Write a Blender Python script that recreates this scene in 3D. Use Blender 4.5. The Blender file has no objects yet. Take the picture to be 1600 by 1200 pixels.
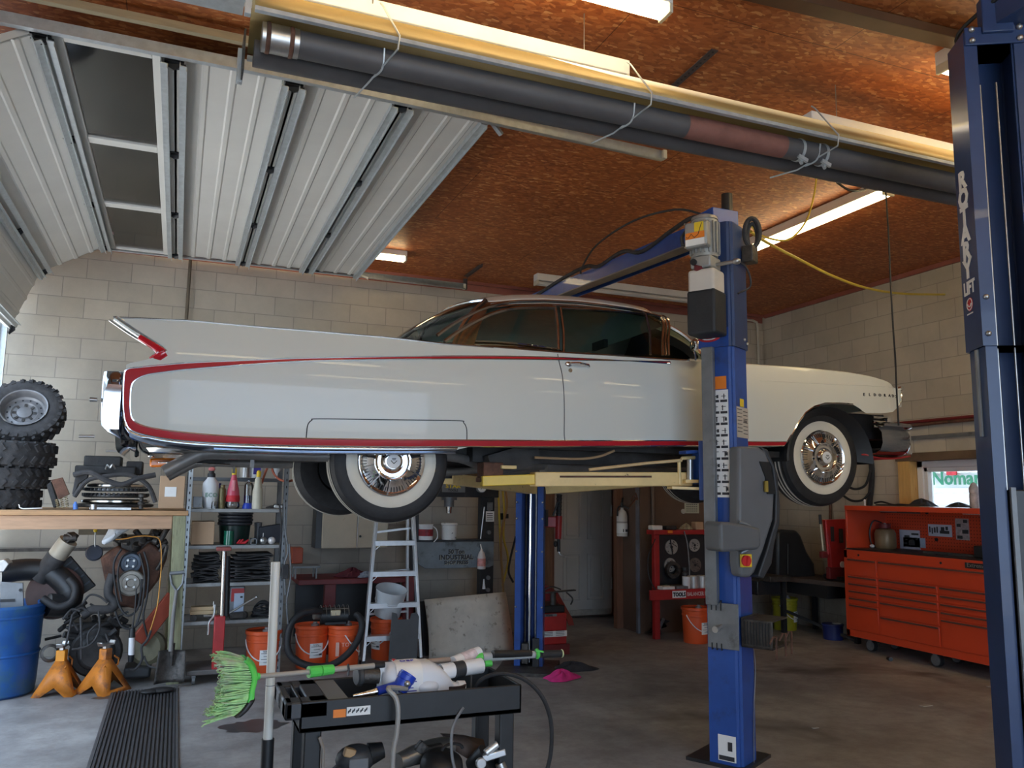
import bpy, math, random
from mathutils import Vector, Matrix, Euler
from math import sin, cos, pi, radians, sqrt, atan2, hypot
random.seed(7)
SC = bpy.context.scene
COL = SC.collection
BASE = {}

# ---------------------------------------------------------------- mesh helper
class MB:
    def __init__(s): s.v = []; s.f = []; s.k = []; s.mi = 0
    def add(s, vs, fs):
        o = len(s.v); s.v += [tuple(v) for v in vs]
        s.f += [tuple(i + o for i in f) for f in fs]; s.k += [s.mi] * len(fs)
        return s
    def mat(s, i): s.mi = i; return s
    def bx(s, x0, x1, y0, y1, z0, z1):
        return s.add([(x, y, z) for x in (x0, x1) for y in (y0, y1) for z in (z0, z1)],
                     [(0, 1, 3, 2), (4, 6, 7, 5), (0, 4, 5, 1), (2, 3, 7, 6), (0, 2, 6, 4), (1, 5, 7, 3)])
    def box(s, c, size, rot=(0, 0, 0)):
        m = Euler(rot).to_matrix(); h = [a / 2 for a in size]
        vs = [Vector(c) + m @ Vector((x * h[0], y * h[1], z * h[2])) for x in (-1, 1) for y in (-1, 1) for z in (-1, 1)]
        return s.add(vs, [(0, 1, 3, 2), (4, 6, 7, 5), (0, 4, 5, 1), (2, 3, 7, 6), (0, 2, 6, 4), (1, 5, 7, 3)])
    def bar(s, p0, p1, w, t, up=(0, 0, 1)):
        """rectangular bar from p0 to p1: width w across, thickness t along up"""
        p0 = Vector(p0); p1 = Vector(p1); d = (p1 - p0).normalized(); u = Vector(up)
        a = d.cross(u)
        if a.length < 1e-4: a = d.cross(Vector((1, 0, 0)))
        a.normalize(); u = a.cross(d).normalized()
        vs = [p + a * (i * w / 2) + u * (j * t / 2) for p in (p0, p1) for i in (-1, 1) for j in (-1, 1)]
        return s.add(vs, [(0, 1, 3, 2), (4, 6, 7, 5), (0, 4, 5, 1), (2, 3, 7, 6), (0, 2, 6, 4), (1, 5, 7, 3)])
    def cyl(s, p0, p1, r0, r1=None, n=16, cap=True):
        r1 = r0 if r1 is None else r1
        p0 = Vector(p0); p1 = Vector(p1); d = (p1 - p0).normalized()
        a = d.orthogonal().normalized(); b = d.cross(a)
        vs = []
        for p, r in ((p0, r0), (p1, r1)):
            vs += [p + a * (r * cos(2 * pi * i / n)) + b * (r * sin(2 * pi * i / n)) for i in range(n)]
        fs = [(i, (i + 1) % n, n + (i + 1) % n, n + i) for i in range(n)]
        if cap: fs += [tuple(range(n - 1, -1, -1)), tuple(range(n, 2 * n))]
        return s.add(vs, fs)
    def tube(s, pts, r, n=8, cap=True, closed=False):
        P = [Vector(p) for p in pts]; m = len(P); vs = []
        R = r if isinstance(r, (list, tuple)) else [r] * m
        a = None
        for i in range(m):
            if closed: d = P[(i + 1) % m] - P[i - 1]
            else: d = P[min(i + 1, m - 1)] - P[max(i - 1, 0)]
            if d.length < 1e-9: d = Vector((0, 0, 1))
            d.normalize()
            if a is None: a = d.orthogonal().normalized()
            else:
                a = a - d * a.dot(d)
                a = a.normalized() if a.length > 1e-6 else d.orthogonal().normalized()
            b = d.cross(a)
            vs += [P[i] + a * (R[i] * cos(2 * pi * k / n)) + b * (R[i] * sin(2 * pi * k / n)) for k in range(n)]
        fs = []
        for i in range(m if closed else m - 1):
            j = (i + 1) % m
            fs += [(i * n + k, i * n + (k + 1) % n, j * n + (k + 1) % n, j * n + k) for k in range(n)]
        if cap and not closed: fs += [tuple(range(n - 1, -1, -1)), tuple(range((m - 1) * n, m * n))]
        return s.add(vs, fs)
    def lathe(s, prof, c=(0, 0, 0), axis=(0, 0, 1), n=28, cap=False):
        """prof = [(radius, height along axis)]"""
        d = Vector(axis).normalized(); a = d.orthogonal().normalized(); b = d.cross(a); c = Vector(c)
        vs = []
        for r, h in prof:
            vs += [c + d * h + a * (r * cos(2 * pi * i / n)) + b * (r * sin(2 * pi * i / n)) for i in range(n)]
        fs = []
        for k in range(len(prof) - 1):
            fs += [(k * n + i, k * n + (i + 1) % n, (k + 1) * n + (i + 1) % n, (k + 1) * n + i) for i in range(n)]
        if cap: fs += [tuple(range(n - 1, -1, -1)), tuple(range((len(prof) - 1) * n, len(prof) * n))]
        return s.add(vs, fs)
    def prism(s, poly, t0, t1, plane='xz'):
        """extrude a 2D polygon between t0 and t1 along the remaining axis"""
        def P(u, w, t): return {'xz': (u, t, w), 'xy': (u, w, t), 'yz': (t, u, w)}[plane]
        n = len(poly)
        vs = [P(u, w, t0) for u, w in poly] + [P(u, w, t1) for u, w in poly]
        fs = [(i, (i + 1) % n, n + (i + 1) % n, n + i) for i in range(n)]
        fs += [tuple(range(n - 1, -1, -1)), tuple(range(n, 2 * n))]
        return s.add(vs, fs)
    def grid(s, fn, nu, nv, flip=False):
        vs = [fn(i / nu, j / nv) for i in range(nu + 1) for j in range(nv + 1)]; w = nv + 1
        fs = [(i * w + j, (i + 1) * w + j, (i + 1) * w + j + 1, i * w + j + 1) for i in range(nu) for j in range(nv)]
        if flip: fs = [f[::-1] for f in fs]
        return s.add(vs, fs)
    def rows(s, R, closed=False):
        """loft a list of equal-length point rows"""
        n = len(R[0]); vs = [p for r in R for p in r]; fs = []
        for i in range(len(R) - 1):
            for j in range(n if closed else n - 1):
                k = (j + 1) % n
                fs.append((i * n + j, i * n + k, (i + 1) * n + k, (i + 1) * n + j))
        return s.add(vs, fs)
    def sph(s, c, r, n=14, m=8):
        r = (r, r, r) if not isinstance(r, (tuple, list)) else r
        R = []
        for i in range(m + 1):
            t = pi * i / m
            R.append([(c[0] + r[0] * sin(t) * cos(2 * pi * k / n), c[1] + r[1] * sin(t) * sin(2 * pi * k / n), c[2] - r[2] * cos(t)) for k in range(n)])
        return s.rows(R, closed=True)
    def text(s, string, size, o, ux, uz, ext=0.001, align='CENTER', sx=1.0, bold=0.0):
        """flat lettering: baseline starts at o, runs along ux, grows along uz, raised along ux x uz"""
        cu = bpy.data.curves.new('t', 'FONT'); cu.body = string; cu.size = size; cu.align_x = align
        cu.extrude = ext; cu.offset = bold; cu.resolution_u = 2
        ob = bpy.data.objects.new('t', cu)
        me = bpy.data.meshes.new_from_object(ob)
        ux = Vector(ux).normalized(); uz = Vector(uz).normalized(); un = ux.cross(uz); o = Vector(o)
        s.add([o + ux * (v.co.x * sx) + uz * v.co.y + un * v.co.z for v in me.vertices], [tuple(p.vertices) for p in me.polygons])
        bpy.data.objects.remove(ob); bpy.data.curves.remove(cu); bpy.data.meshes.remove(me)
        return s
    def build(s, name, mat, parent=None, bevel=0, ang=40, sub=0, solid=0, seg=2, loc=None):
        vs = s.v
        if parent is not None:
            root = parent
            while root.parent: root = root.parent
            L, rz = BASE.get(root.name, ((0, 0, 0), 0))
            if rz == 'local': pass
            else:
                c, n = cos(-rz), sin(-rz)
                vs = [((x - L[0]) * c - (y - L[1]) * n, (x - L[0]) * n + (y - L[1]) * c, z - L[2]) for x, y, z in vs]
        else:
            if loc is None:
                xs = [v[0] for v in vs]; ys = [v[1] for v in vs]; zs = [v[2] for v in vs]
                loc = ((min(xs) + max(xs)) / 2, (min(ys) + max(ys)) / 2, min(zs))
            vs = [(x - loc[0], y - loc[1], z - loc[2]) for x, y, z in vs]
        me = bpy.data.meshes.new(name); me.from_pydata(vs, [], s.f)
        mats = mat if isinstance(mat, (list, tuple)) else [mat]
        for m in mats: me.materials.append(m)
        if len(mats) > 1: me.polygons.foreach_set('material_index', s.k)
        me.validate(); me.update()
        import bmesh
        bm = bmesh.new(); bm.from_mesh(me)
        bmesh.ops.recalc_face_normals(bm, faces=bm.faces); bm.to_mesh(me); bm.free()
        me.polygons.foreach_set('use_smooth', [True] * len(me.polygons))
        me.set_sharp_from_angle(angle=radians(ang))
        o = bpy.data.objects.new(name, me); COL.objects.link(o)
        if parent is not None: o.parent = parent
        else: o.location = loc
        if solid:
            md = o.modifiers.new('solid', 'SOLIDIFY'); md.thickness = solid; md.offset = 0
        if sub:
            md = o.modifiers.new('sub', 'SUBSURF'); md.levels = sub; md.render_levels = sub
        if bevel:
            md = o.modifiers.new('bevel', 'BEVEL'); md.width = bevel; md.segments = seg; md.limit_method = 'ANGLE'; md.angle_limit = radians(40)
            md.harden_normals = False
        return o

def tag(o, label, cat, group=None, kind=None):
    if label: o['label'] = label
    if cat: o['category'] = cat
    if group: o['group'] = group
    if kind: o['kind'] = kind
    return o
def thing(name, label, cat, loc=(0, 0, 0), group=None, rz=0, local=False):
    o = bpy.data.objects.new(name, None); COL.objects.link(o); o.empty_display_size = .1
    o.location = loc; o.rotation_euler = (0, 0, 0 if local else rz)
    if local: o.rotation_euler = (0, 0, rz)
    BASE[o.name] = (loc, 'local' if local else rz)
    return tag(o, label, cat, group)
def solo(mb, name, mat, label, cat, group=None, **k):
    return tag(mb.build(name, mat, **k), label, cat, group)
def struct(mb, name, mat, parent=None, **k):
    o = mb.build(name, mat, parent, loc=(0, 0, 0) if parent is None else None, **k)
    if parent is None: o['kind'] = 'structure'
    return o
def dup(root, loc, rz=0, label=None, group=None, scale=None):
    r = root.copy(); COL.objects.link(r); r.location = loc; r.rotation_euler = (0, 0, rz)
    if scale: r.scale = scale
    if label: r['label'] = label
    if group: r['group'] = group
    for ch in list(root.children):
        c = ch.copy(); COL.objects.link(c); c.parent = r
        for g in list(ch.children):
            d = g.copy(); COL.objects.link(d); d.parent = c
    return r
def lerp(a, b, t): return a + (b - a) * t
def itp(pts, x):
    if x <= pts[0][0]: return pts[0][1]
    for (a, b), (c, d) in zip(pts, pts[1:]):
        if x <= c: return b + (d - b) * (x - a) / (c - a) if c > a else d
    return pts[-1][1]
def spl(pts, k=6, closed=False):
    """Catmull-Rom through points"""
    P = [Vector(p) for p in pts]; n = len(P); out = []
    for i in range(n if closed else n - 1):
        g = (lambda j: P[j % n]) if closed else (lambda j: P[max(0, min(n - 1, j))])
        a, b, c, d = g(i - 1), g(i), g(i + 1), g(i + 2)
        for q in range(k):
            t = q / k
            out.append(0.5 * ((2 * b) + (c - a) * t + (2 * a - 5 * b + 4 * c - d) * t * t + (3 * b - a - 3 * c + d) * t ** 3))
    if not closed: out.append(P[-1])
    return out

# ---------------------------------------------------------------- materials
def nodes(m):
    m.use_nodes = True; nt = m.node_tree; nt.nodes.clear()
    out = nt.nodes.new('ShaderNodeOutputMaterial'); b = nt.nodes.new('ShaderNodeBsdfPrincipled')
    nt.links.new(b.outputs[0], out.inputs[0]); return nt, b, out
def N(nt, t, **k):
    n = nt.nodes.new(t)
    for a, v in k.items():
        if a in n.inputs.keys() if not a.startswith('_') else False: n.inputs[a].default_value = v
        else: setattr(n, a.lstrip('_'), v)
    return n
def ramp(nt, fac, stops):
    r = nt.nodes.new('ShaderNodeValToRGB'); e = r.color_ramp.elements
    while len(e) > 1: e.remove(e[-1])
    e[0].position = stops[0][0]; e[0].color = (*stops[0][1], 1)
    for p, c in stops[1:]:
        q = e.new(p); q.color = (*c, 1)
    nt.links.new(fac, r.inputs[0]); return r.outputs[0]
def mix(nt, fac, a, b, mode='MIX'):
    m = nt.nodes.new('ShaderNodeMix'); m.data_type = 'RGBA'; m.blend_type = mode
    for sock, v in ((0, fac), (6, a), (7, b)):
        if hasattr(v, 'is_linked') or isinstance(v, bpy.types.NodeSocket): nt.links.new(v, m.inputs[sock])
        elif sock == 0: m.inputs[0].default_value = v
        else: m.inputs[sock].default_value = (*v, 1)
    return m.outputs[2]
def noise(nt, vec, scale, detail=4, rough=.6, dist=0):
    n = nt.nodes.new('ShaderNodeTexNoise'); n.inputs['Scale'].default_value = scale; n.inputs['Detail'].default_value = detail
    n.inputs['Roughness'].default_value = rough; n.inputs['Distortion'].default_value = dist
    if vec is not None: nt.links.new(vec, n.inputs['Vector'])
    return n.outputs[0]
def bump(nt, b, h, st=.3, d=.01):
    n = nt.nodes.new('ShaderNodeBump'); n.inputs['Strength'].default_value = st; n.inputs['Distance'].default_value = d
    nt.links.new(h, n.inputs['Height']); nt.links.new(n.outputs[0], b.inputs['Normal'])
def M(name, col, rough=.5, metal=0, var=.12, vs=6, bm=0, bs=60, coat=0, col2=None, c2at=(.55, .7), vs2=9, spec=.5, stretch=None, rv=.0):
    m = bpy.data.materials.new(name); nt, b, out = nodes(m)
    tc = nt.nodes.new('ShaderNodeTexCoord'); vec = tc.outputs['Object']
    if stretch:
        mp = nt.nodes.new('ShaderNodeMapping'); mp.inputs['Scale'].default_value = stretch; nt.links.new(vec, mp.inputs[0]); vec = mp.outputs[0]
    n = noise(nt, vec, vs)
    lo = tuple(max(0, c * (1 - var)) for c in col); hi = tuple(min(1, c * (1 + var)) for c in col)
    c = ramp(nt, n, [(.3, lo), (.7, hi)])
    if col2:
        n2 = noise(nt, vec, vs2, 6, .65)
        f = ramp(nt, n2, [(c2at[0], (0, 0, 0)), (c2at[1], (1, 1, 1))])
        c = mix(nt, f, c, col2)
    nt.links.new(c, b.inputs['Base Color'])
    b.inputs['Roughness'].default_value = rough; b.inputs['Metallic'].default_value = metal
    b.inputs['Coat Weight'].default_value = coat; b.inputs['Coat Roughness'].default_value = .03
    b.inputs['Specular IOR Level'].default_value = spec
    if rv:
        r = nt.nodes.new('ShaderNodeMapRange'); r.inputs['To Min'].default_value = max(.02, rough - rv); r.inputs['To Max'].default_value = rough + rv
        nt.links.new(n, r.inputs[0]); nt.links.new(r.outputs[0], b.inputs['Roughness'])
    if bm:
        bump(nt, b, noise(nt, vec, bs), bm, .01)
    return m
def glass(name, tint, gloss=.12, rough=.02):
    m = bpy.data.materials.new(name); m.use_nodes = True; nt = m.node_tree; nt.nodes.clear()
    out = nt.nodes.new('ShaderNodeOutputMaterial'); mx = nt.nodes.new('ShaderNodeMixShader')
    t = nt.nodes.new('ShaderNodeBsdfTransparent'); g = nt.nodes.new('ShaderNodeBsdfGlossy'); fr = nt.nodes.new('ShaderNodeFresnel')
    ad = nt.nodes.new('ShaderNodeMath'); ad.operation = 'ADD'; ad.inputs[1].default_value = gloss; fr.inputs['IOR'].default_value = 1.45
    tc = nt.nodes.new('ShaderNodeTexCoord'); nz = noise(nt, tc.outputs['Object'], 3)
    c = ramp(nt, nz, [(.2, tuple(x * .92 for x in tint)), (.8, tint)])
    nt.links.new(c, t.inputs[0]); g.inputs['Roughness'].default_value = rough
    nt.links.new(fr.outputs[0], ad.inputs[0]); nt.links.new(ad.outputs[0], mx.inputs[0])
    nt.links.new(t.outputs[0], mx.inputs[1]); nt.links.new(g.outputs[0], mx.inputs[2]); nt.links.new(mx.outputs[0], out.inputs[0])
    return m
def emit(name, col, st):
    m = bpy.data.materials.new(name); nt, b, out = nodes(m)
    b.inputs['Base Color'].default_value = (*col, 1); b.inputs['Emission Color'].default_value = (*col, 1); b.inputs['Emission Strength'].default_value = st
    return m
def block_mat(name, axis, off):
    """painted concrete blocks 406 x 203 mm in running bond"""
    m = bpy.data.materials.new(name); nt, b, out = nodes(m)
    tc = nt.nodes.new('ShaderNodeTexCoord'); sp = nt.nodes.new('ShaderNodeSeparateXYZ'); cb = nt.nodes.new('ShaderNodeCombineXYZ')
    nt.links.new(tc.outputs['Object'], sp.inputs[0])
    ad = nt.nodes.new('ShaderNodeMath'); ad.operation = 'ADD'; ad.inputs[1].default_value = off + 20 * .4064
    nt.links.new(sp.outputs[axis], ad.inputs[0]); nt.links.new(ad.outputs[0], cb.inputs[0]); nt.links.new(sp.outputs[2], cb.inputs[1])
    br = nt.nodes.new('ShaderNodeTexBrick'); br.offset = .5; br.inputs['Scale'].default_value = 1
    br.inputs['Brick Width'].default_value = .4064; br.inputs['Row Height'].default_value = .2032; br.inputs['Mortar Size'].default_value = .0042
    br.inputs['Mortar Smooth'].default_value = .25; br.inputs['Bias'].default_value = 0
    br.inputs['Color1'].default_value = (.53, .475, .385, 1); br.inputs['Color2'].default_value = (.46, .41, .33, 1); br.inputs['Mortar'].default_value = (.33, .30, .255, 1)
    nt.links.new(cb.outputs[0], br.inputs['Vector'])
    n = noise(nt, tc.outputs['Object'], 1.3, 6, .7); f = ramp(nt, n, [(.35, (.82, .82, .84)), (.65, (1, 1, 1))])
    c = mix(nt, 1, br.outputs['Color'], f, 'MULTIPLY')
    # scuffs and dirt on the lowest metre and a half
    mr = nt.nodes.new('ShaderNodeMapRange'); mr.inputs['From Min'].default_value = 1.6; mr.inputs['From Max'].default_value = .2
    nt.links.new(sp.outputs[2], mr.inputs[0])
    n2 = noise(nt, tc.outputs['Object'], 3.5, 8, .75); ml = nt.nodes.new('ShaderNodeMath'); ml.operation = 'MULTIPLY'
    nt.links.new(mr.outputs[0], ml.inputs[0]); nt.links.new(n2, ml.inputs[1])
    c = mix(nt, ml.outputs[0], c, (.16, .155, .15))
    nt.links.new(c, b.inputs['Base Color']); b.inputs['Roughness'].default_value = .78
    n3 = noise(nt, tc.outputs['Object'], 90, 3); mm = nt.nodes.new('ShaderNodeMath'); mm.operation = 'MULTIPLY_ADD'; mm.inputs[1].default_value = .25
    iv = nt.nodes.new('ShaderNodeMath'); iv.operation = 'SUBTRACT'; iv.inputs[0].default_value = 1; nt.links.new(br.outputs['Fac'], iv.inputs[1])
    nt.links.new(n3, mm.inputs[0]); nt.links.new(iv.outputs[0], mm.inputs[2]); bump(nt, b, mm.outputs[0], .5, .006)
    return m
def osb_mat():
    m = bpy.data.materials.new('orange_strand_board'); nt, b, out = nodes(m)
    tc = nt.nodes.new('ShaderNodeTexCoord'); mp = nt.nodes.new('ShaderNodeMapping'); mp.inputs['Scale'].default_value = (26, 52, 26)
    nt.links.new(tc.outputs['Object'], mp.inputs[0])
    # warp the chip cells so the strands look ragged
    nz = nt.nodes.new('ShaderNodeTexNoise'); nz.inputs['Scale'].default_value = 9; nz.inputs['Detail'].default_value = 3; nt.links.new(tc.outputs['Object'], nz.inputs['Vector'])
    am = nt.nodes.new('ShaderNodeVectorMath'); am.operation = 'MULTIPLY_ADD'; am.inputs[1].default_value = (2.4, 2.4, 2.4)
    nt.links.new(nz.outputs['Color'], am.inputs[0]); nt.links.new(mp.outputs[0], am.inputs[2])
    v = nt.nodes.new('ShaderNodeTexVoronoi'); v.inputs['Scale'].default_value = 1; nt.links.new(am.outputs[0], v.inputs['Vector'])
    sp = nt.nodes.new('ShaderNodeSeparateColor'); nt.links.new(v.outputs['Color'], sp.inputs[0])
    c = ramp(nt, sp.outputs[0], [(0, (.32, .085, .022)), (.4, (.42, .12, .03)), (.75, (.52, .165, .046)), (.93, (.62, .24, .08)), (1, (.74, .37, .15))])
    big = ramp(nt, noise(nt, tc.outputs['Object'], .8, 5, .7), [(.3, (.72, .66, .62)), (.62, (1, 1, 1))])
    c = mix(nt, 1, c, big, 'MULTIPLY')
    # board seams every 1.22 x 2.44 m
    br = nt.nodes.new('ShaderNodeTexBrick'); br.offset = .5; br.inputs['Scale'].default_value = 1; br.inputs['Brick Width'].default_value = 2.44; br.inputs['Row Height'].default_value = 1.22
    br.inputs['Mortar Size'].default_value = .003; br.inputs['Color1'].default_value = (1, 1, 1, 1); br.inputs['Color2'].default_value = (1, 1, 1, 1); br.inputs['Mortar'].default_value = (.3, .25, .2, 1)
    m2 = nt.nodes.new('ShaderNodeMapping'); m2.inputs['Location'].default_value = (.4, .35, 0); nt.links.new(tc.outputs['Object'], m2.inputs[0]); nt.links.new(m2.outputs[0], br.inputs['Vector'])
    c = mix(nt, 1, c, br.outputs['Color'], 'MULTIPLY')
    nt.links.new(c, b.inputs['Base Color']); b.inputs['Roughness'].default_value = .5; bump(nt, b, v.outputs['Distance'], .35, .004)
    return m
def floor_mat():
    m = bpy.data.materials.new('stained_concrete'); nt, b, out = nodes(m)
    tc = nt.nodes.new('ShaderNodeTexCoord'); o = tc.outputs['Object']
    c = ramp(nt, noise(nt, o, 1.1, 9, .68), [(.32, (.19, .185, .185)), (.5, (.30, .29, .285)), (.68, (.40, .39, .38))])
    f = ramp(nt, noise(nt, o, 5, 9, .75), [(.35, (.72, .70, .69)), (.6, (1, 1, 1))])
    c = mix(nt, 1, c, f, 'MULTIPLY')
    s = ramp(nt, noise(nt, o, .9, 3, .5, .6), [(.6, (0, 0, 0)), (.72, (1, 1, 1))])
    c = mix(nt, s, c, (.085, .075, .068))
    nt.links.new(c, b.inputs['Base Color'])
    r = nt.nodes.new('ShaderNodeMapRange'); r.inputs['To Min'].default_value = .42; r.inputs['To Max'].default_value = .75
    nt.links.new(noise(nt, o, 2.2, 6), r.inputs[0]); nt.links.new(r.outputs[0], b.inputs['Roughness'])
    bump(nt, b, noise(nt, o, 40, 6), .12, .004)
    return m

blkY = block_mat('grey_block_long_wall', 0, -.045); blkX = block_mat('grey_block_end_wall', 1, .12)
osb = osb_mat(); floorm = floor_mat()
paint = M('white_car_paint', (.67, .695, .655), .38, 0, .01, 2, coat=.35)
redp = M('dark_red_paint', (.46, .010, .020), .4, 0, .03, 3, coat=.2, spec=.3)
chrome = M('chrome', (.86, .87, .88), .06, 1, .02, 3)
chrome_darkrefl = M('chrome_painted_dark_reflection', (.36, .40, .47), .08, 1, .04, 4)  # ordinary chrome with a dark reflection painted into its colour
chromed = M('brushed_chrome', (.55, .53, .50), .18, 1, .05, 5)
rubber = M('black_rubber', (.018, .018, .02), .62, 0, .3, 20, bm=.1)
rubberg = M('dusty_rubber', (.045, .043, .044), .8, 0, .35, 14, bm=.25, bs=40)
whitew = M('whitewall_rubber', (.72, .69, .60), .5, 0, .05, 10)
black = M('black_plastic', (.014, .015, .017), .45, 0, .2, 12)
blackm = M('black_metal', (.02, .021, .024), .38, 0, .25, 9, col2=(.05, .04, .035), c2at=(.6, .75))
dark = M('dark_grease', (.02, .019, .019), .6, 0, .5, 11, bm=.4, bs=50)
grime = M('grimy_metal', (.075, .068, .062), .5, .55, .45, 16, bm=.4, bs=60, col2=(.03, .026, .024))
rust = M('rusty_iron', (.13, .06, .038), .75, .15, .4, 14, bm=.4, col2=(.05, .03, .025))
galv = M('galvanised_steel', (.52, .56, .58), .42, .45, .12, 22, rv=.1)
steel = M('bare_steel', (.50, .49, .47), .33, .9, .12, 16)
alum = M('aluminium', (.72, .74, .76), .36, .7, .07, 18)
white = M('white_enamel', (.74, .73, .69), .45, 0, .06, 5, col2=(.45, .42, .36), c2at=(.68, .9))
whitep = M('white_plastic', (.78, .79, .80), .35, 0, .04, 7)
door_white = M('door_panel_white', (.70, .69, .655), .42, 0, .05, 2)
blue = M('lift_blue_paint', (.018, .072, .31), .36, 0, .16, 5, col2=(.018, .04, .13), c2at=(.55, .8), coat=.2)
navy = M('navy_paint', (.022, .048, .135), .38, 0, .15, 4, coat=.15)
drumb = M('blue_drum_plastic', (.012, .085, .30), .42, 0, .2, 4, col2=(.035, .11, .22), c2at=(.5, .62), vs2=5)
yellowp = M('chipped_yellow_paint', (.80, .60, .27), .45, 0, .08, 8, col2=(.12, .06, .03), c2at=(.66, .70), vs2=14)
ylabel = M('yellow_label', (.80, .56, .03), .5, 0, .04, 9)
orange = M('bucket_orange', (.72, .098, .022), .4, 0, .05, 6)
orangeJ = M('jackstand_orange', (.62, .20, .022), .5, 0, .15, 9, col2=(.26, .10, .05), c2at=(.48, .62), vs2=8)
orangeT = M('toolbox_orange', (.62, .062, .02), .3, 0, .03, 4, coat=.4)
orangeL = M('orange_label', (.80, .22, .02), .5, 0, .05, 12)
redm = M('red_enamel', (.40, .022, .022), .42, 0, .15, 8, col2=(.12, .02, .02), c2at=(.62, .8))
reddk = M('dull_red_enamel', (.16, .016, .018), .5, 0, .2, 8)
wood = M('pine_board', (.44, .25, .12), .65, 0, .22, 5, bm=.15, bs=30, stretch=(1, 9, 9))
woodg = M('greenish_weathered_wood', (.27, .27, .16), .75, 0, .2, 4, bm=.2, bs=30, stretch=(8, 8, 1), col2=(.14, .12, .07), c2at=(.55, .75))
woodd = M('stained_wood', (.15, .072, .035), .65, 0, .3, 4, stretch=(8, 8, 1))
woody = M('yellow_lumber', (.58, .36, .12), .6, 0, .15, 4, stretch=(8, 8, 1), col2=(.2, .08, .03), c2at=(.66, .72))
card = M('cardboard', (.47, .31, .19), .8, 0, .08, 5, bm=.05)
paper = M('white_paper', (.80, .80, .78), .7, 0, .04, 10)
ink = M('printed_ink', (.03, .03, .035), .6, 0, .2, 20)
inkg = M('green_print', (.02, .20, .10), .6, 0, .2, 20)
inkr = M('red_print', (.55, .02, .03), .6, 0, .2, 20)
inkb = M('purple_print', (.07, .05, .33), .6, 0, .2, 20)
beige = M('stained_cream_metal', (.58, .50, .37), .5, 0, .06, 7, col2=(.38, .22, .07), c2at=(.6, .74), vs2=7)
sheet = M('stained_board', (.52, .48, .41), .7, 0, .12, 7, col2=(.12, .085, .055), c2at=(.58, .7), vs2=10)
browny = M('brown_panel', (.125, .078, .055), .7, 0, .12, 4, bm=.1)
doorp = M('grey_door_paint', (.52, .49, .44), .55, 0, .07, 3)
greyp = M('grey_machine_plastic', (.135, .14, .148), .5, 0, .06, 6, bm=.06, bs=200)
greyd = M('dark_grey_plastic', (.035, .037, .041), .5, 0, .1, 6)
greys = M('grey_sheet_steel', (.20, .21, .22), .48, .4, .15, 7, col2=(.12, .12, .12))
pressg = M('press_grey_paint', (.16, .19, .21), .5, 0, .2, 6, col2=(.07, .08, .085))
green = M('lime_plastic', (.10, .62, .10), .4, 0, .06, 9)
bristle = M('pale_green_bristle', (.36, .62, .26), .75, 0, .3, 40, col2=(.52, .50, .40), c2at=(.45, .6), vs2=6)
amber = M('amber_lens', (.72, .18, .01), .15, 0, .08, 20, coat=.6)
tail = M('red_lens', (.55, .006, .02), .1, 0, .05, 9, coat=.8)
pink = M('pink_cloth', (.62, .03, .22), .85, 0, .2, 14)
maroon = M('maroon_cloth', (.10, .012, .022), .9, 0, .3, 14)
pinkf = M('pink_fluid', (.62, .09, .14), .3, 0, .08, 9)
cream = M('cream_plastic', (.60, .56, .44), .45, 0, .08, 9)
bluep = M('bright_blue_plastic', (.015, .05, .42), .35, 0, .1, 9)
hose_r = M('red_air_hose', (.40, .10, .05), .55, 0, .12, 9)
yell = M('yellow_cord_jacket', (.62, .47, .06), .55, 0, .1, 12)
yelld = M('dull_yellow_pail', (.34, .31, .015), .5, 0, .15, 6)
tan = M('tan_steel', (.24, .165, .085), .42, .2, .1, 6)
refl = M('heater_reflector', (.42, .31, .13), .5, .25, .08, 4, stretch=(1, 8, 8))
heatg = M('heater_tube_grey', (.11, .105, .108), .55, .2, .12, 6)
heatr = M('scorched_tube', (.26, .11, .085), .65, .1, .2, 9, col2=(.12, .09, .085), c2at=(.55, .75))
clothd = M('dark_cloth', (.03, .03, .036), .9, 0, .3, 12, bm=.3)
clothg = M('grey_cloth', (.48, .50, .53), .9, 0, .15, 12, bm=.3)
radm = M('ribbed_rubber_mat', (.05, .05, .055), .55, 0, .2, 10)
seatm = M('dark_green_vinyl', (.03, .045, .04), .4, 0, .15, 7)
trimw = M('window_vinyl', (.72, .72, .71), .4, 0, .03, 5)
carglass = glass('green_tinted_glass', (.66, .82, .74), .03)
clear = glass('clear_glass', (.93, .95, .95), .05)
dusty = glass('dusty_door_glass', (.62, .56, .50), .10, .08)
smoke = glass('clear_bottle_plastic', (.75, .75, .74), .10, .15)
tube_on = emit('lit_tube', (1, .82, .48), 11.0)
tube_off = M('unlit_tube', (.66, .64, .60), .3, 0, .04, 6)

# ================================================================ setting
YB, XR, XL, ZC = 9.0, 7.37, -1.65, 4.07
struct(MB().bx(XL - .2, XR + .2, -3.2, 10.2, -.2, 0), 'floor', floorm)
struct(MB().bx(XL - 14, XL - .2, -14, 22, -.2, -.01).bx(XR + .2, XR + 12, -14, 22, -.2, -.01).bx(XL - .2, XR + .2, -14, -3.2, -.2, -.01), 'ground_outside', M('pale_yard_concrete', (.58, .56, .53), .8, 0, .1, 2))
w = MB()
w.bx(XL - .2, 4.07, YB, YB + .2, 0, ZC); w.bx(5.46, XR + .2, YB, YB + .2, 0, ZC); w.bx(4.07, 5.46, YB, YB + .2, 2.25, ZC)
struct(w, 'wall_back', blkY)
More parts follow.
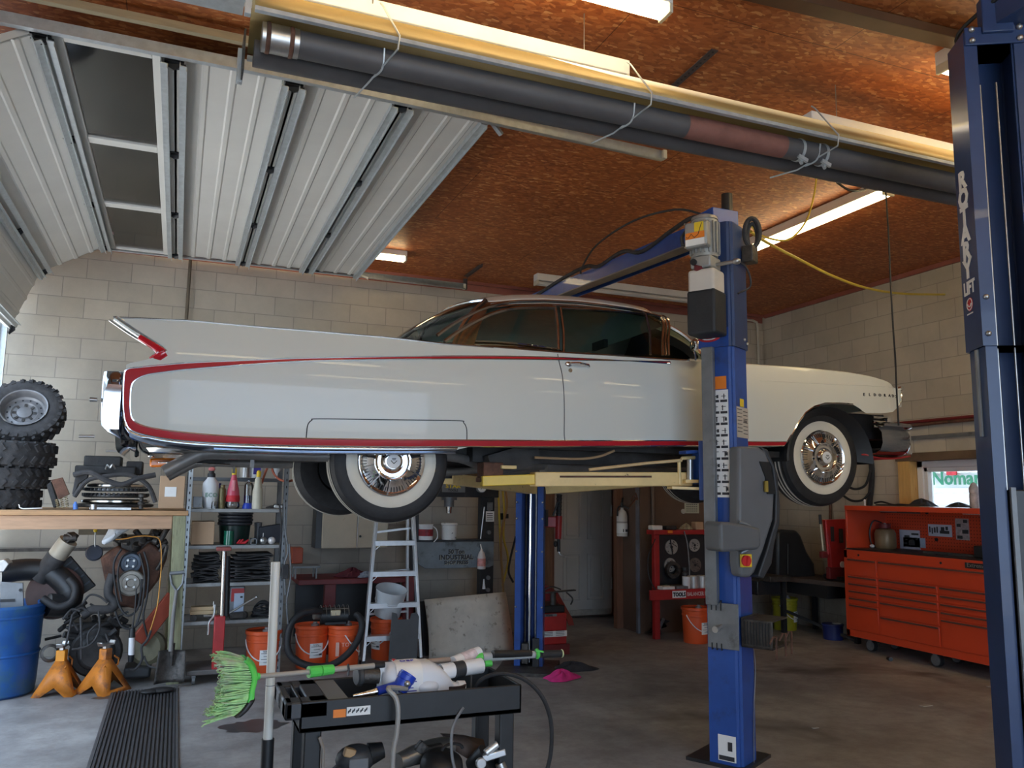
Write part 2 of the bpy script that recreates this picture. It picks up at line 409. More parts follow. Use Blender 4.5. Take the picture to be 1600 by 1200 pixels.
# door recess behind the long wall
w = MB(); w.bx(3.87, 4.07, YB + .2, 10.0, 0, 2.45); w.bx(5.46, 5.60, YB + .2, 10.0, 0, 2.45); w.bx(4.07, 5.46, 9.86, 10.0, 0, 2.45); w.bx(3.87, 5.6, YB + .2, 10.0, 2.25, 2.45)
struct(w, 'wall_recess', browny)
w = MB(); w.bx(5.06, 5.16, 8.44, 9.0, 0, 2.2); w.bx(5.16, 6.55, 8.44, 8.52, 0, 2.2); w.bx(6.47, 6.55, 8.52, 9.0, 0, 2.2); w.bx(5.02, 6.6, 8.4, 9.0, 2.2, 2.24)
struct(w, 'wall_partition', browny)
struct(MB().bx(5.03, 5.06, 8.46, 8.50, 0, 2.2), 'trim_partition', M('weathered_grey_post', (.16, .165, .19), .7, 0, .25, 6))
# right wall with the window opening
wz0, wz1, wy0, wy1 = 1.36, 1.985, 5.1, 6.76
w = MB(); w.bx(XR, XR + .2, -3.2, wy0, 0, ZC); w.bx(XR, XR + .2, wy1, YB, 0, ZC); w.bx(XR, XR + .2, wy0, wy1, 0, wz0); w.bx(XR, XR + .2, wy0, wy1, wz1, ZC)
struct(w, 'wall_right', blkX)
w = MB()
for a, b in ((-3.2, 4.35), (8.95, YB)): w.bx(XL - .2, XL, a, b, 0, 3.5)
w.bx(XL - .2, XL, -3.2, YB, 3.5, ZC)
struct(w, 'wall_left', blkX)
struct(MB().bx(XL - .2, -1.3, -3.2, -3, 0, ZC).bx(3.4, XR + .2, -3.2, -3, 0, ZC).bx(-1.3, 3.4, -3.2, -3, 3.6, ZC), 'wall_front', blkY)
struct(MB().bx(XL - .2, XR + .2, -3.2, YB + .2, ZC, ZC + .12), 'ceiling', osb)
struct(MB().bx(XL - 5.2, XL - 5, 3.6, 12, 0, 4.6), 'wall_daylight_blocker', blkX)  # unseen wall, added to hold back daylight at the left door opening
# red steel angle that carries the ceiling edge
ra = M('red_oxide_angle', (.30, .10, .075), .5, .1, .12, 8)
struct(MB().bx(XL, XR - .012, YB - .06, YB - .001, ZC - .035, ZC - .001).bx(XL, XR - .012, YB - .012, YB - .001, ZC - .11, ZC - .035), 'trim_1', ra)
struct(MB().bx(XR - .03, XR - .001, -3, YB - .07, ZC - .05, ZC - .001), 'trim_2', ra)
# inner door with four raised panels
dj = M('door_jamb_wood', (.19, .085, .048), .6, 0, .2, 4, stretch=(8, 8, 1))
d = MB(); d.bx(4.56, 5.42, 9.78, 9.82, .05, 2.1)
dr = struct(d, 'door_1', doorp)
p = MB()
for x0, x1 in ((4.70, 4.95), (5.05, 5.30)):
    for z0, z1 in ((.22, .82), (1.0, 1.98)):
        for a, b, c, e in ((x0, x1, z0, z0 + .022), (x0, x1, z1 - .022, z1), (x0, x0 + .022, z0, z1), (x1 - .022, x1, z0, z1)): p.bx(a, b, 9.768, 9.781, c, e)
        p.bx(x0 + .05, x1 - .05, 9.770, 9.781, z0 + .05, z1 - .05)
p.build('raised_panel', doorp, dr, bevel=.004)
MB().bx(4.62, 5.40, 9.755, 9.779, .03, .10).build('kick_strip', M('worn_door_strip', (.42, .38, .32), .7, 0, .25, 9), dr)
MB().cyl((5.405, 9.76, .35), (5.405, 9.76, .5), .012).cyl((5.405, 9.76, 1.3), (5.405, 9.76, 1.45), .012).build('hinge', steel, dr)
struct(MB().bx(4.42, 4.55, 9.72, 9.86, 0, 2.2).bx(5.43, 5.46, 9.2, 9.86, 0, 2.2).bx(4.42, 5.46, 9.72, 9.86, 2.12, 2.25), 'trim_3', dj)
struct(MB().bx(4.07, 4.175, YB - .02, YB + .19, 0, 2.25), 'trim_4', woodd)
struct(MB().bx(4.97, 5.055, 8.84, 8.92, 0, 2.2), 'trim_5', dj)
# window in the right wall: lumber buck, vinyl frame, pane
struct(MB().bx(XR - .06, XR + .19, wy1 - .16, wy1, wz0, wz1).bx(XR - .06, XR + .19, wy0, wy0 + .1, wz0, wz1), 'trim_6', woody, bevel=.004)
struct(MB().bx(XR - .07, XR + .19, wy0 - .05, wy1 + .02, wz1 - .001, wz1 + .085), 'trim_7', M('brown_header_wood', (.13, .085, .05), .7, 0, .25, 5), bevel=.004)
fr = MB(); a, b, c, e = wy0 + .1, wy1 - .165, wz0, wz1
for q, t, x in ((0, .07, .10), (.07, .045, .12)):
    fr.bx(XR + x - .06, XR + x + .02, a + q, a + q + t, c + q, e - q); fr.bx(XR + x - .06, XR + x + .02, b - q - t, b - q, c + q, e - q)
    fr.bx(XR + x - .06, XR + x + .02, a + q, b - q, c + q, c + q + t); fr.bx(XR + x - .06, XR + x + .02, a + q, b - q, e - q - t, e - q)
wn = struct(fr, 'window_1', trimw, bevel=.004)
MB().bx(XR + .11, XR + .116, a + .1, b - .1, c + .1, e - .1).build('pane', clear, wn)
# what stands outside the window
van = thing('parked_van', 'white van with ribbed sides parked outside the window', 'van', (10.2, 6.2, 0))
vm = MB(); vm.bx(10.2, 12, 3.6, 9.4, .45, 2.6)
for z in (.9, 1.15, 1.42, 1.68, 1.95, 2.2): vm.bx(10.17, 10.2, 3.6, 9.4, z, z + .07)
vm.build('body', whitep, van, bevel=.03)
for y in (4.6, 8.4):
    MB().lathe([(.1, -.02), (.2, -.05), (.34, -.04), (.36, .05), (.36, .2)], (10.22, y, .36), (1, 0, 0), 24).build('wheel', rubber, van)
MB().text('Nomar', .27, (10.155, 8.792, 1.795), (0, -1, 0), (0, 0, 1), .004, 'LEFT', bold=.006).build('lettering', inkg, van)
q = (10.150, 8.456, 1.964); MB().bx(10.15, 10.17, q[1] - .08, q[1] + .08, q[2] - .04, q[2] + .04).build('reflector', inkr, van)

# ---- conduits and pipes on the walls
cd = MB().tube([(6.6, 8.965, 3.98), (7.18, 8.965, 3.98), (7.24, 8.965, 3.96), (7.26, 8.965, 3.90), (7.26, 8.965, 1.2)], .018)
solo(cd, 'conduit', M('painted_conduit', (.50, .47, .40), .5, 0, .1, 8), 'cream pipe bending down the block wall in the far corner', 'pipe')
for z, lab, sag in ((2.405, 'upper of two dark red pipes running along the right block wall', 0), (2.345, 'lower of two dark red pipes, sagging on the right block wall', .03)):
    solo(MB().tube([(XR - .04, 9 - .1 * i, z - (sag * sin(i / 40 * pi * 2) if sag else 0)) for i in range(0, 52)], .017), 'wall_pipe', reddk if not sag else rust, lab, 'pipe', 'red pipes on the right wall')
solo(MB().bx(XR - .03, XR - .001, 3.6, 8.9, 2.215, 2.255), 'wall_conduit', greys, 'flat grey conduit below the red pipes on the right wall', 'conduit')
solo(MB().cyl((-.02, 8.94, 0), (-.02, 8.94, 4.0), .017).cyl((-.02, 8.94, 2.2), (-.02, 8.94, 2.26), .022).cyl((-.02, 8.94, 3.2), (-.02, 8.94, 3.26), .022),
     'wall_pipe', M('brown_pipe', (.14, .115, .085), .5, .3, .15, 9), 'thin brown pipe standing against the block wall behind the tail fin', 'pipe')
solo(MB().cyl((7.340, 7.816, 1.642), (7.340, 7.850, 0.614), .016), 'wall_pipe', rust, 'short rusty pipe on the block wall left of the red toolbox', 'pipe')
h = MB()
h.tube(spl([(7.335, 7.173, 2.154), (7.335, 7.148, 1.934), (7.335, 7.159, 1.752), (7.335, 7.211, 1.498)]), .03)
h.tube(spl([(7.280, 7.115, 1.895), (7.250, 7.170, 1.729), (7.220, 7.305, 1.685), (7.200, 7.448, 1.745)]), .014)
h.tube(spl([(7.280, 7.129, 1.657), (7.250, 7.217, 1.563), (7.220, 7.361, 1.554), (7.200, 7.514, 1.641)]), .014)
solo(h, 'hose_bundle', rubber, 'black hoses hanging on the right wall behind the front tyre', 'hose')

# ================================================================ the car on the lift
YC = 5.60
def xz(l): return [(p[0], p[2]) for p in l]
TOP = xz([(-0.366, 4.640, 2.464), (-0.202, 4.640, 2.469), (0.018, 4.640, 2.476), (0.347, 4.630, 2.471), (0.695, 4.630, 2.471), (1.063, 4.630, 2.471), (1.414, 4.630, 2.460), (1.784, 4.630, 2.464), (2.198, 4.630, 2.466), (2.590, 4.630, 2.476), (3.031, 4.630, 2.483), (3.340, 4.630, 2.491), (3.662, 4.630, 2.499), (4.182, 4.640, 2.512), (4.613, 4.650, 2.512), (4.874, 4.660, 2.497), (5.056, 4.680, 2.472), (5.193, 4.700, 2.433)])
BOT = xz([(-0.284, 4.600, 1.924), (-0.256, 4.600, 1.857), (-0.157, 4.600, 1.818), (-0.003, 4.600, 1.797), (0.218, 4.600, 1.789), (0.650, 4.600, 1.790), (1.079, 4.600, 1.800), (1.480, 4.600, 1.812), (1.571, 4.600, 1.847), (2.209, 4.600, 1.867), (3.052, 4.600, 1.900), (3.784, 4.600, 1.922), (3.928, 4.600, 1.936), (3.987, 4.600, 2.011), (4.048, 4.600, 2.099), (4.120, 4.600, 2.176), (4.203, 4.600, 2.226), (4.310, 4.600, 2.255), (4.460, 4.600, 2.265), (4.587, 4.600, 2.265), (4.653, 4.600, 2.236), (4.707, 4.600, 2.205), (4.890, 4.600, 2.214), (5.021, 4.620, 2.232), (5.133, 4.660, 2.286)])
X0 = BOT[0][0]; XE = TOP[-1][0]
LIP = xz([(-0.303, 4.600, 2.194), (-0.275, 4.600, 2.219), (-0.201, 4.600, 2.241), (-0.147, 4.600, 2.262), (-0.118, 4.600, 2.288)])       # top of the rear quarter below the fin
FINB = xz([(-0.366, 4.640, 2.462), (-0.270, 4.630, 2.396), (-0.161, 4.620, 2.329), (-0.125, 4.610, 2.303), (-0.114, 4.600, 2.289)])  # raked rear edge of the fin
XN = LIP[-1][0] + .012
DECK = [(-.4, 2.16), (.1, 2.20), (.8, 2.27), (1.35, 2.305), (1.6, 2.31)]
HWP = [(-.4, .955), (0, .985), (.6, 1.005), (1.6, 1.015), (3.4, 1.015), (4.3, 1.0), (4.8, .975), (5.0, .95), (5.10, .915), (5.16, .87)]
def hw(x, z):
    b = itp(HWP, x)
    up = max(0, z - 2.12) / .35; dn = max(0, 2.02 - z) / .2
    return b - .055 * up ** 2 - .022 * dn ** 1.6
def side(x, z, off=0.0, s=-1): return (x, YC + s * (hw(x, z) + off), z)
car = thing('vintage_car', 'white vintage two-door coupe with tail fins and red side stripe raised on the lift', 'car', (2.5, YC, 1.38))
b = MB()
def frange(a, c, n): return [a + (c - a) * i / n for i in range(n + 1)]
NB = 14
def column(x, z0, z1, s): return [side(x, lerp(z0, z1, j / NB), 0, s) for j in range(NB + 1)]
xs = frange(XN, 4.0, 70) + frange(4.01, 4.82, 40) + frange(4.84, XE, 18)
xl = frange(X0, XN, 10); xf = frange(TOP[0][0], XN, 24)
def deck(x):
    return itp(DECK, x)
for s in (-1, 1):
    b.rows([column(x, itp(BOT, x), itp(TOP, x), s) for x in xs])
    b.rows([column(x, itp(BOT, x), itp(LIP, x), s) for x in xl])
    b.rows([column(x, min(itp(FINB, x), itp(TOP, x) - .003), itp(TOP, x), s) for x in xf])
    # inner face of the fin, the ridge and the raked closing strip
    R = []
    for x in xf:
        zt = itp(TOP, x); zb = min(itp(FINB, x), zt - .003); yo = hw(x, zt); yb = hw(x, zb)
        R.append([(x, YC + s * yb, zb), (x, YC + s * (yb - .07 - .05 * (zt - zb)), zb), (x, YC + s * (yo - .03), zt - .004), (x, YC + s * yo, zt)])
    b.rows(R)
    R = []
    for x in frange(XN, 1.6, 40):
        zt = itp(TOP, x); yo = hw(x, zt); d = min(deck(x), zt - .012); t = max(.02, zt - d)
        R.append([(x, YC + s * yo, zt), (x, YC + s * (yo - .03), zt - .003), (x, YC + s * (yo - .05 - .12 * t), lerp(d, zt, .5)), (x, YC + s * (yo - .10 - .30 * t), d + .006), (x, YC + s * (yo - .30), d + .012), (x, YC + s * .35, d + .02), (x, YC, d + .022)])
    b.rows(R)
    # deck behind the fins down to the rear panel
    R = []
    for x in frange(X0 + .02, XN, 6):
        d = itp(LIP, x) - .004; e = itp(DECK, x)
        R.append([(x, YC + s * hw(x, d), d), (x, YC + s * (hw(x, d) - .05), d + .006), (x, YC + s * (hw(x, d) - .16), e), (x, YC + s * .35, e + .01), (x, YC, e + .012)])
    b.rows(R)
    # narrow belt ledge beside the windows
    R = []
    for x in frange(1.6, 3.7, 30):
        zt = itp(TOP, x); yo = hw(x, zt)
        R.append([(x, YC + s * yo, zt), (x, YC + s * (yo - .04), zt + .004), (x, YC + s * (yo - .10), zt)])
    b.rows(R)
    # hood and front fender tops
    R = []
    for x in frange(3.62, XE, 34):
        zt = itp(TOP, x); yo = hw(x, zt); e = .035 * min(1, max(0, (XE - x) / .25)) ** .5
        R.append([(x, YC + s * yo, zt), (x, YC + s * (yo - .035), zt + .012), (x, YC + s * (yo - .10), zt + .016), (x, YC + s * (yo - .2), zt + .004), (x, YC + s * (yo * .6), zt + .004 + e * .5), (x, YC + s * (yo * .3), zt + .006 + e), (x, YC, zt + .008 + e * 1.2)])
    b.rows(R)
# nose closing panel and rear panel
zt, zb = itp(TOP, XE), itp(BOT, XE)
b.rows([[(XE - .005, YC + q, lerp(zb, zt + .01, j / 4)) for q in [-.87 + 1.74 * i / 16 for i in range(17)]] for j in range(5)])
b.rows([[(X0 + .015, YC + q, lerp(itp(BOT, X0) + .02, 2.16, j / 4)) for q in [-.95 + 1.9 * i / 16 for i in range(17)]] for j in range(5)])
body = b.build('body', paint, car, ang=32)

# ---- side panel lines and bright work (both sides)
def strip(curve_lo, curve_hi, off=.003, n=80, nz=3):
    m = MB()
    for s in (-1, 1):
        R = []
        for i in range(n + 1):
            t = i / n; a = curve_lo(t); c = curve_hi(t)
            row = [side(lerp(a[0], c[0], j / nz), lerp(a[1], c[1], j / nz), off, s) for j in range(nz + 1)]
            row = [side(a[0], a[1], -.004, s)] + row + [side(c[0], c[1], -.004, s)]
            R.append(row)
        m.rows(R)
    return m
def along(pts, k=5):
    P = [(p.x, p.y) for p in spl([(a, c, 0) for a, c in pts], k)]
    L = [0]
    for a, c in zip(P, P[1:]): L.append(L[-1] + hypot(c[0] - a[0], c[1] - a[1]))
    def f(t):
        d = t * L[-1]
        for i in range(len(P) - 1):
            if d <= L[i + 1] + 1e-9:
                q = (d - L[i]) / max(1e-9, L[i + 1] - L[i]); return (lerp(P[i][0], P[i + 1][0], q), lerp(P[i][1], P[i + 1][1], q))
        return P[-1]
    return f
outer = xz([(3.021, 4.600, 2.456), (2.184, 4.600, 2.434), (1.446, 4.600, 2.384), (0.697, 4.600, 2.316), (0.354, 4.600, 2.279), (0.032, 4.600, 2.241), (-0.123, 4.600, 2.217), (-0.228, 4.600, 2.199), (-0.273, 4.600, 2.189), (-0.289, 4.600, 2.165), (-0.288, 4.600, 2.072), (-0.281, 4.600, 1.974), (-0.265, 4.600, 1.909), (-0.233, 4.600, 1.871), (-0.129, 4.600, 1.845), (0.026, 4.600, 1.828), (0.313, 4.600, 1.820), (0.649, 4.600, 1.823), (1.078, 4.600, 1.832), (1.571, 4.600, 1.849), (2.209, 4.600, 1.871), (3.052, 4.600, 1.904), (3.784, 4.600, 1.927), (3.923, 4.600, 1.936)])
inner = xz([(3.021, 4.600, 2.469), (2.184, 4.600, 2.418), (1.447, 4.600, 2.366), (0.697, 4.600, 2.299), (0.356, 4.600, 2.256), (0.034, 4.600, 2.207), (-0.105, 4.600, 2.181), (-0.186, 4.600, 2.162), (-0.233, 4.600, 2.135), (-0.252, 4.600, 2.101), (-0.253, 4.600, 2.041), (-0.249, 4.600, 1.982), (-0.237, 4.600, 1.933), (-0.193, 4.600, 1.902), (-0.101, 4.600, 1.883), (0.054, 4.600, 1.869), (0.311, 4.600, 1.859), (0.647, 4.600, 1.862), (1.077, 4.600, 1.872), (1.570, 4.600, 1.887), (2.209, 4.600, 1.907), (3.052, 4.600, 1.936), (3.785, 4.600, 1.958), (3.946, 4.600, 1.964)])
def pair(lst): return [(a, c) for a, c in lst]
fo, fi = along(outer), along(inner)
# walk both outlines with the same parameter per control point
so = [(p.x, p.y) for p in spl([(a, c, 0) for a, c in outer], 6)]; si = [(p.x, p.y) for p in spl([(a, c, 0) for a, c in inner], 6)]
for s in (-1, 1):
    m = MB()
    m.rows([[side(*o, -.004, s), side(*o, .004, s), side(lerp(o[0], i[0], .5), lerp(o[1], i[1], .5), .005, s), side(*i, .004, s), side(*i, -.004, s)] for o, i in zip(so, si)])
    m.build('side_stripe', redp, car, ang=40)
for s in (-1, 1):
    m = MB()
    m.tube([side(*i, .004, s) for i in si], .0045, 6)
    m.tube([side(*o, .003, s) for o in so], .004, 6)
    m.build('stripe_moulding', chrome, car)
# bright rocker moulding under the stripe, thick at the tail
lo = xz([(-0.290, 4.600, 1.973), (-0.284, 4.600, 1.924), (-0.256, 4.600, 1.857), (-0.157, 4.600, 1.818), (-0.003, 4.600, 1.797), (0.218, 4.600, 1.789), (0.650, 4.600, 1.788), (1.079, 4.600, 1.798), (1.508, 4.600, 1.813)])
hi = xz([(-0.278, 4.600, 1.974), (-0.269, 4.600, 1.922), (-0.236, 4.600, 1.874), (-0.129, 4.600, 1.845), (0.026, 4.600, 1.828), (0.248, 4.600, 1.821), (0.649, 4.600, 1.823), (1.078, 4.600, 1.832), (1.523, 4.600, 1.847)])
so2 = [(p.x, p.y) for p in spl([(a, c, 0) for a, c in lo], 6)]; si2 = [(p.x, p.y) for p in spl([(a, c, 0) for a, c in hi], 6)]
for s in (-1, 1):
    m = MB()
    m.rows([[side(o[0], o[1] - .012, -.05, s), side(*o, .0, s), side(lerp(o[0], i[0], .35), lerp(o[1], i[1], .35), .010, s), side(lerp(o[0], i[0], .8), lerp(o[1], i[1], .8), .007, s), side(*i, .0, s)] for o, i in zip(so2, si2)])
    m.tube([side(p[0], p[1] - .004, .002, s) for p in so2[-20:]], .006, 6)
    m.tube([side(x, itp(BOT, x), .0, s) for x in frange(1.75, 4.02, 30)], .005, 6)
    m.build('rocker_moulding', chrome_darkrefl, car, ang=50)
# fin top edge moulding
for s in (-1, 1):
    m = MB()
    m.tube([side(x, itp(TOP, x) + .001, -.004, s) for x in frange(TOP[0][0], 1.75, 40)], .007, 6)
    m.tube([side(x, itp(TOP, x) + .003, -.008, s) for x in frange(1.75, 3.66, 30)], .009, 6)
    m.build('belt_moulding', chromed, car)
# raked tail lamps in the fins
for s in (-1, 1):
    m = MB(); fb = [(p.x, p.y) for p in spl([(a, c, 0) for a, c in FINB], 8)]
    q = [(x, z) for x, z in fb if z < 2.455]
    m.tube([(x + .004, YC + s * (hw(x, z) - .035), z) for x, z in fb], [.008 + .010 * (i / len(fb)) for i in range(len(fb))], 10)
    m.tube([side(x + .016, z + .004, .003, s) for x, z in fb], .009, 8)
    m.tube([side(x - .018, z - .010, -.012, s) for x, z in fb[:-4]], .007, 8)
    f = m.build('fin_trim', chrome, car)
    r = MB(); k = int(len(fb) * .34); q = fb[k:]
    r.tube([(x - .006, YC + s * (hw(x, z) - .002), z - .004) for x, z in q], [.016 + .016 * (i / len(q)) for i in range(len(q))], 10)
    ex = (-0.136, 4.600, 2.280); r.tube([(q[-1][0] + .006, YC + s * (hw(*q[-1]) - .012), q[-1][1]), (q[-1][0] - .018, YC + s * (hw(*q[-1]) - .008), q[-1][1] - .022), (q[-1][0] - .06, YC + s * (hw(*q[-1]) - .02), q[-1][1] - .036)], [.03, .028, .010], 10)
    l = r.build('tail_lamp', tail, car); l['label'] = 'glossy red lamp set in the rear edge of the fin'
# rear bumper pods and bar
for s in (-1, 1):
    m = MB(); A = [(-0.392, 4.620, 2.177), (-0.393, 4.620, 2.101), (-0.388, 4.620, 1.970), (-0.383, 4.620, 1.898), (-0.369, 4.620, 1.870), (-0.333, 4.620, 1.855), (-0.291, 4.620, 1.840)]; Bq = [(-0.310, 4.620, 2.203), (-0.304, 4.620, 2.106), (-0.294, 4.620, 1.975), (-0.291, 4.620, 1.926), (-0.289, 4.620, 1.893), (-0.287, 4.620, 1.870), (-0.285, 4.620, 1.834)]
    R = []
    for k in range(13):
        t = k / 12; z0 = A[0][2]; z1 = A[-1][2]; z = lerp(2.18, 1.80, t)
        xe = itp(sorted([(p[2], p[0]) for p in A]), z); xb = X0 + .0
        yo = .962 - .05 * (2 * t - 1) ** 4
        R.append([(xb, YC + s * (yo - .03), z), (lerp(xb, xe, .12), YC + s * (yo - .01), z), (lerp(xb, xe, .3), YC + s * yo, z), (lerp(xb, xe, .6), YC + s * yo, z), (lerp(xb, xe, .85), YC + s * (yo - .012), z), (xe, YC + s * (yo - .05), z), (xe, YC + s * (yo - .20), z), (xe + .03, YC + s * (yo - .25), z), (xb, YC + s * (yo - .27), z)])
    m.rows(R); m.add(R[0], [tuple(range(9))]); m.add(R[-1], [tuple(range(9))])
    pod = m.build('bumper_pod', chrome_darkrefl, car, ang=45)
    zz = lambda a: lerp(2.105, 1.875, a)
    MB().rows([[(X0 + .0 - q * (.118 if 0 < j < 6 else .10), YC + s * (.967 - (.0 if 0 < j < 6 else .004)), zz(j / 6)) for q in (.12, .45, .78)] for j in range(7)]).build('pod_recess', M('pod_mirror_insert', (.80, .81, .83), .12, 1, .02, 3), pod)
    MB().cyl((X0 - .13, YC + s * .86, 2.03), (X0 - .165, YC + s * .86, 2.03), .012).cyl((X0 - .13, YC + s * .86, 1.84), (X0 - .20, YC + s * .86, 1.838), .008).build('bumper_guard', steel, car)
m = MB(); m.rows([[(X0 - .02 - .02 * sin(a), YC + y, 1.875 + .09 * cos(a) - .02) for a in (0, .6, 1.2, 1.8, 2.4, 3.1)] for y in frange(-.75, .75, 20)])
m.rows([[(X0 + .0 - .01 * sin(a), YC + y, 2.1 + .05 * cos(a)) for a in (0, .6, 1.2, 1.8, 2.4, 3.1)] for y in frange(-.75, .75, 20)])
m.build('rear_bumper', chrome, car)
for s in (-1, 1):
    MB().rows([[side(x, 1.80 + .02 * sin(x * 3), -.06, s) for x in (X0 + .12, X0 + .3, X0 + .55)], [(x, YC + s * .8, 1.765) for x in (X0 + .14, X0 + .35, X0 + .6)], [(x, YC + s * .5, 1.755) for x in (X0 + .16, X0 + .4, X0 + .62)]]).build('lower_bumper', chromed, car, solid=.006)
lc = Vector((-0.057, 6.420, 1.770))
lamp = MB().box(lc + Vector((0, 0, .042)), (.30, .10, .03)).build('reversing_lamp_housing', chrome, car, bevel=.012)
MB().box(lc + Vector((-.01, -.02, -.005)), (.25, .11, .065), (0, -.04, 0)).build('amber_lens', amber, lamp, bevel=.015)
MB().box(lc + Vector((0, .03, .09)), (.1, .05, .10)).build('lamp_bracket', grime, car)
# door gap, skirt gap, handles
def groove(pts, name, r=.0028):
    for s in (-1, 1): MB().tube([side(x, z, .0015, s) for x, z in pts], r, 5).build(name, black, car)
dp = [(p.x, p.y) for p in spl([(a, c, 0) for a, c in xz([(2.184, 4.600, 2.457), (2.188, 4.600, 2.400), (2.202, 4.600, 2.303), (2.208, 4.600, 2.101), (2.209, 4.600, 1.961), (2.218, 4.600, 1.905)])], 5)]
groove(dp, 'door_seam')
sp_ = [(p.x, p.y) for p in spl([(a, c, 0) for a, c in xz([(0.643, 4.600, 1.798), (0.643, 4.600, 1.879), (0.647, 4.600, 1.936), (0.667, 4.600, 1.962), (0.705, 4.600, 1.972), (1.073, 4.600, 1.984), (1.503, 4.600, 1.998), (1.548, 4.600, 1.987), (1.568, 4.600, 1.954), (1.574, 4.600, 1.897), (1.571, 4.600, 1.847)])], 5)]
groove(sp_, 'skirt_seam')
for s in (-1, 1):
    m = MB()
    m.tube([side(p[0], p[1], .004, s) for p in ((1.575, 4.600, 1.847), (1.567, 4.600, 1.817), (1.560, 4.600, 1.779))], .008, 6)
    m.build('skirt_clip', whitep, car)
hp = (2.250, 4.580, 2.393); kp = (2.259, 4.580, 2.353)
for s in (-1, 1):
    m = MB()
    yy = YC + s * (hw(hp[0], hp[2]) + .004)
    m.sph((hp[0], yy, hp[2]), (.028, .016, .018)); m.tube([(hp[0] + .01, yy + s * .012, hp[2] + .004), (hp[0] + .06, yy + s * .028, hp[2] + .008), (hp[0] + .13, yy + s * .02, hp[2] + .002), (hp[0] + .145, yy, hp[2] - .006)], [.010, .009, .009, .012], 8)
    m.build('door_handle', chrome, car)
for s in (-1, 1):
    m = MB()
    yy = YC + s * hw(kp[0], kp[2]); m.cyl((kp[0], yy, kp[2]), (kp[0], yy + s * .008, kp[2]), .013)
    m.build('door_lock', chromed, car)
# crease line and lettering on the front fender
for s in (-1, 1):
    m = MB()
    m.tube([side(x, itp(xz([(3.745, 4.600, 2.387), (4.377, 4.600, 2.404), (5.160, 4.700, 2.436)]), x), -.001, s) for x in frange(3.75, XE - .03, 24)], .003, 6)
    m.build('fender_crease', paint, car)
m = MB(); word = 'ELDORADO'; lp = xz([(4.721, 4.600, 2.337), (5.127, 4.680, 2.354)])
for k, ch in enumerate(word):
    t = k / 7; x = lerp(lp[0][0], lp[1][0], t); z = lerp(lp[0][1], lp[1][1], t)
    m.text(ch, .03, (x, YC - hw(x, z) - .001, z), (1, .12, 0), (0, 0, 1), .0015, 'CENTER', 1.25, .0006)
m.build('fender_lettering', ink, car)
m = MB(); ep = xz([(4.120, 4.600, 2.176), (4.203, 4.600, 2.226), (4.310, 4.600, 2.255), (4.460, 4.600, 2.265), (4.587, 4.600, 2.265)])
arch = [p for p in BOT if 3.95 < p[0] < 4.86]
for s in (-1, 1): m.tube([side(x, z, .0, s) for x, z in arch[:7]], .007, 6)
m.build('arch_moulding', chrome, car)
# nose: fender tip caps, lamps, grille bars, bumper
for s in (-1, 1):
    m = MB()
    m.tube([(XE + .004 - .0 * q, YC + s * (.88 - .03 * q), itp(TOP, XE) + .0 - .035 * q * 0 - q * .001) for q in (0, 1)], .018, 8)
    m.tube([side(XE - .06, itp(BOT, XE - .06), .0, s), side(XE - .02, itp(BOT, XE - .02) + .005, .0, s), (XE + .004, YC + s * .865, lerp(zb, zt, .35)), (XE + .006, YC + s * .86, lerp(zb, zt, .75))], .007, 8)
    m.build('headlamp_rim', chrome, car)
for s in (-1, 1):
    for q in (.74, .52):
        hl = MB().lathe([(.0, .01), (.05, .008), (.075, 0), (.085, -.004), (.09, -.02)], (XE + .006, YC + s * q, lerp(zb, zt, .5)), (1, 0, 0), 20).build('headlamp', chromed, car)
        MB().lathe([(0, .03), (.04, .026), (.074, .008)], (XE + .006, YC + s * q, lerp(zb, zt, .5)), (1, 0, 0), 20).build('lamp_lens', smoke, hl)
gz = itp(BOT, 4.9)
for k, z in enumerate((gz - .035, gz - .068, gz - .102)):
    MB().tube([(4.80, YC - .955, z), (4.98, YC - .94, z), (5.06, YC - .86, z), (5.08, YC - .5, z), (5.09, YC, z), (5.08, YC + .5, z), (5.06, YC + .86, z), (4.98, YC + .94, z), (4.80, YC + .955, z)], .010, 8).build('grille_bar', chrome, car)
MB().bx(4.95, 5.0, YC - .95, YC - .93, gz - .11, gz - .025).build('grille_end', chrome, car)
MB().bx(4.70, 5.03, YC - .84, YC + .84, gz - .19, gz + .0).build('grille_backing', black, car)
bz = gz - .085
def fb(z, o): return spl([(4.86, YC - .975 + o, z), (5.10, YC - .95 + o, z), (5.25, YC - .86 + o, z), (5.31, YC - .5, z), (5.34, YC, z), (5.31, YC + .5, z), (5.25, YC + .86 - o, z), (5.10, YC + .95 - o, z), (4.86, YC + .975 - o, z)], 5)
m = MB()
prof = [(.0, .018), (-.022, .006), (-.02, -.012), (.02, -.03), (.0, -.06), (-.004, -.14), (.012, -.19), (.05, -.22), (.09, -.225)]
Rr = []
for o, dz in prof:
    P = fb(bz + dz, 0); c = Vector((4.0, YC, 0)); out = []
    for p in P:
        d = Vector((p.x - 4.3, (p.y - YC) * .6, 0)).normalized(); out.append((p.x - d.x * o, p.y - d.y * o, p.z))
    Rr.append(out)
m.rows(Rr)
m.build('front_bumper', chrome_darkrefl, car, ang=50)
for s in (-1, 1):
    m = MB()
    m.box((5.235, YC + s * .86, bz - .12), (.05, .05, .19)); m.box((5.30, YC + s * .6, bz + .0), (.12, .3, .02))
    m.build('bumper_end', chrome, car, bevel=.015)
MB().rows([[(x, YC + y, bz - .225 - .03 * sin(pi * (x - 4.72) / .5)) for x in frange(4.74, 5.2, 6)] for y in frange(-.92, .92, 12)]).build('front_valance', redm, car, solid=.01)
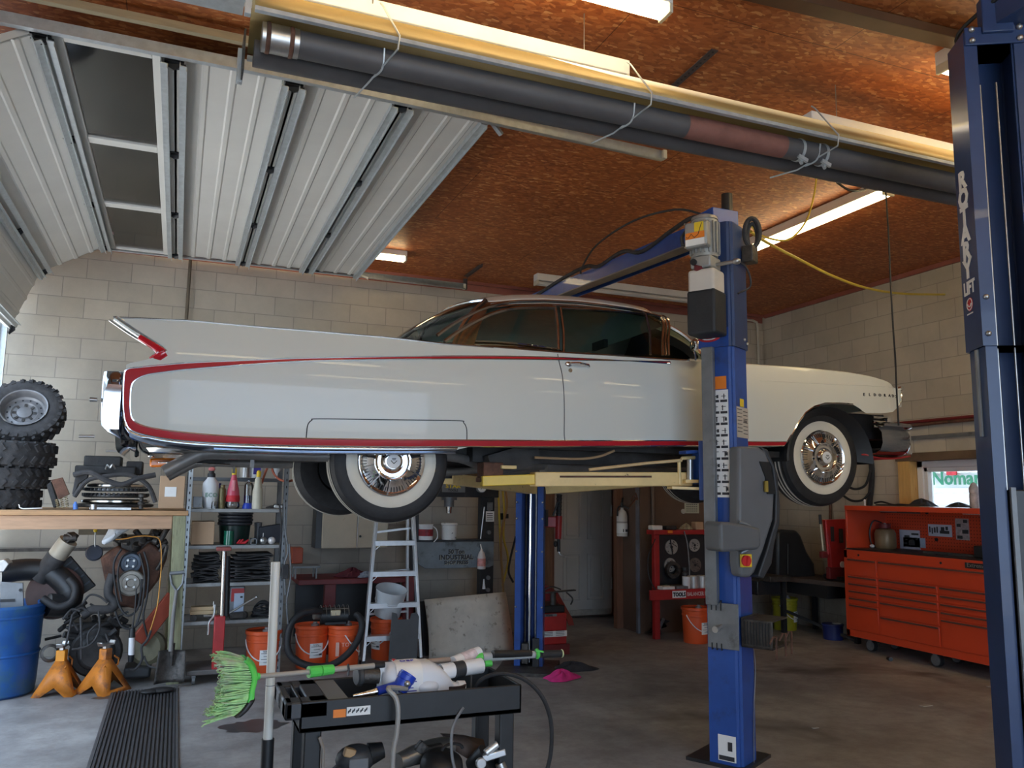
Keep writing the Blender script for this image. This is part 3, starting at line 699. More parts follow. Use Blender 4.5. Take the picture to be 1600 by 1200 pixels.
# ---- underside
u = MB()
u.bx(1.75, 4.0, YC - .86, YC + .86, 1.86, 1.90)
u.bx(.0, 1.8, YC - .62, YC + .62, 1.82, 2.0); u.bx(3.7, 4.95, YC - .60, YC + .60, 1.84, 2.05)
for s in (-1, 1):
    u.bar((1.7, YC + s * .70, 1.82), (3.9, YC + s * .62, 1.83), .10, .10); u.bar((X0 + .3, YC + s * .5, 1.84), (1.8, YC + s * .6, 1.82), .08, .09)
    u.box((1.95, YC + s * .78, 1.79), (.34, .14, .14), (0, -.3, 0))
u.cyl((1.156, YC - .8, 1.755), (1.156, YC + .8, 1.755), .05); u.sph((1.156, YC, 1.755), (.16, .15, .15)); u.cyl((4.42, YC - .75, 1.86), (4.42, YC + .75, 1.86), .04)
u.build('chassis', M('underseal', (.035, .032, .03), .6, .1, .4, 8, bm=.2), car)
for s in (-1, 1):
    MB().rows([[(4.40 + .405 * cos(a), YC + s * y, 1.84 + (.40 if sin(a) > 0 else .1) * sin(a)) for a in frange(-.1, pi + .1, 18)] for y in (.60, .94)] + [[(4.42, YC + s * .6, 1.9)] * 19]).build('wheel_well', black, car)
for s in (-1, 1):
    m = MB()
    m.tube(spl([(3.6, YC + s * .4, 1.80), (2.9, YC + s * .48, 1.76), (2.3, YC + s * .5, 1.77), (1.9, YC + s * .55, 1.74), (1.55, YC + s * .72, 1.80), (.8, YC + s * .80, 1.775), (.2, YC + s * .80, 1.775)]), .032, 10)
    m.tube(spl([(.25, YC + s * .80, 1.775), (.12, YC + s * .80, 1.77), (.02, YC + s * .80, 1.72), (-.07, YC + s * .80, 1.665)]), .036, 10)
    m.cyl((2.3, YC + s * .5, 1.77), (2.85, YC + s * .48, 1.77), .07)
    m.bar((.38, YC + s * .80, 1.80), (.38, YC + s * .80, 1.70), .02, .02)
    m.build('exhaust_pipe', M('dull_exhaust', (.20, .19, .18), .5, .45, .2, 8), car)
m = MB(); m.tube(spl([(2.05, YC - .92, 1.80), (2.35, YC - .92, 1.80), (2.5, YC - .93, 1.82), (2.6, YC - .95, 1.86)]), .008, 6)
m.build('brake_line', M('tan_line', (.38, .26, .15), .5, .2, .1, 9), car)
# ---- greenhouse
RAIL = xz([(1.757, 4.860, 2.795), (1.859, 4.860, 2.808), (2.003, 4.860, 2.833), (2.187, 4.860, 2.854), (2.425, 4.860, 2.868), (2.645, 4.860, 2.868), (2.847, 4.860, 2.861), (2.986, 4.860, 2.847), (3.074, 4.850, 2.816), (3.119, 4.840, 2.782)])
RX0, RX1 = RAIL[0][0], RAIL[-1][0]
def railz(x): return itp(RAIL, x)
def ry(x): return .745 - .03 * max(0, (1.95 - x) / .3) - .03 * max(0, (x - 3.3) / .3)
m = MB(); R = []
for i in range(41):
    u_ = i / 40; row = []
    for j in range(25):
        v = -1 + 2 * j / 24; x = lerp(RX0 - .10 * (1 - v * v), RX1 + .06 * (1 - v * v), u_); e = min(1, min(u_, 1 - u_) / .10)
        cr = (.055 * (1 - abs(v) ** 2.2) + .042 * (1 - abs(v) ** 14)) * (1 - (1 - e) ** 2 * .8)
        row.append((x, YC + v * ry(x), railz(x) + cr + .012))
    R.append(row)
m.rows(R)
for s in (0, 24):
    m.rows([[R[i][s] for i in range(41)], [(R[i][s][0], R[i][s][1] + (.008 if s == 0 else -.008), R[i][s][2] - .03) for i in range(41)]])
roof = m.build('roof', M('cream_roof_paint', (.78, .74, .66), .25, 0, .02, 3, coat=.8), car, ang=50)
MB().rows([[(p[0], YC + (p[1] - YC) * .97, p[2] - .03) for p in r] for r in R]).build('headliner', M('grey_headliner', (.50, .58, .54), .8, 0, .06, 6), roof)
for s in (-1, 1):
    m = MB()
    m.tube([(x, YC + s * (ry(x) + .004), railz(x) - .004) for x in frange(RX0, RX1, 40)], .011, 8)
    m.tube([(x, YC + s * (ry(x) + .016), railz(x) - .032) for x in frange(RX0 + .06, RX1 - .03, 40)], .009, 8)
    m.build('drip_rail', chromed, car)
def gy(x, z): # glass plane between belt and rail
    zb_ = itp(TOP, x); t = max(0, min(1.1, (z - zb_) / max(.02, (2.92 if x > 1.9 else 2.9) - zb_)))
    return .905 - .165 * t
def gpt(p, s, o=0): return (p[0], YC + s * (gy(p[0], p[2]) + o), p[2])
W = {
 'quarter_window': [(1.450, 4.750, 2.487), (1.562, 4.780, 2.574), (1.701, 4.820, 2.664), (1.822, 4.830, 2.724), (1.954, 4.850, 2.766), (2.113, 4.850, 2.790), (2.249, 4.850, 2.802), (2.245, 4.800, 2.672), (2.222, 4.700, 2.500), (1.984, 4.700, 2.490), (1.725, 4.700, 2.485)],
 'door_window': [(2.291, 4.850, 2.804), (2.517, 4.850, 2.815), (2.938, 4.850, 2.829), (2.937, 4.800, 2.690), (2.905, 4.700, 2.524), (2.581, 4.700, 2.499), (2.249, 4.700, 2.486), (2.273, 4.780, 2.628)],
 'vent_window': [(2.949, 4.850, 2.827), (3.026, 4.840, 2.824), (3.067, 4.840, 2.805), (3.069, 4.820, 2.751), (3.035, 4.760, 2.646), (3.006, 4.700, 2.527), (2.915, 4.700, 2.520), (2.948, 4.800, 2.677)],
}
for k, pts in W.items():
    for s in (-1, 1):
        MB().add([gpt(p, s) for p in pts], [tuple(range(len(pts)))]).build(k, carglass, car)
for s in (-1, 1):
    m = MB()
    q = W['quarter_window'];  m.tube([gpt(p, s, .006) for p in spl(q[:7], 5)], .013, 6); m.tube([gpt(p, s, .006) for p in q[6:9]], .010, 6)
    m.tube([(p.x - .045, YC + s * (gy(p.x, p.z) + .0), p.z + .035) for p in spl([(a[0], a[1], a[2]) for a in q[:5]], 5)], .012, 6)
    m.tube([gpt(p, s, .006) for p in ((2.286, 4.850, 2.805), (2.278, 4.780, 2.629), (2.254, 4.700, 2.482))], .010, 6)
    m.tube([gpt(p, s, .006) for p in W['door_window'][:3]], .009, 6)
    m.tube([gpt(p, s, .006) for p in ((2.944, 4.850, 2.829), (2.943, 4.800, 2.681), (2.910, 4.700, 2.520))], .010, 6)
    v = [(2.954, 4.850, 2.828), (3.026, 4.840, 2.824), (3.067, 4.840, 2.805), (3.069, 4.820, 2.751), (3.035, 4.760, 2.646), (3.006, 4.700, 2.523)]
    m.tube([gpt(p, s, .006) for p in spl(v, 4)], .010, 6)
    m.tube([gpt((p[0] + .05, p[1], p[2] + .004), s, .004) for p in spl([(a[0], a[1], a[2]) for a in v[1:]], 4)], .008, 6)
    m.tube([gpt((p[0] + .025, p[1], p[2] + .002), s, .004) for p in spl([(a[0], a[1], a[2]) for a in v[1:]], 4)], .007, 6)
    m.build('window_trim', M('warm_chrome', (.50, .43, .38), .16, 1, .08, 6), car)
# windshield
TS = [(3.130, 4.840, 2.774), (3.081, 4.660, 2.496)]
xt, ztw = RX1 + .01, railz(RX1)
def ws(u_, v):
    vv = -1 + 2 * v; a = abs(vv)
    top = (xt + .10 * (1 - a ** 2), .73 * vv, ztw + .05 * (1 - a ** 2.5))
    xb = 3.36 + .36 * (1 - a ** 4); bot = (xb, .90 * vv, itp(TOP, min(xb, 3.62)) + .012 + .02 * (1 - a))
    bl = .05 * sin(pi * u_)
    return (lerp(top[0], bot[0], u_) + bl * .6, YC + lerp(top[1], bot[1], u_), lerp(top[2], bot[2], u_) + bl * .5)
MB().grid(ws, 10, 28).build('windshield', carglass, car, ang=80)
m = MB(); m.tube([ws(0, v / 28) for v in range(29)], .012, 6); m.tube([ws(1, v / 28) for v in range(29)], .012, 6)
m.tube([ws(u_ / 10, 0) for u_ in range(11)], .014, 6); m.tube([ws(u_ / 10, 1) for u_ in range(11)], .014, 6)
m.build('windshield_trim', chrome, car)
# rear window
def rw(u_, v):
    vv = -1 + 2 * v; a = abs(vv)
    top = (RX0 + .02 - .10 * (1 - a ** 2), .735 * vv, railz(RX0) + .02 + .045 * (1 - a ** 2.5))
    xb = 1.50 - .42 * (1 - a ** 3); bot = (xb, .80 * vv, 2.32 + .0 * a)
    bl = .09 * sin(pi * u_)
    return (lerp(top[0], bot[0], u_) - bl * .35, YC + lerp(top[1], bot[1], u_), lerp(top[2], bot[2], u_) + bl * .55)
MB().grid(rw, 10, 28).build('rear_window', carglass, car, ang=80)
m = MB(); m.tube([rw(0, v / 28) for v in range(29)], .012, 6); m.tube([rw(1, v / 28) for v in range(29)], .012, 6)
m.build('rear_window_trim', chrome, car)
m = MB(); m.tube([rw(u_ / 10, 0) for u_ in range(11)], .018, 6); m.tube([rw(u_ / 10, 1) for u_ in range(11)], .018, 6)
for s in (0, 1):
    q = -1 if s == 0 else 1
    m.rows([[rw(u_ / 10, s) for u_ in range(11)], [(lerp(RX0 + .05, 1.62, u_ / 10), YC + q * lerp(.75, .88, u_ / 10), lerp(railz(RX0), 2.36, u_ / 10) + .05 * sin(pi * u_ / 10)) for u_ in range(11)]])
m.build('rear_pillar', M('warm_pillar_chrome', (.42, .34, .30), .22, 1, .1, 6), car)
# cabin
c = MB(); c.bx(1.62, 3.66, YC - .84, YC + .84, 1.90, 1.93); c.bx(3.40, 3.64, YC - .84, YC + .84, 2.1, 2.34)
c.rows([[(x, YC + y, z) for y in (-.80, .80)] for x, z in ((1.02, 2.325), (1.64, 2.335), (1.66, 1.95))])
for s in (-1, 1): c.rows([[(x, YC + s * .855, z) for x in frange(1.62, 3.64, 4)] for z in (1.92, 2.30)])
c.build('cabin_lining', seatm, car)
for x, nm in ((1.75, 'rear_bench'), (2.55, 'front_bench')):
    s_ = MB(); s_.box((x + .28, YC, 2.06), (.50, 1.5, .16)); s_.box((x + .02, YC, 2.25), (.14, 1.5, .42), (0, -.22, 0)); s_.build(nm, seatm, car, bevel=.04, seg=3)
st = MB(); st.tube([(3.17 + .06 * cos(a), YC - .38 + .2 * sin(a), 2.36 + .19 * cos(a)) for a in frange(0, 2 * pi, 24)], .012, 6); st.cyl((3.17, YC - .38, 2.36), (3.42, YC - .38, 2.25), .025)
st.tube([(3.17, YC - .58, 2.36), (3.17, YC - .18, 2.36)], .01); st.build('steering_wheel', whitep, car)
mi = (2.782, 4.900, 2.653); MB().box((2.95, YC - .1, 2.72), (.03, .2, .06)).build('interior_mirror', black, car)
m = MB(); mp = (3.201, 4.600, 2.575); fp = (3.215, 4.600, 2.488)
m.tube([(mp[0], YC - 1.0, itp(TOP, mp[0]) + .0), (mp[0] - .03, YC - 1.02, mp[2])], .006, 6); m.sph((mp[0] - .03, YC - 1.03, mp[2] + .01), (.02, .05, .045)); m.box((mp[0], YC - .985, itp(TOP, mp[0])), (.10, .03, .015))
m.build('door_mirror', chrome, car)
# ---- wheels
def wheel(x, z, s):
    y = YC + s * .88; ax = (0, s, 0)
    t = MB(); c0 = (x, y, z)
    t.lathe([(.19, -.215), (.25, -.225), (.315, -.215), (.345, -.19), (.353, -.17), (.353, -.155), (.348, -.152), (.348, -.146), (.355, -.143), (.355, -.118), (.35, -.115), (.35, -.109), (.357, -.106), (.357, -.085), (.352, -.082), (.352, -.076), (.355, -.073), (.355, -.05), (.35, -.047), (.35, -.04), (.349, -.03), (.335, -.008), (.315, .0), (.29, .002), (.265, .001)], c0, ax, 64)
    ty = t.build('tyre', rubber, car, ang=25)
    MB().lathe([(.3548, -.139), (.3575, -.136), (.3575, -.126), (.3548, -.122)], c0, ax, 64).lathe([(.3568, -.103), (.3595, -.100), (.3595, -.091), (.3568, -.088)], c0, ax, 64).lathe([(.3548, -.07), (.3575, -.067), (.3575, -.057), (.3548, -.053)], c0, ax, 64).build('tread_rib', M('tread_dust', (.50, .47, .41), .8, 0, .15, 20) if not bpy.data.materials.get('tread_dust') else bpy.data.materials['tread_dust'], ty)
    MB().lathe([(.268, .0015), (.262, .004), (.235, .003), (.205, -.002), (.198, -.008)], c0, ax, 64).build('whitewall', whitew, ty)
    MB().lathe([(.0, -.16), (.17, -.16), (.19, -.20), (.195, -.01)], c0, ax, 32).build('rim', black, car)
    h = MB().lathe([(.200, -.012), (.203, .004), (.197, .010), (.188, .004), (.178, .0), (.14, .010), (.113, .022), (.106, .034), (.098, .032), (.088, .014), (.074, .014), (.070, .022), (.062, .030), (.055, .040), (.045, .044), (.042, .044)], c0, ax, 64)
    hc = h.build('hubcap', chrome, car, ang=30)
    f = MB()
    for k in range(10):
        a = 2 * pi * k / 10 + .2; d = Vector((cos(a), 0, sin(a))); q = Vector((-sin(a), 0, cos(a)))
        p0 = Vector(c0) + d * .110 + Vector((0, s * .028, 0)); p1 = Vector(c0) + d * .186 + Vector((0, s * .007, 0))
        f.bar(p0, p1, .006, .012, (0, s, 0))
    f.build('hubcap_fin', chrome, hc)
    f = MB()
    for k in range(60):
        a = 2 * pi * k / 60; d = Vector((cos(a), 0, sin(a)))
        f.bar(Vector(c0) + d * .150 + Vector((0, s * .009, 0)), Vector(c0) + d * .178 + Vector((0, s * .002, 0)), .004, .004, (0, s, 0))
    f.build('hubcap_flute', black, hc)
    e = MB().lathe([(.043, .0435), (.040, .048), (0, .050)], c0, ax, 32).build('centre_cap', whitep, hc); e['label'] = 'white disc with dark wings emblem'
    g = MB(); o = Vector(c0) + Vector((0, s * .0505, 0)); X_ = Vector((-s, 0, 0)) * -1 if s > 0 else Vector((1, 0, 0))
    for dx0, dz0, dx1, dz1 in ((-.018, .004, 0, -.014), (.018, .004, 0, -.014), (-.012, .016, .012, .016), (-.01, .009, .01, .009)):
        g.bar(o + X_ * dx0 + Vector((0, 0, dz0)), o + X_ * dx1 + Vector((0, 0, dz1)), .004, .002, (0, s, 0))
    g.build('cap_emblem', ink, e)
for x, z in ((1.156, 1.752), (4.375, 1.868)):
    for s in (-1, 1): wheel(x, z, s)

# ================================================================ vehicle lifts
def column_mb(c, e1, e2, W, D, z0, z1, t=.012, lip=.055):
    """open steel column: back plate, two sides, two front lips"""
    c = Vector((c[0], c[1])); e1 = Vector(e1); e2 = Vector(e2); m = MB()
    P = lambda a, b: tuple(c + e1 * a + e2 * b)
    poly = [P(-D / 2 + .03, -W / 2), P(-D / 2, -W / 2 + .03), P(-D / 2, W / 2 - .03), P(-D / 2 + .03, W / 2), P(D / 2, W / 2), P(D / 2, W / 2 - lip), P(D / 2 - t, W / 2 - lip), P(D / 2 - t, W / 2 - t), P(-D / 2 + t, W / 2 - t), P(-D / 2 + t, -W / 2 + t), P(D / 2 - t, -W / 2 + t), P(D / 2 - t, -W / 2 + lip), P(D / 2, -W / 2 + lip), P(D / 2, -W / 2)]
    return m.prism(poly, z0, z1, 'xy')
lift = thing('vehicle_lift', 'blue two-post lift with yellow arms holding up the white car', 'lift', (3.14, 5.7, 0))
C1, C2 = Vector((3.18, 4.25)), Vector((3.10, 7.15))
n1, n2 = Vector((-.5, .866)), Vector((.866, .5)); f1, f2 = Vector((-.5, -.866)), Vector((.866, -.5))
W1, D1 = .24, .20
def L1(a, b, z): p = C1 + n1 * a + n2 * b; return (p.x, p.y, z)     # near post: a towards the car, b to the right
def L2(a, b, z): p = C2 + f1 * a + f2 * b; return (p.x, p.y, z)
def lbox(m, F, a0, a1, b0, b1, z0, z1):
    return m.add([F(a, b, z) for a in (a0, a1) for b in (b0, b1) for z in (z0, z1)], [(0, 1, 3, 2), (4, 6, 7, 5), (0, 4, 5, 1), (2, 3, 7, 6), (0, 2, 6, 4), (1, 5, 7, 3)])
p1 = column_mb(C1, n1, n2, W1, D1, .02, 3.22); 
post = p1.build('post', blue, lift, ang=30)
m = column_mb(C1, n1, n2, W1 + .02, D1 + .02, 2.50, 3.30); m.build('post_extension', navy, post, ang=30)
lbox(MB(), L1, -.13, .25, -.13, .25, 0, .02).build('base_plate', blackm, post)
p2 = column_mb(C2, f1, f2, W1 + .02, D1, .02, 3.42).build('post', blue, lift, ang=30)
lbox(MB(), L2, -.22, .40, -.26, .26, 0, .03).build('base_plate', grime, p2)
MB().cyl(L2(.02, .0, .05), L2(.02, .0, 3.2), .02).build('cylinder_rod', chrome, p2)
MB().cyl(L2(-.02, -.045, .05), L2(-.02, -.045, 3.2), .010).build('lift_chain', grime, p2)
MB().cyl(L2(-.02, .05, .05), L2(-.02, .05, 3.2), .009).build('sync_cable', steel, p2)
m = MB(); lbox(m, L2, .02, .12, -.06, .0, .05, .23); m.build('rod_block', grime, p2, bevel=.006)
m = MB(); lbox(m, L2, .05, .13, .04, .10, .03, .28); m.build('anchor_lug', blackm, p2, bevel=.004)
m = MB()
for b in (-.12, .12):
    for z in (.55, 1.35, 1.5, 1.05): m.sph(L2(D1 / 2 + .002, b, z), .010, 8, 5)
m.build('post_bolt', steel, p2)
# overhead beam
a, b = Vector((3.18, 4.25, 3.36)), Vector((3.10, 7.15, 3.46))
bm_ = MB(); bm_.bar(a, b, .16, .012); bm_.bar(a + Vector((-.08, 0, -.05)), b + Vector((-.08, 0, -.05)), .012, .12); bm_.bar(a + Vector((.08, 0, -.05)), b + Vector((.08, 0, -.05)), .012, .12)
beam = bm_.build('overhead_beam', blue, lift)
MB().bar(a + Vector((-.05, .3, -.105)), b + Vector((-.05, 0, -.105)), .10, .012).build('shutoff_bar', M('grey_pad_bar', (.20, .185, .17), .6, 0, .1, 8), beam, bevel=.004)
m = MB(); m.box((a.x - .04, a.y + .02, 3.35), (.20, .22, .10)); m.build('beam_head', blue, beam, bevel=.006)
MB().cyl((3.205, 4.23, 3.38), (3.205, 4.23, 3.53), .036).build('pulley_tube', black, lift)
hb = MB(); A = lambda t, s, z: (a.lerp(b, t)) + Vector((s, 0, z))
hb.tube(spl([A(0, -.10, -.02), A(.05, -.12, .04), A(.15, -.09, .03), A(.28, -.09, -.03), A(.38, -.08, .04), A(.5, -.09, .0), A(.58, -.08, .05), A(.72, -.09, .03), A(.9, -.09, -.02)]), .016, 8)
hb.build('hydraulic_hose', rubberg, beam)
MB().tube(spl([A(.03, -.1, .05), A(.10, -.16, .13), A(.25, -.22, .16), A(.42, -.24, .10), A(.56, -.15, .02), A(.6, -.1, .0)]), .008, 6).build('hydraulic_hose', rubberg, beam)
# yellow near arm, swings back under the door
arm = MB(); arm.bar((3.071, 4.500, 1.732), (2.011, 4.620, 1.695), .13, .002); q0, q1 = Vector((3.069, 4.520, 1.683)), Vector((2.029, 4.660, 1.664))
arm = MB().bar(q0, q1, .13, .088).build('arm', yellowp, lift, bevel=.006)
q2 = Vector((1.715, 4.720, 1.648)); MB().bar(q1 + (q1 - q2) * .05, q2, .10, .062).build('arm_extension', M('bright_yellow_paint', (.80, .56, .06), .42, 0, .06, 8), arm, bevel=.005)
MB().bar(q0 + (q1 - q0) * .28 + Vector((0, -.067, .016)), q0 + (q1 - q0) * .86 + Vector((0, -.067, .016)), .004, .012).build('arm_slot', rust, arm)
pd = MB(); c_ = (1.788, 4.740, 1.743); pd.bx(c_[0] - .07, c_[0] + .06, c_[1] - .05, c_[1] + .07, c_[2] - .07, c_[2] + .02); pd.bx(c_[0] - .075, c_[0] + .065, c_[1] - .06, c_[1] + .08, c_[2] - .10, c_[2] - .07); pd.build('arm_pad', rust, arm, bevel=.006)
MB().box((1.878, 4.700, 1.736), (.10, .06, .022)).build('pad_stop', yellowp, arm, bevel=.004)
# yoke, pin and blue bracket by the near post
yk = MB(); e = Vector(q0)
yk.tube([(2.971, 4.470, 1.648), (2.969, 4.470, 1.790), (2.987, 4.460, 1.815), (3.070, 4.440, 1.821)], .012, 8); yk.bar((2.901, 4.480, 1.626), (3.106, 4.400, 1.621), .16, .016); yk.bar((2.987, 4.450, 1.668), (3.070, 4.430, 1.669), .08, .02)
yk.build('arm_yoke', yellowp, arm)
MB().cyl((3.029, 4.440, 1.669), (3.031, 4.440, 1.807), .022).build('pivot_pin', steel, arm)
cg = MB(); cg.bar((3.077, 4.420, 1.857), (3.072, 4.420, 1.649), .02, .10, (0, 1, 0)); cg.bar((2.974, 4.440, 1.850), (3.106, 4.420, 1.858), .11, .022); lbox(cg, L1, .05, .15, -.10, .10, 1.55, 1.92)
cg.build('carriage', blue, lift, bevel=.005)
MB().tube([(2.973, 4.440, 1.801), (2.782, 4.560, 1.780), (2.398, 4.620, 1.731)], .010, 6).build('arm_release_rod', M('tan_rod', (.66, .48, .24), .45, 0, .1, 9), arm)
# forward near arm and the far pair, mostly hidden under the sill
for g0, g1 in (((3.25, 4.5, 1.62), (3.95, 5.0, 1.70)), ((3.0, 6.9, 1.62), (2.0, 6.3, 1.69)), ((3.15, 6.9, 1.62), (3.9, 6.3, 1.70))):
    ar = MB().bar(g0, g1, .12, .085).build('arm', yellowp, lift, bevel=.006)
    MB().cyl((g1[0], g1[1], g1[2]), (g1[0], g1[1], 1.80), .05).build('arm_pad', rubberg, ar)
# covers, decals and power unit on the near post
m = MB(); lbox(m, L1, .015, .09, -.165, -.125, .93, 2.5); m.build('hose_cover', greys, post, bevel=.003)
def decal(z0, z1, a0, a1, mat, name, F=L1, b=-W1 / 2 - .0015, parent=post):
    q = MB(); lbox(q, F, a0, a1, b - .001, b + .001, z0, z1); return q.build(name, mat, parent)
ra_, rb = D1 / 2 - .055, -D1 / 2 + .035
decal(2.235, 2.315, ra_, rb + .01, orangeL, 'warning_label')
stk = decal(1.57, 2.23, ra_, rb, paper, 'instruction_label')
m = MB()
for r in range(9):
    z = 2.215 - r * .071
    for cidx in range(2):
        a1_ = lerp(ra_, rb, .06 + cidx * .48); a2_ = lerp(ra_, rb, .46 + cidx * .48)
        lbox(m, L1, a1_, a2_, -W1 / 2 - .0045, -W1 / 2 - .003, z - .062, z - .047)
        mid = lerp(a1_, a2_, .3 + .4 * ((r * 7 + cidx * 3) % 5) / 5)
        lbox(m, L1, mid - .003, mid + .003, -W1 / 2 - .0045, -W1 / 2 - .003, z - .042, z - .010)
        lbox(m, L1, lerp(a1_, a2_, .15), lerp(a1_, a2_, .8), -W1 / 2 - .0045, -W1 / 2 - .003, z - .027 + .006 * (r % 3), z - .023 + .006 * (r % 3))
        if (r + cidx) % 3 == 0: lbox(m, L1, lerp(a1_, a2_, .62), lerp(a1_, a2_, .92), -W1 / 2 - .0045, -W1 / 2 - .003, z - .036, z - .016)
m.build('pictogram', ink, stk)
stk = decal(.04, .185, ra_ + .0, rb, paper, 'instruction_label')
m = MB(); lbox(m, L1, lerp(ra_, rb, .55), lerp(ra_, rb, .8), -W1 / 2 - .0045, -W1 / 2 - .003, .10, .15); lbox(m, L1, ra_ - .005, rb + .01, -W1 / 2 - .0045, -W1 / 2 - .003, .045, .07); m.build('pictogram', ink, stk)
def backface(z0, z1, b0, b1, mat, name, parent=post, d=.0):
    q = MB(); lbox(q, L1, -D1 / 2 - .003 - d, -D1 / 2 - .001, b0, b1, z0, z1); return q.build(name, mat, parent)
nb = backface(1.937, 2.127, -.085, .095, M('aged_paper', (.50, .45, .38), .7, 0, .05, 9), 'rating_plate')
m = MB()
for k in range(7): lbox(m, L1, -D1 / 2 - .0045, -D1 / 2 - .003, -.075, -.005, 2.11 - .023 * k, 2.114 - .023 * k); lbox(m, L1, -D1 / 2 - .0045, -D1 / 2 - .003, .015, .08, 2.10 - .023 * k, 2.104 - .023 * k)
for k in range(3): lbox(m, L1, -D1 / 2 - .0045, -D1 / 2 - .003, .02 + .02 * k, .03 + .02 * k, 2.035, 2.05)
m.build('print_line', ink, nb)
backface(2.13, 2.18, -.03, .03, ylabel, 'small_label')
# emblem band at the foot of the extension
m = MB(); o = Vector(L1(.03, -W1 / 2 - .014, 2.10))
def oval(F, a0, z0, ra2, rz2, b, n=28): return [F(a0 + ra2 * cos(2 * pi * k / n), b, z0 + rz2 * sin(2 * pi * k / n)) for k in range(n)]
m.add(oval(L1, .045, 2.565, .075, .03, -W1 / 2 - .016), [tuple(range(28))]); badge = m.build('oval_emblem', inkr, post, solid=.002)
m = MB(); m.tube([L1(.045 + .05 * cos(t), -W1 / 2 - .020, 2.568 + .018 * sin(t)) for t in [pi + pi * k / 10 for k in range(11)]], .004, 6); m.build('emblem_swoosh', paper, badge)
m = MB(); lbox(m, L1, -D1/2+.02, D1/2+.02, -W1/2-.012, -W1/2-.006, 2.50, 2.62); m.build('post_collar', blue, post)
for a_, z in ((-.02, 2.56), (-.08, 2.54)):
    MB().sph(L1(-D1 / 2 - .013, .04 if a_ > -.05 else .085, z), .011, 8, 5).build('post_bolt', steel, post)
# lower guard plate with a stud, tray clipped to the post
m = MB(); lbox(m, L1, -D1 / 2 - .01, .085, -W1 / 2 - .03, -W1 / 2 - .022, .68, .945); m.build('guard_plate', greys, lift, bevel=.003)
MB().cyl(L1(-.0, -W1 / 2 - .02, .81), L1(-.0, -W1 / 2 - .11, .80), .014).cyl(L1(-.0, -W1 / 2 - .085, .80), L1(-.0, -W1 / 2 - .115, .80), .019).build('guard_stud', steel, lift)
m = MB()
for k in range(3): lbox(m, L1, D1 / 2 - .045 - .03 * k, D1 / 2 - .039 - .03 * k, -W1 / 2 - .034, -W1 / 2 - .02, .90, .96); lbox(m, L1, D1 / 2 - .045 - .03 * k, D1 / 2 - .039 - .03 * k, -W1 / 2 - .034, -W1 / 2 - .02, .67, .71)
m.build('slot_pattern', black, lift)
m = MB(); lbox(m, L1, -.30, -.115, -.12, .14, .70, .715); lbox(m, L1, -.30, -.115, -.12, -.11, .70, .86); lbox(m, L1, -.12, -.112, -.12, .14, .70, .87); lbox(m, L1, -.30, -.115, -.12, .14, .855, .862)
tr = m.build('adapter_tray', grime, lift, bevel=.003)
m = MB()
for k in range(9): lbox(m, L1, -.28 + .018 * k, -.275 + .018 * k, -.126, -.121, .72, .85)
m.build('tray_rib', black, tr)
for q, r in ((-.05, .7), (.05, .7), (-.2, .6)):
    MB().tube([L1(-.32 + .01 * r, q, .75), L1(-.33, q + .01, .79), L1(-.34, q + .03, .79), L1(-.335, q + .04, .70), L1(-.335, q + .04, .66)], .006, 6).build('tray_hook', rust, tr)
MB().tube(spl([L1(-.11, .06, .70), L1(-.112, .085, .55), L1(-.112, .05, .35), L1(-.112, .03, .1), L1(-.112, .028, .0)]), .003, 5).build('latch_cable', steel, post)
# power unit
def PU(a_, b_, z): return L1(a_, -W1 / 2 - b_, z)
pu = MB(); pu.cyl(PU(.02, .11, 3.05), PU(.02, .11, 3.29), .08, n=28); pu.lathe([(.085, 0), (.080, .02), (.05, .035), (0, .036)], PU(.02, .11, 3.29), (0, 0, 1), 28)
for k in range(20):
    an = 2 * pi * k / 20; p = Vector(PU(.02, .11, 3.07)); d = Vector((cos(an), sin(an), 0)); pu.bar(p + d * .084, p + d * .084 + Vector((0, 0, .20)), .022, .006, tuple(Vector((0, 0, 1)).cross(d)))
cast = M('cast_aluminium', (.36, .36, .34), .45, .4, .12, 14)
mot = pu.build('motor', cast, lift, ang=35)
m = MB(); lbox(m, L1, -.05, .10, -W1 / 2 - .235, -W1 / 2 - .17, 3.093, 3.258); bx_ = m.build('motor_box', cast, mot, bevel=.012)
o3 = -W1 / 2 - .238
m = MB(); lbox(m, L1, -.03, .03, o3, o3 + .003, 3.19, 3.248); m.build('yellow_label', ylabel, bx_)
m = MB(); lbox(m, L1, -.035, .09, o3, o3 + .003, 3.148, 3.188); m.build('orange_label', orangeL, bx_)
m = MB(); lbox(m, L1, -.035, .09, o3, o3 + .003, 3.105, 3.146); m.build('white_label', paper, bx_)
MB().tube([L1(.085, o3 - .002, 3.163), L1(.07, o3 - .002, 3.155), L1(.05, o3 - .002, 3.178), L1(.03, o3 - .002, 3.153), L1(.005, o3 - .002, 3.168), L1(-.02, o3 - .002, 3.24)], .002, 5).build('scribble', ink, bx_)
m = MB()
for a_ in (-.042, .092):
    for z in (3.10, 3.25): m.cyl(L1(a_, o3 - .004, z), L1(a_, o3 + .006, z), .006, n=8)
m.build('box_screw', steel, bx_)
MB().tube([L1(.095, o3 + .03, 3.13), L1(.125, o3 + .03, 3.13), L1(.13, o3 + .03, 3.18), L1(.11, o3 + .06, 3.23)], .012, 6).build('motor_lead', rubberg, mot)
m = MB(); lbox(m, L1, -.05, .085, -W1 / 2 - .19, -W1 / 2 - .03, 2.972, 3.05); pm = m.build('pump_block', cast, lift, bevel=.012)
MB().cyl(L1(.055, -W1 / 2 - .195, 3.01), L1(.055, -W1 / 2 - .21, 3.01), .02).build('pump_port', black, pm)
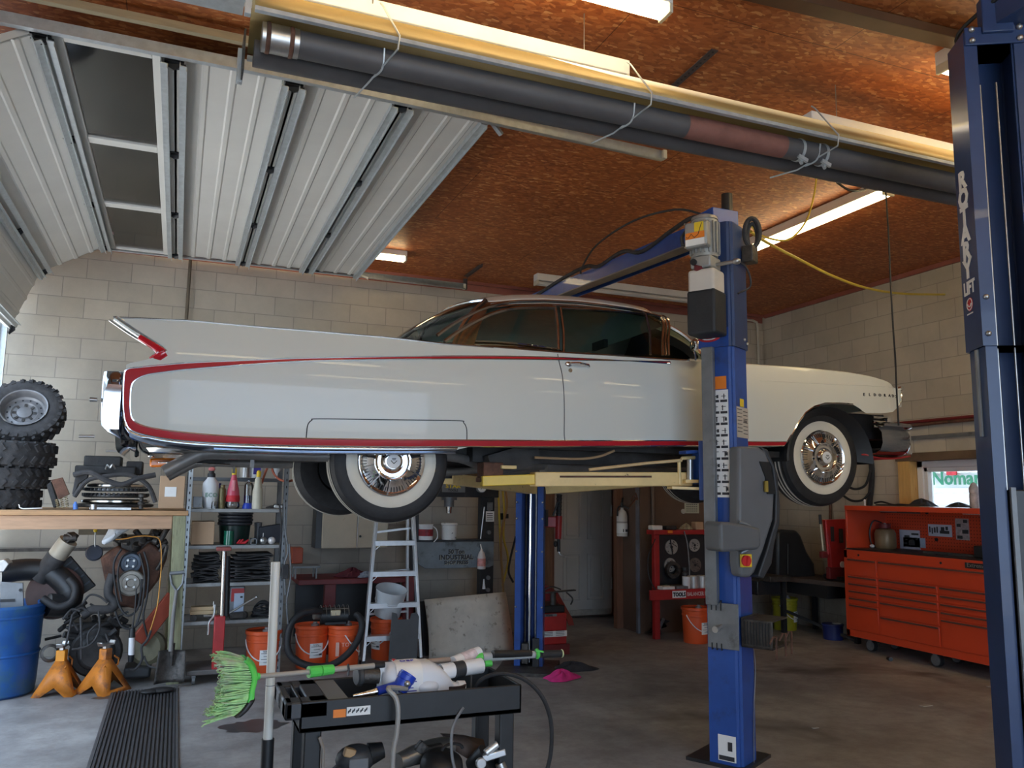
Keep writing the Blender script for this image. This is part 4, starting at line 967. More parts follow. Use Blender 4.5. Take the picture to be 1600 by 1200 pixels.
MB().cyl(L1(-.04, -W1 / 2 - .1, 3.0), L1(-.17, -W1 / 2 - .1, 3.0), .012).sph(L1(-.18, -W1 / 2 - .1, 3.0), (.026, .026, .02)).build('lowering_lever', steel, pm)
m = MB(); lbox(m, L1, -.07, .105, -W1 / 2 - .19, -W1 / 2 - .02, 2.60, 2.967); tank = m.build('oil_tank', M('yellowed_tank', (.66, .60, .52), .5, 0, .05, 6), lift, bevel=.02, seg=3)
m = MB(); lbox(m, L1, -.076, .111, -W1 / 2 - .196, -W1 / 2 - .014, 2.555, 2.835); m.build('tank_wrap', M('black_wrap', (.022, .023, .025), .6, 0, .2, 8, bm=.15), tank, bevel=.018, seg=3)
MB().cyl(L1(.04, -W1 / 2 - .16, 2.965), L1(.03, -W1 / 2 - .18, 2.995), .03).build('filler_cap', reddk, tank)
cb = MB(); cb.tube(spl([L1(-.06, -.05, 3.1), L1(-.15, -.0, 3.02), L1(-.17, .02, 2.9), L1(-.12, -.06, 2.84)]), .006, 6); cb.build('motor_cable', rubberg, lift)
# coiled cord and junction box on the back of the post
jb = MB(); lbox(jb, L1, -.19, -.115, .02, .11, 3.06, 3.17); j = jb.build('junction_box', grime, post, bevel=.006)
MB().tube([L1(-.17 - .042 * cos(t), .07 + .018 * cos(t), 3.26 + .095 * sin(t)) for t in [2 * pi * k / 24 for k in range(24)]], .016, 8, closed=True).build('coiled_lead', rubberg, j)
MB().tube([L1(-.165 - .028 * cos(t), .085 + .012 * cos(t), 3.24 + .085 * sin(t)) for t in [2 * pi * k / 24 for k in range(24)]], .013, 8, closed=True).build('coiled_lead', rubberg, j)

# grey machine cover fixed to the outside of the near post
cab = thing('machine_cover', 'grey moulded cover with red rotary switch fixed beside the near blue post', 'cover', L1(-.3, .02, .95))
side_poly = [(3.090, 4.020, 1.874), (3.240, 4.020, 1.876), (3.291, 4.020, 1.847), (3.336, 4.020, 1.755), (3.349, 4.020, 1.601), (3.334, 4.020, 1.441), (3.287, 4.020, 1.335), (3.252, 4.020, 1.253), (3.187, 4.020, 1.132), (3.149, 4.020, 1.103), (3.085, 4.020, 1.109), (3.070, 4.020, 1.189)]
MB().prism(xz(side_poly), 4.02, 4.12, 'xz').build('cover_body', greyp, cab, bevel=.02, seg=3)
tp = xz([(3.264, 4.050, 1.878), (3.316, 4.050, 1.860), (3.384, 4.050, 1.718), (3.396, 4.050, 1.525), (3.387, 4.050, 1.417), (3.344, 4.050, 1.295), (3.321, 4.050, 1.182), (3.256, 4.050, 1.094), (3.215, 4.050, 1.110), (3.281, 4.050, 1.251), (3.354, 4.050, 1.429), (3.365, 4.050, 1.601), (3.346, 4.050, 1.756)])
MB().prism(tp, 4.03, 4.16, 'xz').build('cover_edge', greyd, cab, bevel=.008)
MB().prism(xz([(3.235, 4.030, 1.787), (3.307, 4.030, 1.785), (3.345, 4.030, 1.640), (3.348, 4.030, 1.594), (3.286, 4.030, 1.593), (3.275, 4.030, 1.696)]), 4.012, 4.03, 'xz').build('cover_recess', black, cab)
MB().box((3.268, 4.000, 1.638), (.022, .012, .065)).build('cover_label', M('ochre_label', (.30, .22, .04), .5, 0, .1, 9), cab)
sw = MB().box((3.107, 4.000, 1.205), (.072, .02, .075)).build('rotary_switch', ylabel, cab, bevel=.003)
c_ = Vector((3.093, 3.985, 1.206)); kn = MB().cyl(c_, c_ + Vector((0, -.014, 0)), .031, n=24)
kn.box(c_ + Vector((0, -.022, 0)), (.014, .02, .056), (0, .15, 0)); kn.build('switch_knob', M('switch_red', (.62, .03, .03), .4, 0, .04, 9), sw)
hd = xz([(2.857, 4.000, 1.423), (2.873, 4.000, 1.432), (2.931, 4.000, 1.430), (3.079, 4.000, 1.408), (3.138, 4.000, 1.397), (3.146, 4.000, 1.363), (3.144, 4.000, 1.300), (3.121, 4.000, 1.275), (3.039, 4.000, 1.272), (2.882, 4.000, 1.263), (2.858, 4.000, 1.274)])
MB().prism(hd, 3.90, 4.06, 'xz').build('handle_housing', M('grey_housing', (.115, .12, .125), .5, 0, .06, 6), cab, bevel=.02, seg=3)
MB().tube(spl([(3.043, 3.970, 1.428), (3.077, 3.950, 1.417), (3.101, 3.930, 1.385), (3.098, 3.930, 1.305), (3.091, 3.950, 1.275), (3.051, 3.970, 1.252)]), .009, 8).build('guard_rod', greys, cab)

# ---- the post of the next lift, at the right edge
lift2 = thing('vehicle_lift', 'dark blue lift post with white vertical lettering at the right edge', 'lift', (3.42, 2.55, 0))
C3 = Vector((3.51, 2.60)); g1, g2 = Vector((-.5, -.866)), Vector((.866, -.5)); W3, D3 = .25, .20
def L3(a_, b_, z): p = C3 + g1 * a_ + g2 * b_; return (p.x, p.y, z)
ps = column_mb(C3, g1, g2, W3, D3, .02, 3.72, lip=.05).build('post', navy, lift2, ang=30)
m = column_mb(C3, g1, g2, W3 + .026, D3 + .02, 2.265, 3.78, lip=.055); 
ext = m.build('post_extension', navy, ps, ang=30)
lbox(MB(), L3, -.25, .25, -.25, .25, 0, .02).build('base_plate', blackm, ps)
m = MB(); lbox(m, L3, D3 / 2 + .01, D3 / 2 + .022, -W3 / 2 - .01, W3 / 2 + .01, 3.71, 3.80); m.build('head_plate', navy, ps, bevel=.004)
for b_ in (-W3 / 2 + .02, W3 / 2 - .02):
    for z in (3.73, 3.785): MB().sph(L3(D3 / 2 + .025, b_, z), .015, 10, 6).build('head_bolt', steel, ps)
for z in (2.49, 2.32): MB().sph(L3(D3 / 2 + .014, -W3 / 2 + .012, z), .013, 10, 6).build('post_bolt', steel, ps)
MB().cyl(L3(.03, -.045, .05), L3(.03, -.045, 3.55), .006).build('lift_cable', steel, ps)
MB().cyl(L3(.05, .02, .05), L3(.05, .02, 3.55), .005).build('lift_cable', steel, ps)
bm2 = MB(); bm2.bar((C3.x, C3.y - .1, 3.86), (C3.x - .1, -1.0, 3.92), .14, .12); bm2.prism([L3(D3 / 2 - .02, -.06, 0)[:2], L3(D3 / 2 + .04, -.06, 0)[:2], L3(D3 / 2 + .04, .08, 0)[:2], L3(D3 / 2 - .02, .08, 0)[:2]], 3.76, 3.94, 'xy')
bm2.build('overhead_beam', navy, lift2, bevel=.006)
MB().tube(spl([L3(-.1, -.06, 3.78), L3(.0, -.08, 3.88), (C3.x - .08, 2.0, 3.97), (C3.x - .1, 1.2, 3.99)]), .010, 6).build('hydraulic_hose', rubber, lift2)
lm = MB(); zt_ = 3.133
for k, ch in enumerate('ROTARY'):
    lm.text(ch, .122, L3(.0, -W3 / 2 - .0145, zt_ - .086 - k * .087), g1.to_3d(), (0, 0, 1), .001, 'CENTER', 1.12, .006)
lm.text('LIFT', .085, L3(.005, -W3 / 2 - .0145, zt_ - .60), g1.to_3d(), (0, 0, 1), .001, 'CENTER', .8, .003)
lm.build('lettering', paper, ext)
m = MB(); m.add(oval(L3, .0, 2.482, .034, .032, -W3 / 2 - .0145), [tuple(range(28))]); bd = m.build('oval_emblem', inkr, ext, solid=.001)
MB().tube(oval(L3, .0, 2.482, .029, .027, -W3 / 2 - .016), .0022, 5, closed=True).tube([L3(.018 * cos(t), -W3 / 2 - .016, 2.485 + .014 * sin(t)) for t in [pi + pi * k / 8 for k in range(9)]], .003, 5).build('emblem_swoosh', paper, bd)
m = MB(); lbox(m, L3, -.035, .03, -W3 / 2 - .0155, -W3 / 2 - .0145, 2.435, 2.441); m.build('fine_print', paper, ext)
MB().cyl(L3(.02, -W3 / 2 - .004, 1.86), L3(.02, -W3 / 2 - .004, 2.26), .012).build('hose_stub', greys, ps)
m = MB(); lbox(m, L3, .00, .12, -W3 / 2 + .06, W3 / 2 - .0, .1, 1.62); m.build('carriage', blackm, lift2, bevel=.006)
m = MB(); lbox(m, L3, .115, .13, -W3 / 2 + .055, -W3 / 2 + .075, .1, 1.63); m.build('carriage_edge', greys, lift2)
m = MB(); lbox(m, L3, .02, .09, -W3 / 2 - .003, -W3 / 2 - .001, .26, .36); st_ = m.build('instruction_label', paper, ps)
m = MB(); lbox(m, L3, .02, .09, -W3 / 2 - .0045, -W3 / 2 - .003, .345, .36); m.build('label_band', orangeL, st_)

# ================================================================ things under the ceiling
gd = thing('overhead_garage_door', 'white ribbed garage door rolled up overhead on galvanised tracks', 'garage door', (0, 6.6, 3.3))
DY0, DY1 = 4.58, 8.66; ZD = 3.90
def rot_pt(o, a, u, w):   # along u, up w in the XZ plane
    return (o[0] + u * cos(a) - w * sin(a), o[1] + u * sin(a) + w * cos(a))
sec = [(-.80, .638), (-.16, .638), (.48, .638), (1.12, .57)]
def section(o, ang, wd, name='door_section', glazed=False):
    m = MB()
    def P(u, w, y): q = rot_pt(o, ang, u, w); return (q[0], y, q[1])
    def slab(u0, u1, w0, w1, y0, y1): m.add([P(u, w, y) for u in (u0, u1) for w in (w0, w1) for y in (y0, y1)], [(0, 1, 3, 2), (4, 6, 7, 5), (0, 4, 5, 1), (2, 3, 7, 6), (0, 2, 6, 4), (1, 5, 7, 3)])
    if glazed:
        slab(.0, .10, 0, .045, DY0, DY1); slab(wd - .11, wd, 0, .045, DY0, DY1)
        ys = [DY0, DY0 + 1.36, DY0 + 2.72, DY1]
        for y in ys: slab(.1, wd - .11, 0, .045, max(DY0, y - .05), min(DY1, y + .05))
        s_ = m.build(name, door_white, gd, bevel=.004)
        for y0, y1 in zip(ys, ys[1:]):
            m = MB(); slab(.1, wd - .11, .018, .024, y0 + .05, y1 - .05); m.build('door_pane', dusty, s_)
    else:
        # shallow ribbed sheet
        us = [0, .05, .06, .14, .15, .175, .185, .29, .30, .325, .335, .44, .45, .475, .485, wd - .05, wd]
        ws_ = [0, 0, .012, .012, .004, .004, .012, .012, .004, .004, .012, .012, .004, .004, .012, .012, 0]
        m.rows([[P(u, w, y) for u, w in zip(us, ws_)] for y in (DY0, DY1)]); m.rows([[P(u, .05, y) for u in (0, wd)] for y in (DY0, DY1)])
        slab(0, .012, 0, .05, DY0, DY1); slab(wd - .012, wd, 0, .05, DY0, DY1); slab(0, wd, .012, .05, DY0, DY0 + .02); slab(0, wd, .012, .05, DY1 - .02, DY1)
        s_ = m.build(name, door_white, gd, ang=20)
    for u in (.028, wd - .068):
        m = MB(); slab(u, u + .04, -.035, -.030, DY0, DY1); slab(u, u + .005, -.03, 0, DY0, DY1); slab(u + .035, u + .04, -.06, -.03, DY0, DY1)
        m.build('door_strut', galv, s_)
    for y in (DY0 + .04, DY0 + 1.36, DY0 + 2.72, DY1 - .04):
        m = MB(); slab(-.05, .05, -.014, -.004, y - .04, y + .04); m.add([P(-.06, -.015, y), P(.06, -.015, y - .03), P(.06, -.015, y + .03), P(0, -.045, y)], [(0, 1, 2), (0, 1, 3), (1, 2, 3), (0, 2, 3)]); m.build('door_hinge', blackm, s_)
for k, (x, wd) in enumerate(sec): section((x, ZD), 0, wd, glazed=(k == 0))
section((-1.30, 3.60), radians(31), .60); section((-1.52, 3.03), radians(70), .60)
# curved tracks
def track(y, sgn):
    pts = [(-1.585, y, 0.05), (-1.585, y, 3.0)] + [(-1.585 + .62 * (1 - cos(t)), y, 3.28 + .64 * sin(t)) for t in [pi / 2 * k / 8 for k in range(9)]] + [(.5, y, 3.92 if sgn > 0 else 3.93), (2.92, y, 3.865 if sgn > 0 else 3.93)]
    m = MB()
    R = []
    for i, p in enumerate(pts):
        d = (Vector(pts[min(i + 1, len(pts) - 1)]) - Vector(pts[max(i - 1, 0)])).normalized(); nrm = Vector((-d.z, 0, d.x))
        P0 = Vector(p); s = Vector((0, sgn, 0))
        R.append([P0 + nrm * .03 + s * .035, P0 + nrm * .03, P0 - nrm * .03, P0 - nrm * .03 + s * .035, P0 - nrm * .02 + s * .035])
    m.rows(R); return m
for y, sg in ((DY0 - .055, 1), (DY1 + .055, -1)):
    t_ = track(y, sg).build('door_track', galv, gd, solid=.004)
    MB().box((2.915, y, 3.865 if sg > 0 else 3.93), (.03, .05, .06)).build('track_stop', cream, t_, bevel=.004)
    for x in (1.25, .48, -.16, -.8):
        MB().cyl((x, y + sg * .01, 3.925), (x, y + sg * .05, 3.925), .022, n=14).cyl((x, y + sg * .05, 3.925), (x, y + sg * .10, 3.93), .006).build('track_roller', blackm, gd)
MB().bar((1.68, DY0 + .02, ZD + .02), (1.78, DY0 + .06, ZD - .05), .03, .02).build('top_bracket', galv, gd)
MB().bar((1.68, DY1 - .02, ZD + .02), (1.78, DY1 - .06, ZD - .03), .03, .02).build('top_bracket', galv, gd)
MB().box((-.72, DY1 - .5, ZD + .012), (.06, .09, .003)).build('pane_sticker', M('pink_sticker', (.75, .55, .55), .6, 0, .03, 9), gd)
# perforated angles that hang the tracks
def angle(p0, p1, w=.035):
    m = MB(); m.bar(p0, p1, w, .004); d = Vector(p1) - Vector(p0); a_ = d.cross(Vector((0, 0, 1))).normalized() if abs(d.normalized().z) < .95 else Vector((0, 1, 0))
    m.bar(Vector(p0) + a_ * w / 2 + Vector((0, 0, w / 2 if abs(d.normalized().z) < .95 else 0)), Vector(p1) + a_ * w / 2 + Vector((0, 0, w / 2 if abs(d.normalized().z) < .95 else 0)), .004, w)
    return m
pa = M('dark_punched_angle', (.11, .085, .08), .5, .4, .15, 9)
an = thing('track_hanger', 'rust-brown punched angle hanging the far door track end below the ceiling', 'bracket', (2.93, 8.72, ZC))
MB().bx(2.905, 2.945, 8.725, 8.729, 3.90, 4.03).bx(2.941, 2.945, 8.69, 8.729, 3.90, 4.03).build('drop_angle', pa, an)
MB().bar((2.92, 8.70, ZC - .02), (2.92, 8.18, ZC - .02), .04, .005).bar((2.94, 8.70, ZC - .02), (2.94, 8.18, ZC - .02), .005, .035).build('ceiling_angle', pa, an)
an2 = thing('track_hanger', 'punched grey angle on the ceiling above the near door track end', 'bracket', (2.9, 4.1, ZC))
P0, P1 = (2.651, 4.082, 4.045), (2.629, 3.546, 4.045)
m = MB(); m.bar(P0, P1, .045, .006); m.build('ceiling_angle', pa, an2)
m = MB()
for k in range(13): q = Vector(P0).lerp(Vector(P1), (k + .5) / 13); m.cyl(q + Vector((0, 0, -.0045)), q + Vector((0, 0, -.002)), .007, n=8)
m.build('angle_hole', black, an2)
MB().bar((2.915, DY0 - .055, 3.955), (2.915, DY0 - .055, ZC), .035, .006, (0, 1, 0)).build('drop_angle', pa, an2)

# radiant tube heater: reflector, two tubes, hangers
ht = thing('radiant_heater', 'long grey tube heater with yellow-tinted metal reflector hung below the ceiling', 'heater', (2.3, 3.4, 3.6))
HX0, HX1, HY, HZ = .17, 6.9, 3.44, 3.455
prof = [(-.20, -.03), (-.185, .0), (-.12, .085), (.0, .105), (.12, .085), (.185, .0), (.20, -.03)]
m = MB(); m.rows([[(x, HY + q, HZ + .09 + w) for q, w in prof] for x in (HX0, HX1)])
m.build('reflector', refl, ht, solid=.004, ang=60)
for q in (-.205, .205):
    MB().bx(HX0, HX1, HY + q - .012, HY + q + .012, HZ + .032, HZ + .05).build('reflector_lip', galv, ht)
for q, a_ in ((-.075, 0), (.075, 1)):
    MB().cyl((HX0 + (.12 if a_ == 0 else .02), HY + q, HZ), (HX1, HY + q, HZ), .058, n=28).build('heater_tube', heatg, ht)
MB().cyl((HX0 + .04, HY - .075, HZ), (HX0 + .19, HY - .075, HZ), .061, n=28).build('tube_coupling', steel, ht)
for x in (HX0 + .055, HX0 + .15): MB().lathe([(.061, 0), (.065, .003), (.065, .016), (.061, .019)], (x, HY - .075, HZ), (1, 0, 0), 28).build('coupling_clamp', rust, ht)
s0, s1 = (2.294, 3.275, 3.440)[0], (2.918, 3.275, 3.416)[0]
MB().cyl((s0, HY - .075, HZ), (s1, HY - .075, HZ), .0595, n=28, cap=False).build('scorched_sleeve', heatr, ht)
for x in (s1 + .10, s1 + .26):
    MB().lathe([(.059, 0), (.063, .003), (.063, .016), (.059, .019)], (x, HY - .075, HZ), (1, 0, 0), 24).cyl((x + .01, HY - .08, HZ - .05), (x + .01, HY - .10, HZ - .085), .010, n=8).bar((x - .02, HY - .11, HZ - .05), (x + .04, HY - .11, HZ - .07), .014, .02).build('tube_clamp', galv, ht)
for x in ((0.655, 3.300, 3.311)[0], (1.904, 3.300, 3.409)[0], (3.065, 3.300, 3.308)[0]):
    MB().tube([(x, HY + .20, HZ - .05), (x + .02, HY, HZ - .075), (x + .10, HY - .225, HZ - .01), (x + .105, HY - .228, HZ + .05), (x + .05, HY - .12, HZ + .24), (x + .045, HY - .10, HZ + .26)], .0045, 6).build('wire_hanger', galv, ht)
    MB().tube(spl([(x + .03, HY - .05, HZ - .07), (x + .06, HY - .11, HZ - .05), (x + .06, HY - .14, HZ + .03)]), .005, 6).build('wire_hanger', galv, ht)
for k in range(9):   # chain to the ceiling
    z = HZ + .26 + .03 * k; MB().tube([((0.663, 3.200, 3.464)[0] + (.006 * cos(t) if k % 2 else 0), HY - .11 + (0 if k % 2 else .006 * cos(t)), z + .016 * sin(t)) for t in [2 * pi * i / 8 for i in range(8)]], .0025, 5, closed=True).build('chain_link', steel, ht)
# galvanised duct box where the heater starts
db = thing('burner_box', 'galvanised sheet metal box at the left end of the tube heater', 'heater box', (-.3, 3.4, 3.5))
m = MB(); m.bx(-1.0, .14, HY - .21, HY - .205, HZ + .08, HZ + .24); m.bx(-1.0, .14, HY - .24, HY - .20, HZ + .06, HZ + .075); m.bx(-1.0, -.17, HY - .215, HY + .2, HZ + .235, HZ + .24); m.bx(-.17, .14, HY - .215, HY + .2, HZ + .235, HZ + .24)
m.build('box_panel', galv, db)
for x in (-.8, .05): MB().cyl((x, HY, HZ + .235), (x, HY, ZC), .005, n=6).build('hanger_rod', steel, db)
MB().bx(.13, .155, HY - .23, HY - .20, HZ + .0, HZ + .26).build('end_bracket', galv, db, bevel=.002); MB().bx(.13, .155, HY + .2, HY + .23, HZ - .08, HZ + .08).build('end_bracket', galv, db, bevel=.002)
MB().bx(.148, .156, HY + .10, HY + .24, HZ - .07, HZ + .12).build('end_plate', grime, db)
solo(MB().bx(-1.3, 1.75, DY0 - .17, DY0 - .13, 3.985, 4.03), 'lumber_rail', M('pale_lumber', (.42, .35, .22), .65, 0, .12, 4, stretch=(1, 8, 8)), 'pale strip of lumber above the near garage door track', 'board', bevel=.003)

# fluorescent fixtures
def fixture(x0, x1, y, z, lit, label, along='x', tubes=2, w=.11, parts=None, group='fluorescent ceiling fixtures'):
    L = x1 - x0; c_ = ((x0 + x1) / 2, y, z) if along == 'x' else (y, (x0 + x1) / 2, z)
    t_ = thing('fluorescent_fixture', label, 'light', c_, group)
    def bb(m, u0, u1, v0, v1, z0, z1):
        if along == 'x': m.bx(c_[0] + u0, c_[0] + u1, c_[1] + v0, c_[1] + v1, c_[2] + z0, c_[2] + z1)
        else: m.bx(c_[0] + v0, c_[0] + v1, c_[1] + u0, c_[1] + u1, c_[2] + z0, c_[2] + z1)
        return m
    h_ = L / 2
    bb(MB(), -h_, h_, -w / 2, w / 2, -.005, .075).build('housing', white, t_, bevel=.004)
    for s in (-1, 1):
        bb(MB(), s * h_ - .02 if s > 0 else -h_, s * h_ if s > 0 else -h_ + .02, -w / 2, w / 2, -.055, -.005).build('end_socket', cream, t_, bevel=.003)
    for q in ([-.03, .03] if tubes == 2 else [0]):
        a_ = (-h_ + .02, q, -.032); b_ = (h_ - .02, q, -.032)
        if along != 'x': a_, b_ = (q, a_[0], a_[2]), (q, b_[0], b_[2])
        MB().cyl(tuple(Vector(c_) + Vector(a_)), tuple(Vector(c_) + Vector(b_)), .019, n=14).build('tube', tube_on if lit else tube_off, t_)
    if z + .075 < ZC - .01:
        for s in (-.8, .8):
            d = Vector((s * h_, 0, 0)) if along == 'x' else Vector((0, s * h_, 0)); p = Vector(c_) + d + Vector((0, 0, .07))
            MB().cyl(p, (p.x, p.y, ZC), .003, n=6).build('hanging_wire', steel, t_)
    return t_
fixture(-.35, 2.06, 3.56, 3.76, False, 'unlit white strip light running along above the tube heater')
fixture(-.3, 2.12, 3.24, 3.99, True, 'lit strip light cut off by the top edge of the photo')
fixture(3.32, 5.75, 3.62, 3.76, True, 'lit strip light hung behind the tube heater, left of the right post')
fixture(3.80, 6.2, 3.06, 3.99, True, 'lit strip light partly hidden behind the top of the right post')
fixture(4.60, 7.0, 5.03, 3.99, True, 'lit strip light crossing the ceiling right of the lift motor', 'y')
fixture(-.37, 2.07, 8.13, 4.02, True, 'lit strip light half hidden by the open garage door near the back wall')
fixture(3.63, 6.06, 8.31, 3.99, False, 'unlit strip light over the car roof near the back wall')
for x, y in ((-.6, 1.3), (3.4, 1.2), (1.2, -.8), (4.6, -1.2)):
    fixture(x, x + 2.4, y, 3.96, True, 'lit strip light on the ceiling above and behind the viewer')
# cords
b0, b1 = Vector((2.560, 3.015, 4.040)), Vector((3.782, 2.938, 4.040)); solo(MB().bar(b0 + (b0 - b1) * .6, b1 + (b1 - b0) * .8, .10, .05), 'ceiling_batten', M('dark_brown_batten', (.10, .045, .02), .6, 0, .2, 4), 'dark brown wooden batten fixed across the ceiling boards near the lift post', 'batten', bevel=.004)
solo(MB().tube(spl([(3.382, 4.221, 3.300), (3.836, 4.600, 3.390), (4.391, 4.900, 3.414), (4.994, 5.200, 3.429), (5.650, 5.500, 3.471), (6.364, 5.800, 3.562), (7.023, 6.000, 3.664), (7.829, 6.200, 3.801), (9.030, 6.400, 4.028)]), .011, 8), 'extension_cord', yell, 'yellow cord sagging from the lift motor across to the right post', 'cord')
solo(MB().tube(spl([(4.401, 4.700, 4.021), (4.369, 4.700, 3.867), (4.281, 4.680, 3.670), (4.145, 4.650, 3.518), (3.981, 4.600, 3.428), (3.699, 4.500, 3.399), (3.455, 4.330, 3.405)]), .007, 6), 'extension_cord', yell, 'thin yellow cord looping down from the ceiling light to the lift motor', 'cord')
solo(MB().tube(spl([(4.831, 4.450, 3.877), (4.837, 4.450, 3.577), (4.834, 4.450, 3.132), (4.837, 4.450, 2.793), (4.843, 4.450, 2.601), (4.840, 4.450, 2.363), (4.842, 4.450, 2.105)]), .007, 6), 'hanging_cord', rubber, 'black cord hanging down in front of the car headlamp', 'cord')
solo(MB().tube(spl([(4.505, 4.600, 3.955), (4.660, 4.650, 3.941), (4.841, 4.700, 3.977), (5.009, 4.750, 4.053), (5.234, 4.900, 4.097)]), .010, 6), 'light_lead', rubber, 'short black lead drooping beside the end of the lit ceiling strip', 'cord')

# ================================================================ left side: bench, tyres, engine parts
def fbox(m, a, b, d, y0=0):
    """box whose front face spans the corners a and b, d metres deep"""
    x0, x1 = sorted((a[0], b[0])); z0, z1 = sorted((a[2], b[2])); return m.bx(x0, x1, a[1] + y0, a[1] + y0 + d, z0, z1)
def jar(name, c, prof, mat, label, cat, group=None, n=20):
    t = thing(name, label, cat, c, group); MB().lathe(prof, c, n=n, cap=True).build('body', mat, t, ang=35); return t
BZ = 1.40
bench = thing('workbench', 'rough timber workbench with a greenish post against the left block wall', 'workbench', (-.6, 7.9, 0))
MB().bx(XL + .05, .10, 7.40, 8.6, BZ - .04, BZ).build('bench_top', wood, bench, bevel=.004)
MB().bx(XL + .05, -.02, 7.42, 7.47, BZ - .15, BZ - .042).build('front_apron', M('knotty_board', (.46, .28, .17), .7, 0, .15, 4, stretch=(1, 9, 9), col2=(.14, .07, .04), c2at=(.66, .74), vs2=14), bench, bevel=.004)
MB().bar((.035, 7.45, BZ - .04), (.065, 7.50, 0), .10, .09, (0, 1, 0)).build('leg', woodg, bench, bevel=.004)
MB().bx(-.02, .09, 8.45, 8.55, 0, BZ - .04).build('leg', woodg, bench, bevel=.004)
MB().bx(XL + .05, XL + .15, 8.45, 8.55, 0, BZ - .04).build('leg', woodg, bench, bevel=.004)
MB().bx(XL + .05, XL + .15, 7.45, 7.53, 0, BZ - .04).build('leg', woodg, bench, bevel=.004)
# knobbly tyres
def knob_tyre(R, r, w, n=26):
    m = MB(); prof = [(r, -w * .42), (r + .03, -w * .5), (R - .05, -w * .5), (R - .015, -w * .42), (R - .01, 0), (R - .015, w * .42), (R - .05, w * .5), (r + .03, w * .5), (r, w * .42)]
    m.lathe(prof, (0, 0, w / 2), (0, 0, 1), 48); o = MB()
    for k in range(n):
        for s in (-1, 1):
            a = 2 * pi * (k + (.25 if s > 0 else 0)) / n; d = Vector((cos(a), sin(a), 0)); t = Vector((-sin(a), cos(a), 0))
            p = d * (R - .004) + Vector((0, 0, w / 2 + s * w * .22)); o.bar(p - t * .016 + Vector((0, 0, s * w * .14)), p + t * .018 - Vector((0, 0, s * w * .10)), .03, .024, tuple(d))
            p = d * (R - .028) + Vector((0, 0, w / 2 + s * w * .45)); o.bar(p - t * .014, p + t * .014, .022, .03, tuple(d))
    return m, o
tyc = (-1.34, 7.86)
def tyre_thing(name, label, loc, R, r, w, rot=(0, 0, 0), wheel=False):
    t = thing(name, label, 'tyre' if not wheel else 'wheel', loc, 'off-road tyres on the workbench', local=True)
    m, o = knob_tyre(R, r, w); m.build('tyre' if wheel else 'carcass', rubberg, t, ang=30); o.build('tread', rubberg, t)
    t.rotation_euler = rot; return t
z = BZ; lab = ['lowest of the tyres stacked flat on the workbench', 'middle of the tyres stacked flat on the workbench', 'fat knobbly tyre, topmost of the flat stack on the workbench']
for k, (w, R, dx) in enumerate(((.165, .325, -.03), (.175, .345, .0), (.205, .36, .02))):
    tyre_thing('tyre_casing', lab[k], (tyc[0] + dx, tyc[1], z), R, .16, w, (0, 0, .3 * k)); z += w
whl = tyre_thing('quad_wheel_assembly', 'knobbly tyre on a grey steel rim leaning back on top of the tyre stack', (-1.30, 7.72, z + .045), .30, .175, .17, (radians(60), 0, 0), True)
whl.location = (-1.22, 7.84, z + .245)
rm = MB().lathe([(.172, .165), (.180, .175), (.17, .172), (.158, .15), (.155, .10), (.14, .085), (.10, .095), (.09, .085), (.06, .085), (.055, .10), (.035, .105), (0, .105)], (0, 0, 0), (0, 0, 1), 40).build('rim', M('dull_grey_rim', (.25, .245, .25), .5, .5, .15, 12), whl)
for k in range(14): a = 2 * pi * k / 14; MB().cyl((.125 * cos(a), .125 * sin(a), .086), (.125 * cos(a), .125 * sin(a), .0925), .007, n=8).build('rim_hole', black, rm)
m = MB()
for k in range(8): a = 2 * pi * k / 8; m.bar((.06 * cos(a), .06 * sin(a), .090), (.088 * cos(a), .088 * sin(a), .094), .02, .004)
m.build('hub_spoke', grime, rm)
for o_ in [q for q in whl.children]: o_.location = (0, 0, -.085)
# bench-top clutter
bp = thing('spring_plate', 'rusty ribbed plate with a row of springs standing on the bench front', 'car part', (-0.858, 7.550, 1.408))
MB().prism(xz([(-0.944, 7.550, 1.637), (-0.864, 7.550, 1.659), (-0.803, 7.550, 1.526), (-0.878, 7.550, 1.484)]), 7.53, 7.56).build('plate', rust, bp, bevel=.003)
MB().prism(xz([(-0.977, 7.580, 1.596), (-0.947, 7.580, 1.627), (-0.877, 7.580, 1.433), (-0.912, 7.580, 1.412)]), 7.56, 7.66).build('backing', dark, bp, bevel=.004)
for k in range(3):
    a_, b_ = Vector((-0.895, 7.540, 1.484)) + Vector((.033 * k, 0, .0 + .012 * k)), Vector((-0.875, 7.540, 1.408)) + Vector((.033 * k, 0, .006 + .0 * k))
    n_ = 36; MB().tube([a_.lerp(b_, i / n_) + Vector((.011 * cos(i * .9), .011 * sin(i * .9), 0)) for i in range(n_ + 1)], .003, 5).build('spring', M('brass_spring', (.42, .34, .2), .35, .8, .1, 9) if k == 0 else bpy.data.materials['brass_spring'], bp)
cl = thing('clutch_assembly', 'stack of toothed clutch plates under black rubber bands on the bench', 'car part', (-0.477, 7.800, 1.405))
cx, cy = (-0.479, 7.800, 1.432)[0], 7.8
for k, (z0, R, mt) in enumerate(((.02, .30, grime), (.055, .27, chromed), (.10, .255, grime), (.15, .25, greys), (.185, .24, chromed))):
    MB().lathe([(.0, z0), (R - .02, z0), (R, z0 + .008), (R, z0 + .022), (R - .02, z0 + .03), (.0, z0 + .03)], (cx, cy, BZ), n=40).build('plate', mt, cl, ang=30)
m = MB()
for z0 in (.125, .17):
    for k in range(44): a = 2 * pi * k / 44; m.box((cx + .25 * cos(a), cy + .25 * sin(a), BZ + z0), (.022, .016, .024), (0, 0, a))
m.build('tooth_pattern', black, cl)
